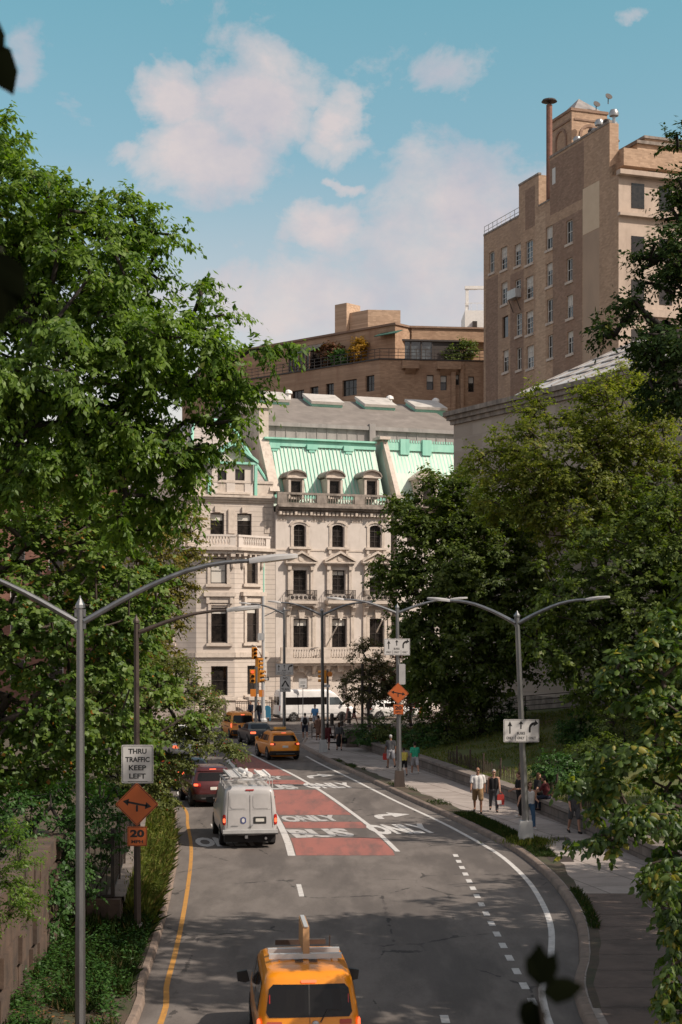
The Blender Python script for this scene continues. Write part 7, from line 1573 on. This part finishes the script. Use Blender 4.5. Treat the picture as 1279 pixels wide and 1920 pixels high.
# grass and weeds
def blades(name, label, pts, hmin, hmax, w, m, seed, lean=.35, kind='stuff', cat='grass'):
    rng = np.random.default_rng(seed); P = np.array(pts); n = len(P); D = rng.normal(0, lean, (n, 3)); D[:, 2] = 1; U = rng.normal(size=(n, 3)); U[:, 2] = 0
    h = rng.uniform(hmin, hmax, n); tone = np.clip(.5 + .28 * rng.normal(size=n), 0, .94); tone[rng.random(n) > .95] = 1
    o = leaf_mesh(name, P, D, U, h, np.full(n, w) * rng.uniform(.6, 1.4, n), tone, m, None, fold=.05, curl=.35); return tag(o, label, cat, kind=kind)
rng = np.random.default_rng(3); pts = []
while len(pts) < 34000:
    y = rng.uniform(38, 80); s_ = rng.random() ** .8; k = lk_x(y) - .2; e = lwall_x(y) + .1; x = k + (e - k) * s_
    if s_ < .12 and mnoise.noise((y * .8, 0, 5)) > -.1: continue
    if mnoise.noise((x * .7, y * .5, 1)) < -.28: continue
    pts.append((x, y, .14 + .42 * s_ ** 1.3))
hs = .42
blades('grass', 'tall green weeds and grass on the left verge between wall and kerb', pts, .12, .60, .016, 'grass_blade', 4, lean=.5)
pts = []
while len(pts) < 11000:
    y = rng.uniform(36.5, 47); k = lk_x(y) - .25; x = k - rng.random() ** .7 * 2.6
    if x < lwall_x(max(y, 37.6)) + .05 and y > 37.5: continue
    pts.append((x, y, .16 + .03 * (k - x)))
blades('weeds', 'dark weeds round the foot of the brown lamp post', pts, .12, .55, .018, 'grass_dark', 5, lean=.5)
pts = []
while len(pts) < 18000:
    y = rng.uniform(22, 38); k = lk_x(y) - .25; d_ = rng.random() * 3.4; x = k - d_
    if mnoise.noise((x * .9, y * .6, 4)) < (.02 if d_ < 2.3 and y < 33 else -.45): continue
    pts.append((x, y, .13 + .05 * d_))
blades('weeds', 'dark low weeds on the rough ground at the lower left', pts, .05, .30, .016, 'grass_dark', 6, lean=.55)
pts = []
while len(pts) < 7000:
    y = rng.uniform(24, 36); k = lk_x(y) - .25; x = k - .3 - rng.random() * 3.2; pts.append((x, y, .15 + .05 * (k - x)))
P_ = np.array(pts); D_ = rng.normal(size=P_.shape); D_[:, 2] *= .2; o = leaf_mesh('leaf_litter', P_[:2600], D_[:2600], np.tile([[0., 0., 1.]], (2600, 1)) + rng.normal(0, .3, (2600, 3)), rng.uniform(.05, .12, 2600), rng.uniform(.03, .07, 2600), rng.random(2600) * .95, 'leaf_litter', None); tag(o, 'dry fallen leaves scattered on the rough ground at the lower left', 'leaf litter', kind='stuff')
pts = []
while len(pts) < 13000:
    y = rng.choice([rng.uniform(53.5, 63), rng.uniform(66, 92), rng.uniform(38, 44), rng.uniform(50.5, 54)], p=[.62, .22, .06, .10]); w_ = strip_w(y) if y > 50.5 else .28
    x = x_at(kin, y) + .05 + rng.random() * w_
    if 63 < y and mnoise.noise((x, y * .5, 7)) < .12: continue
    pts.append((x, y, .155))
blades('grass', 'short grass growing in the earth strip beside the right kerb', pts, .04, .18, .016, 'grass_dark', 7, lean=.5)
pts = []
while len(pts) < 2000:
    a = rng.random() * 6.28; r_ = abs(rng.normal(0, .42)); x, y = gr.x + r_ * math.cos(a) + .1, gr.y - .1 + r_ * math.sin(a) * 1.3; pts.append((x, y, .155))
blades('grass', 'grass tuft round the base of the nearest lamp on the right pavement', pts, .08, .26, .016, 'grass_blade', 8, lean=.5)
pts = []
while len(pts) < 26000:
    y = rng.uniform(52, 97); x = wall_x(y) + .45 + rng.random() * 14; n_ = mnoise.noise((x * .35, y * .35, 9))
    if n_ < -.15: continue
    pts.append((x, y, lawn_z(x, y)))
blades('grass', 'uneven lawn grass on the slope behind the park wall', pts, .06, .2, .035, 'grass_blade', 9)

# broad leaved weeds among the grass of the verge and the rough ground
def weed_leaves(name, label, pts, hmax, l, w, m, seed):
    rng = np.random.default_rng(seed); P = []; D = []
    for p in pts:
        h = rng.uniform(.25, 1) * hmax
        for q in range(14):
            a = rng.random() * 6.28; z = h * (q + 1) / 14; r_ = rng.uniform(0, .05); P.append((p[0] + r_ * math.cos(a) + z * .12 * math.sin(p[1] * 7), p[1] + r_ * math.sin(a), p[2] + z)); D.append((math.cos(a), math.sin(a), rng.uniform(-.3, .7)))
    P = np.array(P); n = len(P); U = rng.normal(0, .4, (n, 3)); U[:, 2] += 1
    o = leaf_mesh(name, P, np.array(D), U, l * rng.uniform(.5, 1.3, n), w * rng.uniform(.6, 1.2, n), np.clip(.5 + .3 * rng.normal(size=n), 0, .94), m, None); return tag(o, label, 'weeds', kind='stuff')
pts = []
while len(pts) < 900:
    y = rng.uniform(39, 76); s_ = rng.random(); k = lk_x(y) - .2; e = lwall_x(y) + .1
    if mnoise.noise((s_ * 3, y * .4, 11)) < -.05: continue
    pts.append((k + (e - k) * s_, y, .14 + .42 * s_ ** 1.3))
weed_leaves('weeds', 'leafy yellow green weeds standing in the left verge', pts, .75, .11, .035, 'grass_blade', 12)
pts = []
while len(pts) < 1100:
    y = rng.uniform(24, 41); k = lk_x(y) - .25; d_ = rng.random() * 3.2
    if y > 37.4 and k - d_ < lwall_x(y) + .1: continue
    if mnoise.noise((d_ * .9, y * .5, 12)) < (.0 if y < 33 else -.3): continue
    pts.append((k - d_, y, .13 + .05 * d_))
weed_leaves('weeds', 'dark leafy weeds below the retaining wall at the lower left', pts, .5, .10, .045, 'leaf_bush', 13)
# ------------------------------------------------------------------ people
for nm, c in dict(skin_light=(.42, .235, .165), skin_tan=(.30, .155, .10), skin_dark=(.12, .06, .04), cloth_white=(.66, .64, .62), cloth_black=(.014, .013, .014), cloth_khaki=(.26, .165, .085), cloth_grey=(.115, .10, .095), cloth_pale=(.42, .41, .43), cloth_slate=(.085, .085, .09),
                  cloth_yellow=(.56, .46, .10), cloth_green=(.035, .34, .20), cloth_jeans=(.055, .115, .20), cloth_maroon=(.10, .022, .025), cloth_blue=(.09, .24, .46), cloth_brown=(.16, .085, .06), cloth_navy=(.025, .03, .05), cloth_rose=(.42, .20, .17), cloth_red=(.42, .05, .04), hair_dark=(.02, .015, .012), hair_brown=(.075, .04, .022), hair_grey=(.30, .28, .26), shoe_dark=(.018, .016, .016), shoe_light=(.55, .53, .50)).items():
    mat(nm, c, .6 if nm.startswith('skin') else .9, tuple(x * .8 for x in c), 9, bump=0 if nm.startswith('skin') else .15, bscale=30, spec=.3)
PENDING = []
def capsule(mb, a, b, ra, rb, n=10):
    a, b = Vector(a), Vector(b); d = b - a; L_ = d.length
    if L_ < 1e-5: d = Vector((0, 0, 1)); L_ = 1e-5
    q = d.normalized().to_track_quat('Z', 'Y').to_matrix().to_4x4(); pr = [(ra * math.sin(t) + .0005, -ra * math.cos(t)) for t in np.linspace(.15, math.pi / 2, 4)] + [(rb * math.cos(t) + .0005, L_ + rb * math.sin(t)) for t in np.linspace(0, math.pi / 2 - .15, 4)]
    mb.lathe(pr, n, 0, Matrix.Translation(a) @ q)
def blob(mb, c, rx, ry, rz, M=None, n=14):
    pr = [(math.sin(t) + .0005, -math.cos(t)) for t in np.linspace(.08, math.pi - .08, 9)]
    mb.lathe(pr, n, 0, (M or Matrix.Identity(4)) @ Matrix.Translation(c) @ Matrix.Diagonal((rx, ry, rz, 1)))
def fuse(name, mb, m, parent, voxel):
    """one continuous skin over overlapping limbs: voxel remesh, smoothed; evaluated later in one go"""
    o = mb.build(name, m, parent); r = o.modifiers.new('skin', 'REMESH'); r.mode = 'VOXEL'; r.voxel_size = voxel; r.use_smooth_shade = True
    s_ = o.modifiers.new('smooth', 'SMOOTH'); s_.factor = .5; s_.iterations = 2; PENDING.append(o); return o

def person(label, pos, rz, H=1.74, legs=((20, 5), (-18, 22)), arms=((-16, 6, 18), (16, 6, 24)), skin='skin_light', top='cloth_white', sleeve=1, bottom='cloth_khaki', cut='shorts', shoes='shoe_dark', hair='hair_dark', style='short', cap=None, lean=3, build=1.0, sit=False, glasses=False, head_turn=0, group='people on the pavement', vox=.014):
    s = H / 1.75; o = thing('person', label, 'person', (0, 0, 0), rz, group)
    V = lambda *p: Vector(p) * s
    le = R(lean); up = lambda x, y, z: V(x, y * 1 + math.sin(le) * (z - .92), .92 + (z - .92) * math.cos(le))
    J = {}; low = 9
    for k, (a, kn) in zip((-1, 1), legs):
        a, kn = R(a), R(kn); hip = V(k * .095, 0, .91); knee = hip + V(k * (.03 if not sit else .05), math.sin(a) * .43, -math.cos(a) * .43); ank = knee + V(0, math.sin(a - kn) * .41, -math.cos(a - kn) * .41)
        pitch = (a - kn) * .35; toe = ank + V(k * .02, math.cos(pitch) * .17, -.065 + math.sin(pitch) * .14 - (0.02 if a - kn < -.2 else 0)); heel = ank + V(0, -.055, -.055)
        J[k] = (hip, knee, ank, toe, heel); low = min(low, toe.z - .03 * s, heel.z - .03 * s)
    dz = Vector((0, 0, -low)) if not sit else Vector((0, 0, -.80 * s))
    mb = MB(); sh = MB(); bt = MB(); tp = MB(); g = build
    mv = lambda p: p + dz
    # trunk, neck, head
    for a, b_, ra, rb in ((up(0, 0, .92), up(0, .0, 1.12), .125 * g, .12 * g), (up(0, 0, 1.12), up(0, .005, 1.33), .12 * g, .125 * g)):
        for k in (-.06, .06): capsule(mb, mv(a) + V(k, 0, 0), mv(b_) + V(k * 1.3, 0, 0), ra * s * .86, rb * s * .86)
    capsule(mb, mv(up(-.14, 0, 1.40)), mv(up(.14, 0, 1.40)), .065 * s, .065 * s); capsule(mb, mv(up(0, -.01, 1.38)), mv(up(0, .015, 1.54)), .062 * s, .054 * s)
    HM = Matrix.Translation(mv(up(0, .03, 1.64))) @ Matrix.Rotation(R(head_turn), 4, 'Z') @ Matrix.Scale(s, 4)
    blob(mb, (0, 0, .015), .075, .092, .105, HM); blob(mb, (0, .022, -.05), .055, .07, .062, HM); blob(mb, (0, .098, -.012), .013, .020, .024, HM); blob(mb, (0, .085, .03), .05, .014, .012, HM); blob(mb, (0, .085, -.06), .026, .012, .008, HM)
    for k in (-1, 1): blob(mb, (k * .077, -.005, -.005), .010, .022, .032, HM)
    for k in (-1, 1):
        hip, knee, ank, toe, heel = [mv(p) for p in J[k]]
        capsule(mb, hip, knee, .085 * s * g, .056 * s); mid = knee + (ank - knee) * .3 + V(0, -.012, 0); capsule(mb, knee, mid, .054 * s, .056 * s); capsule(mb, mid, ank, .056 * s, .036 * s); capsule(mb, ank, toe, .038 * s, .028 * s); capsule(mb, ank, heel, .038 * s, .034 * s)
        capsule(sh, ank + V(0, 0, -.035), toe + V(0, .01, .0), .046 * s, .038 * s); capsule(sh, heel, toe + V(0, .02, -.005), .042 * s, .034 * s)
        if cut in ('shorts',): q = hip + (knee - hip) * .86; capsule(bt, hip + V(0, 0, .03), q, .108 * s * g, .088 * s * g)
        elif cut == 'trousers': capsule(bt, hip + V(0, 0, .03), knee, .105 * s * g, .078 * s * g); capsule(bt, knee, ank + V(0, 0, .01), .078 * s * g, .062 * s)
    if cut in ('shorts', 'trousers'):
        for k in (-.055, .055): capsule(bt, mv(up(k, 0, .92)), mv(up(k, 0, 1.02)), .128 * s * g, .118 * s * g)
    if cut in ('skirt', 'dress'):
        zb = .42 if cut == 'dress' else .55; mid = (J[1][1] + J[-1][1]) / 2; c = mv(Vector((0, mid.y * .7, zb * s))) - Vector((0, 0, dz.z * 0)); c.z = zb * s
        capsule(bt, mv(up(0, 0, 1.06)), c, .125 * s * g, .20 * s); 
    for k, (b1, c1, e1) in zip((-1, 1), arms):
        b1, c1, e1 = R(b1), R(c1), R(e1); shd = mv(up(k * .185 * (.5 + .5 * g), 0, 1.40)); el = shd + V(k * math.sin(c1) * .29, math.sin(b1) * math.cos(c1) * .29, -math.cos(b1) * math.cos(c1) * .29); f = b1 + e1
        wr = el + V(k * math.sin(c1 * .5) * .25, math.sin(f) * .25, -math.cos(f) * .25); fd = (wr - el).normalized(); J['w%d' % k] = wr
        capsule(mb, shd, el, .052 * s * g, .041 * s); capsule(mb, el, el + (wr - el) * .35, .042 * s, .041 * s); capsule(mb, el + (wr - el) * .35, wr, .041 * s, .027 * s)
        sd_ = Vector((0, 1, 0)) if abs(fd.y) < .8 else Vector((0, 0, 1)); ac = (sd_ - fd * sd_.dot(fd)).normalized(); ins = ac.cross(fd) * (k if True else 1)
        pc = wr + fd * .055 * s; capsule(mb, wr, pc - ac * .012 * s, .026 * s, .026 * s); capsule(mb, wr + ac * .01 * s, pc + ac * .016 * s, .024 * s, .024 * s)
        for i, (oa, fl) in enumerate(((.030, .066), (.010, .074), (-.010, .070), (-.028, .055))):
            p0 = pc + ac * oa * s; p1 = p0 + (fd + ins * .12).normalized() * fl * .6 * s; p2 = p1 + (fd + ins * .55).normalized() * fl * .5 * s; capsule(mb, p0, p1, .0115 * s, .010 * s, 6); capsule(mb, p1, p2, .010 * s, .0085 * s, 6)
        t0 = wr + fd * .02 * s + ac * .024 * s; t1 = t0 + (fd * .6 + ac * .8).normalized() * .038 * s; capsule(mb, t0, t1, .013 * s, .0115 * s, 6); capsule(mb, t1, t1 + (fd + ins * .3).normalized() * .03 * s, .0115 * s, .009 * s, 6)
        if sleeve == 1: capsule(tp, shd, shd + (el - shd) * .72, .072 * s * g, .068 * s * g)
        elif sleeve == 2: capsule(tp, shd, el, .068 * s * g, .056 * s); capsule(tp, el, wr - fd * .01, .056 * s, .044 * s)
    hem = .90 if cut != 'dress' else 1.0
    for k in (-.062, .062):
        capsule(tp, mv(up(k, 0, hem + .06)), mv(up(k * 1.1, .005, 1.14)), .128 * s * g, .126 * s * g); capsule(tp, mv(up(k * 1.1, .005, 1.14)), mv(up(k * 1.35, .005, 1.33)), .126 * s * g, .118 * s * g)
    if sleeve: capsule(tp, mv(up(-.135, 0, 1.395)), mv(up(.135, 0, 1.395)), .080 * s, .080 * s)
    else:
        for k in (-1, 1): capsule(tp, mv(up(k * .10, 0, 1.36)), mv(up(k * .085, 0, 1.452)), .06 * s, .034 * s)
    fuse('body', mb, skin, o, vox * .8); fuse('shoes', sh, shoes, o, vox)
    fuse('top', tp, top, o, vox)
    fuse({'shorts': 'shorts', 'trousers': 'trousers', 'skirt': 'skirt', 'dress': 'skirt'}[cut], bt, bottom, o, vox)
    hb = MB()
    if style != 'bald' or cap:
        if cap: blob(hb, (0, -.004, .055), .083, .100, .078, HM); blob(hb, (0, .105, .045), .06, .05, .010, HM); fuse('cap', hb, cap, o, vox); hb = MB()
        if not cap: blob(hb, (0, -.018, .045), .083, .096, .092, HM)
        blob(hb, (0, -.045, -.01), .076, .062, .075, HM)
        if style == 'long': blob(hb, (0, -.06, -.10), .085, .05, .14, HM); [blob(hb, (k * .07, -.02, -.06), .022, .045, .11, HM) for k in (-1, 1)]
        if style == 'bun': blob(hb, (0, -.11, .05), .045, .045, .045, HM)
        fuse('hair', hb, hair, o, vox)
    else: blob(hb, (0, -.06, -.02), .074, .045, .05, HM); fuse('hair', hb, 'hair_grey', o, vox)
    e = MB()
    if glasses: e.box(-.062, .062, .085, .098, .008, .032, 0, HM); e.box(-.078, -.06, -.02, .09, .015, .024, 0, HM); e.box(.06, .078, -.02, .09, .015, .024, 0, HM); e.build('sunglasses', 'cloth_black', o)
    else:
        for k in (-1, 1): e2 = MB(); blob(e2, (k * .03, .082, .012), .011, .010, .008, HM, 8); e2.build('eye', 'cloth_black', o)
    z = pos[2] if len(pos) > 2 else 0
    o.location = (pos[0], pos[1], z); J['dz'] = dz; rot = Matrix.Rotation(rz, 4, 'Z')
    return o, {k: o.location + (rot @ Vector(J['w%d' % k])) for k in (-1, 1)}, (lambda p: o.location + rot @ (V(*p)))
FACE = math.pi
P = lambda u, v, z=.15: gnd(u, v, z)
_, w_, _f = person('man in white tee shirt, khaki shorts and sunglasses walking towards the viewer', P(896, 1524), FACE - R(6), 1.80, ((16, 6), (-14, 24)), ((-12, 9, 16), (14, 9, 20)), 'skin_tan', 'cloth_white', 1, 'cloth_khaki', 'shorts', 'shoe_dark', style='bald', build=1.16, glasses=True)
_, wb, _f = person('woman in black sleeveless top and grey trousers walking beside the man in white', P(926, 1522), FACE - R(4), 1.68, ((14, 4), (-16, 26)), ((14, 8, 16), (-10, 9, 14)), 'skin_light', 'cloth_black', 0, 'cloth_slate', 'trousers', 'shoe_dark', 'hair_grey', 'short', build=1.03, glasses=True)
def bag(name, label, cat, p, w, h, d, m, m2=None, handle=.22):
    o = thing(name, label, cat, tuple(p)); mb = MB(); mb.prism([(-w / 2, 0), (w / 2, 0), (w * .56, -h * .6), (w * .5, -h), (-w * .5, -h), (-w * .56, -h * .6)], -d / 2, d / 2, 0, Matrix.Translation((0, 0, -handle))); mb.build('bag_body', m, o)
    if m2: mb = MB(); mb.prism([(-w * .57, -h * .55), (w * .1, -h * .55), (w * .1, -h * .95), (-w * .5, -h * .95)], -d / 2 - .006, d / 2 + .006, 0, Matrix.Translation((0, 0, -handle))); mb.build('bag_panel', m2, o)
    mb = MB()
    for k in (-1, 1): mb.tube([(-w * .3, k * d * .3, -handle), (-w * .12, 0, 0), (w * .12, 0, 0), (w * .3, k * d * .3, -handle)], .010, 5)
    mb.build('handle', m, o); return o
bag('shopping_bag', 'red and white shopping bag carried by the woman in black', 'bag', wb[-1] + Vector((.03, 0, -.06)), .26, .40, .12, 'cloth_red', 'cloth_white', .10)
person('woman in white top and blue jeans walking towards the viewer, behind the nearest right lamp', P(993, 1554), FACE + R(8), 1.70, ((14, 6), (-20, 24)), ((6, 8, 70), (10, 44, 12)), 'skin_light', 'cloth_white', 0, 'cloth_jeans', 'trousers', 'shoe_light', 'hair_brown', 'long', glasses=True)
person('person in black standing behind the nearest right lamp', P(975, 1532), R(110), 1.70, ((4, 3), (-4, 4)), ((10, 6, 80), (8, 6, 60)), 'skin_light', 'cloth_black', 1, 'cloth_black', 'trousers', 'shoe_light', 'hair_brown', 'bun')
wz = .75
def wall_seat(y, off=.15): return (x_at(WALLR, y) + off, y, wz)
person('seated person with bare legs on the park wall, left of the pair', wall_seat(64.2, .2), R(-70), 1.66, ((82, 60), (95, 40)), ((20, 10, 40), (-30, 12, 10)), 'skin_light', 'cloth_black', 1, 'cloth_black', 'shorts', 'shoe_light', 'hair_brown', 'long', sit=True, group='people sitting on the park wall')
person('seated person in dark red top on the park wall, right of the pair', wall_seat(62.6, .2), R(60), 1.72, ((84, 80), (80, 84)), ((30, 14, 50), (36, 16, 46)), 'skin_tan', 'cloth_maroon', 1, 'cloth_navy', 'trousers', 'shoe_dark', 'hair_dark', 'short', sit=True, group='people sitting on the park wall', lean=12)
person('person in shorts half hidden behind the dogwood leaves', P(1077, 1562), FACE + R(12), 1.72, ((14, 4), (-12, 16)), ((-10, 8, 20), (12, 8, 24)), 'skin_light', 'cloth_slate', 1, 'cloth_slate', 'shorts', 'shoe_dark', 'hair_brown', 'short')
_, wc, _f = person('man in white cap, grey tee shirt and pale shorts walking away', P(733, 1440), R(12), 1.76, ((14, 5), (-18, 24)), ((10, 9, 22), (-12, 9, 14)), 'skin_tan', 'cloth_slate', 1, 'cloth_pale', 'shorts', 'shoe_dark', 'hair_grey', 'short', 'cloth_white', build=1.06)
bag('red_bag', 'small red bag in the hand of the man in the white cap', 'bag', wc[-1] + Vector((0, 0, -.07)), .24, .34, .12, 'cloth_red', None, .08)
person('child in yellow tee shirt and black shorts walking away beside the lamp', P(757.5, 1454), R(10), 1.38, ((10, 4), (-12, 18)), ((-8, 8, 14), (10, 8, 18)), 'skin_light', 'cloth_yellow', 1, 'cloth_black', 'shorts', 'shoe_dark', 'hair_dark', 'short')
person('boy in green tee shirt and pale shorts walking away along the wall', P(778, 1452), R(6), 1.66, ((18, 5), (-20, 28)), ((-16, 8, 16), (20, 10, 26)), 'skin_light', 'cloth_green', 1, 'cloth_pale', 'shorts', 'shoe_light', 'hair_dark', 'short')
_, wd_, _f = person('woman in long black dress with grey jacket walking away near the corner', P(636, 1407), R(4), 1.68, ((10, 3), (-10, 12)), ((6, 6, 10), (14, 18, 22)), 'skin_light', 'cloth_slate', 2, 'cloth_black', 'dress', 'shoe_dark', 'hair_brown', 'long')
bag('black_bag', 'black bag hanging from the hand of the woman in the long dress', 'bag', wd_[1] + Vector((.04, 0, -.04)), .34, .38, .16, 'cloth_black', None, .10)
person('person in maroon top and shorts beside the third street lamp', P(614, 1406), R(-8), 1.62, ((8, 3), (-10, 14)), ((-8, 6, 16), (10, 6, 40)), 'skin_tan', 'cloth_maroon', 2, 'cloth_maroon', 'shorts', 'shoe_dark', 'hair_dark', 'long')
_, wk, fk = person('man with black backpack and dark shorts walking away from the corner', P(572, 1386), R(2), 1.78, ((14, 4), (-16, 20)), ((-14, 10, 18), (14, 10, 24)), 'skin_light', 'cloth_white', 1, 'cloth_navy', 'shorts', 'shoe_light', 'hair_dark', 'short')
bp_ = thing('backpack', 'black backpack on the back of the man in dark shorts', 'backpack', tuple(fk((0, -.20, 1.22))), R(2)); mb = MB(); blob(mb, (0, 0, 0), .17, .11, .26); blob(mb, (0, -.08, -.08), .12, .06, .13); fuse('pack', mb, 'cloth_black', bp_, .02); mb = MB()
for k in (-1, 1): mb.tube([(k * .11, .05, .2), (k * .12, .16, .25), (k * .12, .30, .18)], .018, 5)
mb.build('strap', 'cloth_black', bp_)
person('woman in brown dress walking away behind the pedestrian rail', P(597, 1388), R(-4), 1.66, ((10, 3), (-12, 16)), ((8, 6, 16), (-8, 6, 20)), 'skin_tan', 'cloth_brown', 0, 'cloth_brown', 'skirt', 'shoe_dark', 'hair_dark', 'bun')
person('man in bright blue shirt and pale shorts standing at the crossing', P(591, 1366, 0.0), R(160), 1.82, ((8, 3), (-8, 10)), ((14, 10, 30), (10, 10, 24)), 'skin_tan', 'cloth_blue', 1, 'cloth_pale', 'shorts', 'shoe_dark', 'hair_dark', 'short', build=1.1, group='people crossing the avenue')
person('woman in rose dress crossing the avenue before the white van', P(652, 1359, 0.0), R(-80), 1.70, ((16, 4), (-18, 26)), ((-14, 6, 16), (16, 6, 30)), 'skin_light', 'cloth_rose', 0, 'cloth_rose', 'skirt', 'shoe_light', 'hair_brown', 'long', group='people crossing the avenue')
person('person in black top and bare legs striding across the avenue before the white van', P(664, 1359, 0.0), R(-86), 1.76, ((24, 4), (-26, 36)), ((-18, 8, 20), (20, 8, 34)), 'skin_tan', 'cloth_black', 0, 'cloth_rose', 'shorts', 'shoe_dark', 'hair_dark', 'short', group='people crossing the avenue')
person('person in dark coat standing left of the short signal pole', P(471, 1354), R(150), 1.70, ((4, 2), (-4, 4)), ((6, 6, 20), (8, 6, 40)), 'skin_tan', 'cloth_navy', 2, 'cloth_black', 'trousers', 'shoe_dark', 'hair_dark', 'short', group='people at the far corner')
person('person in dark suit walking between the two signal poles', P(486, 1357), R(140), 1.78, ((12, 3), (-12, 16)), ((-10, 8, 18), (12, 8, 40)), 'skin_light', 'cloth_black', 2, 'cloth_navy', 'trousers', 'shoe_dark', 'hair_grey', 'short', group='people at the far corner')
# turn every fused figure into a plain mesh
bpy.context.view_layer.update(); dg = bpy.context.evaluated_depsgraph_get()
new = [(o, bpy.data.meshes.new_from_object(o.evaluated_get(dg))) for o in PENDING]
for o, me in new:
    mats_ = list(o.data.materials); o.modifiers.clear(); o.data = me
    me.materials.clear(); [me.materials.append(m) for m in mats_]
    me.polygons.foreach_set('use_smooth', [True] * len(me.polygons))
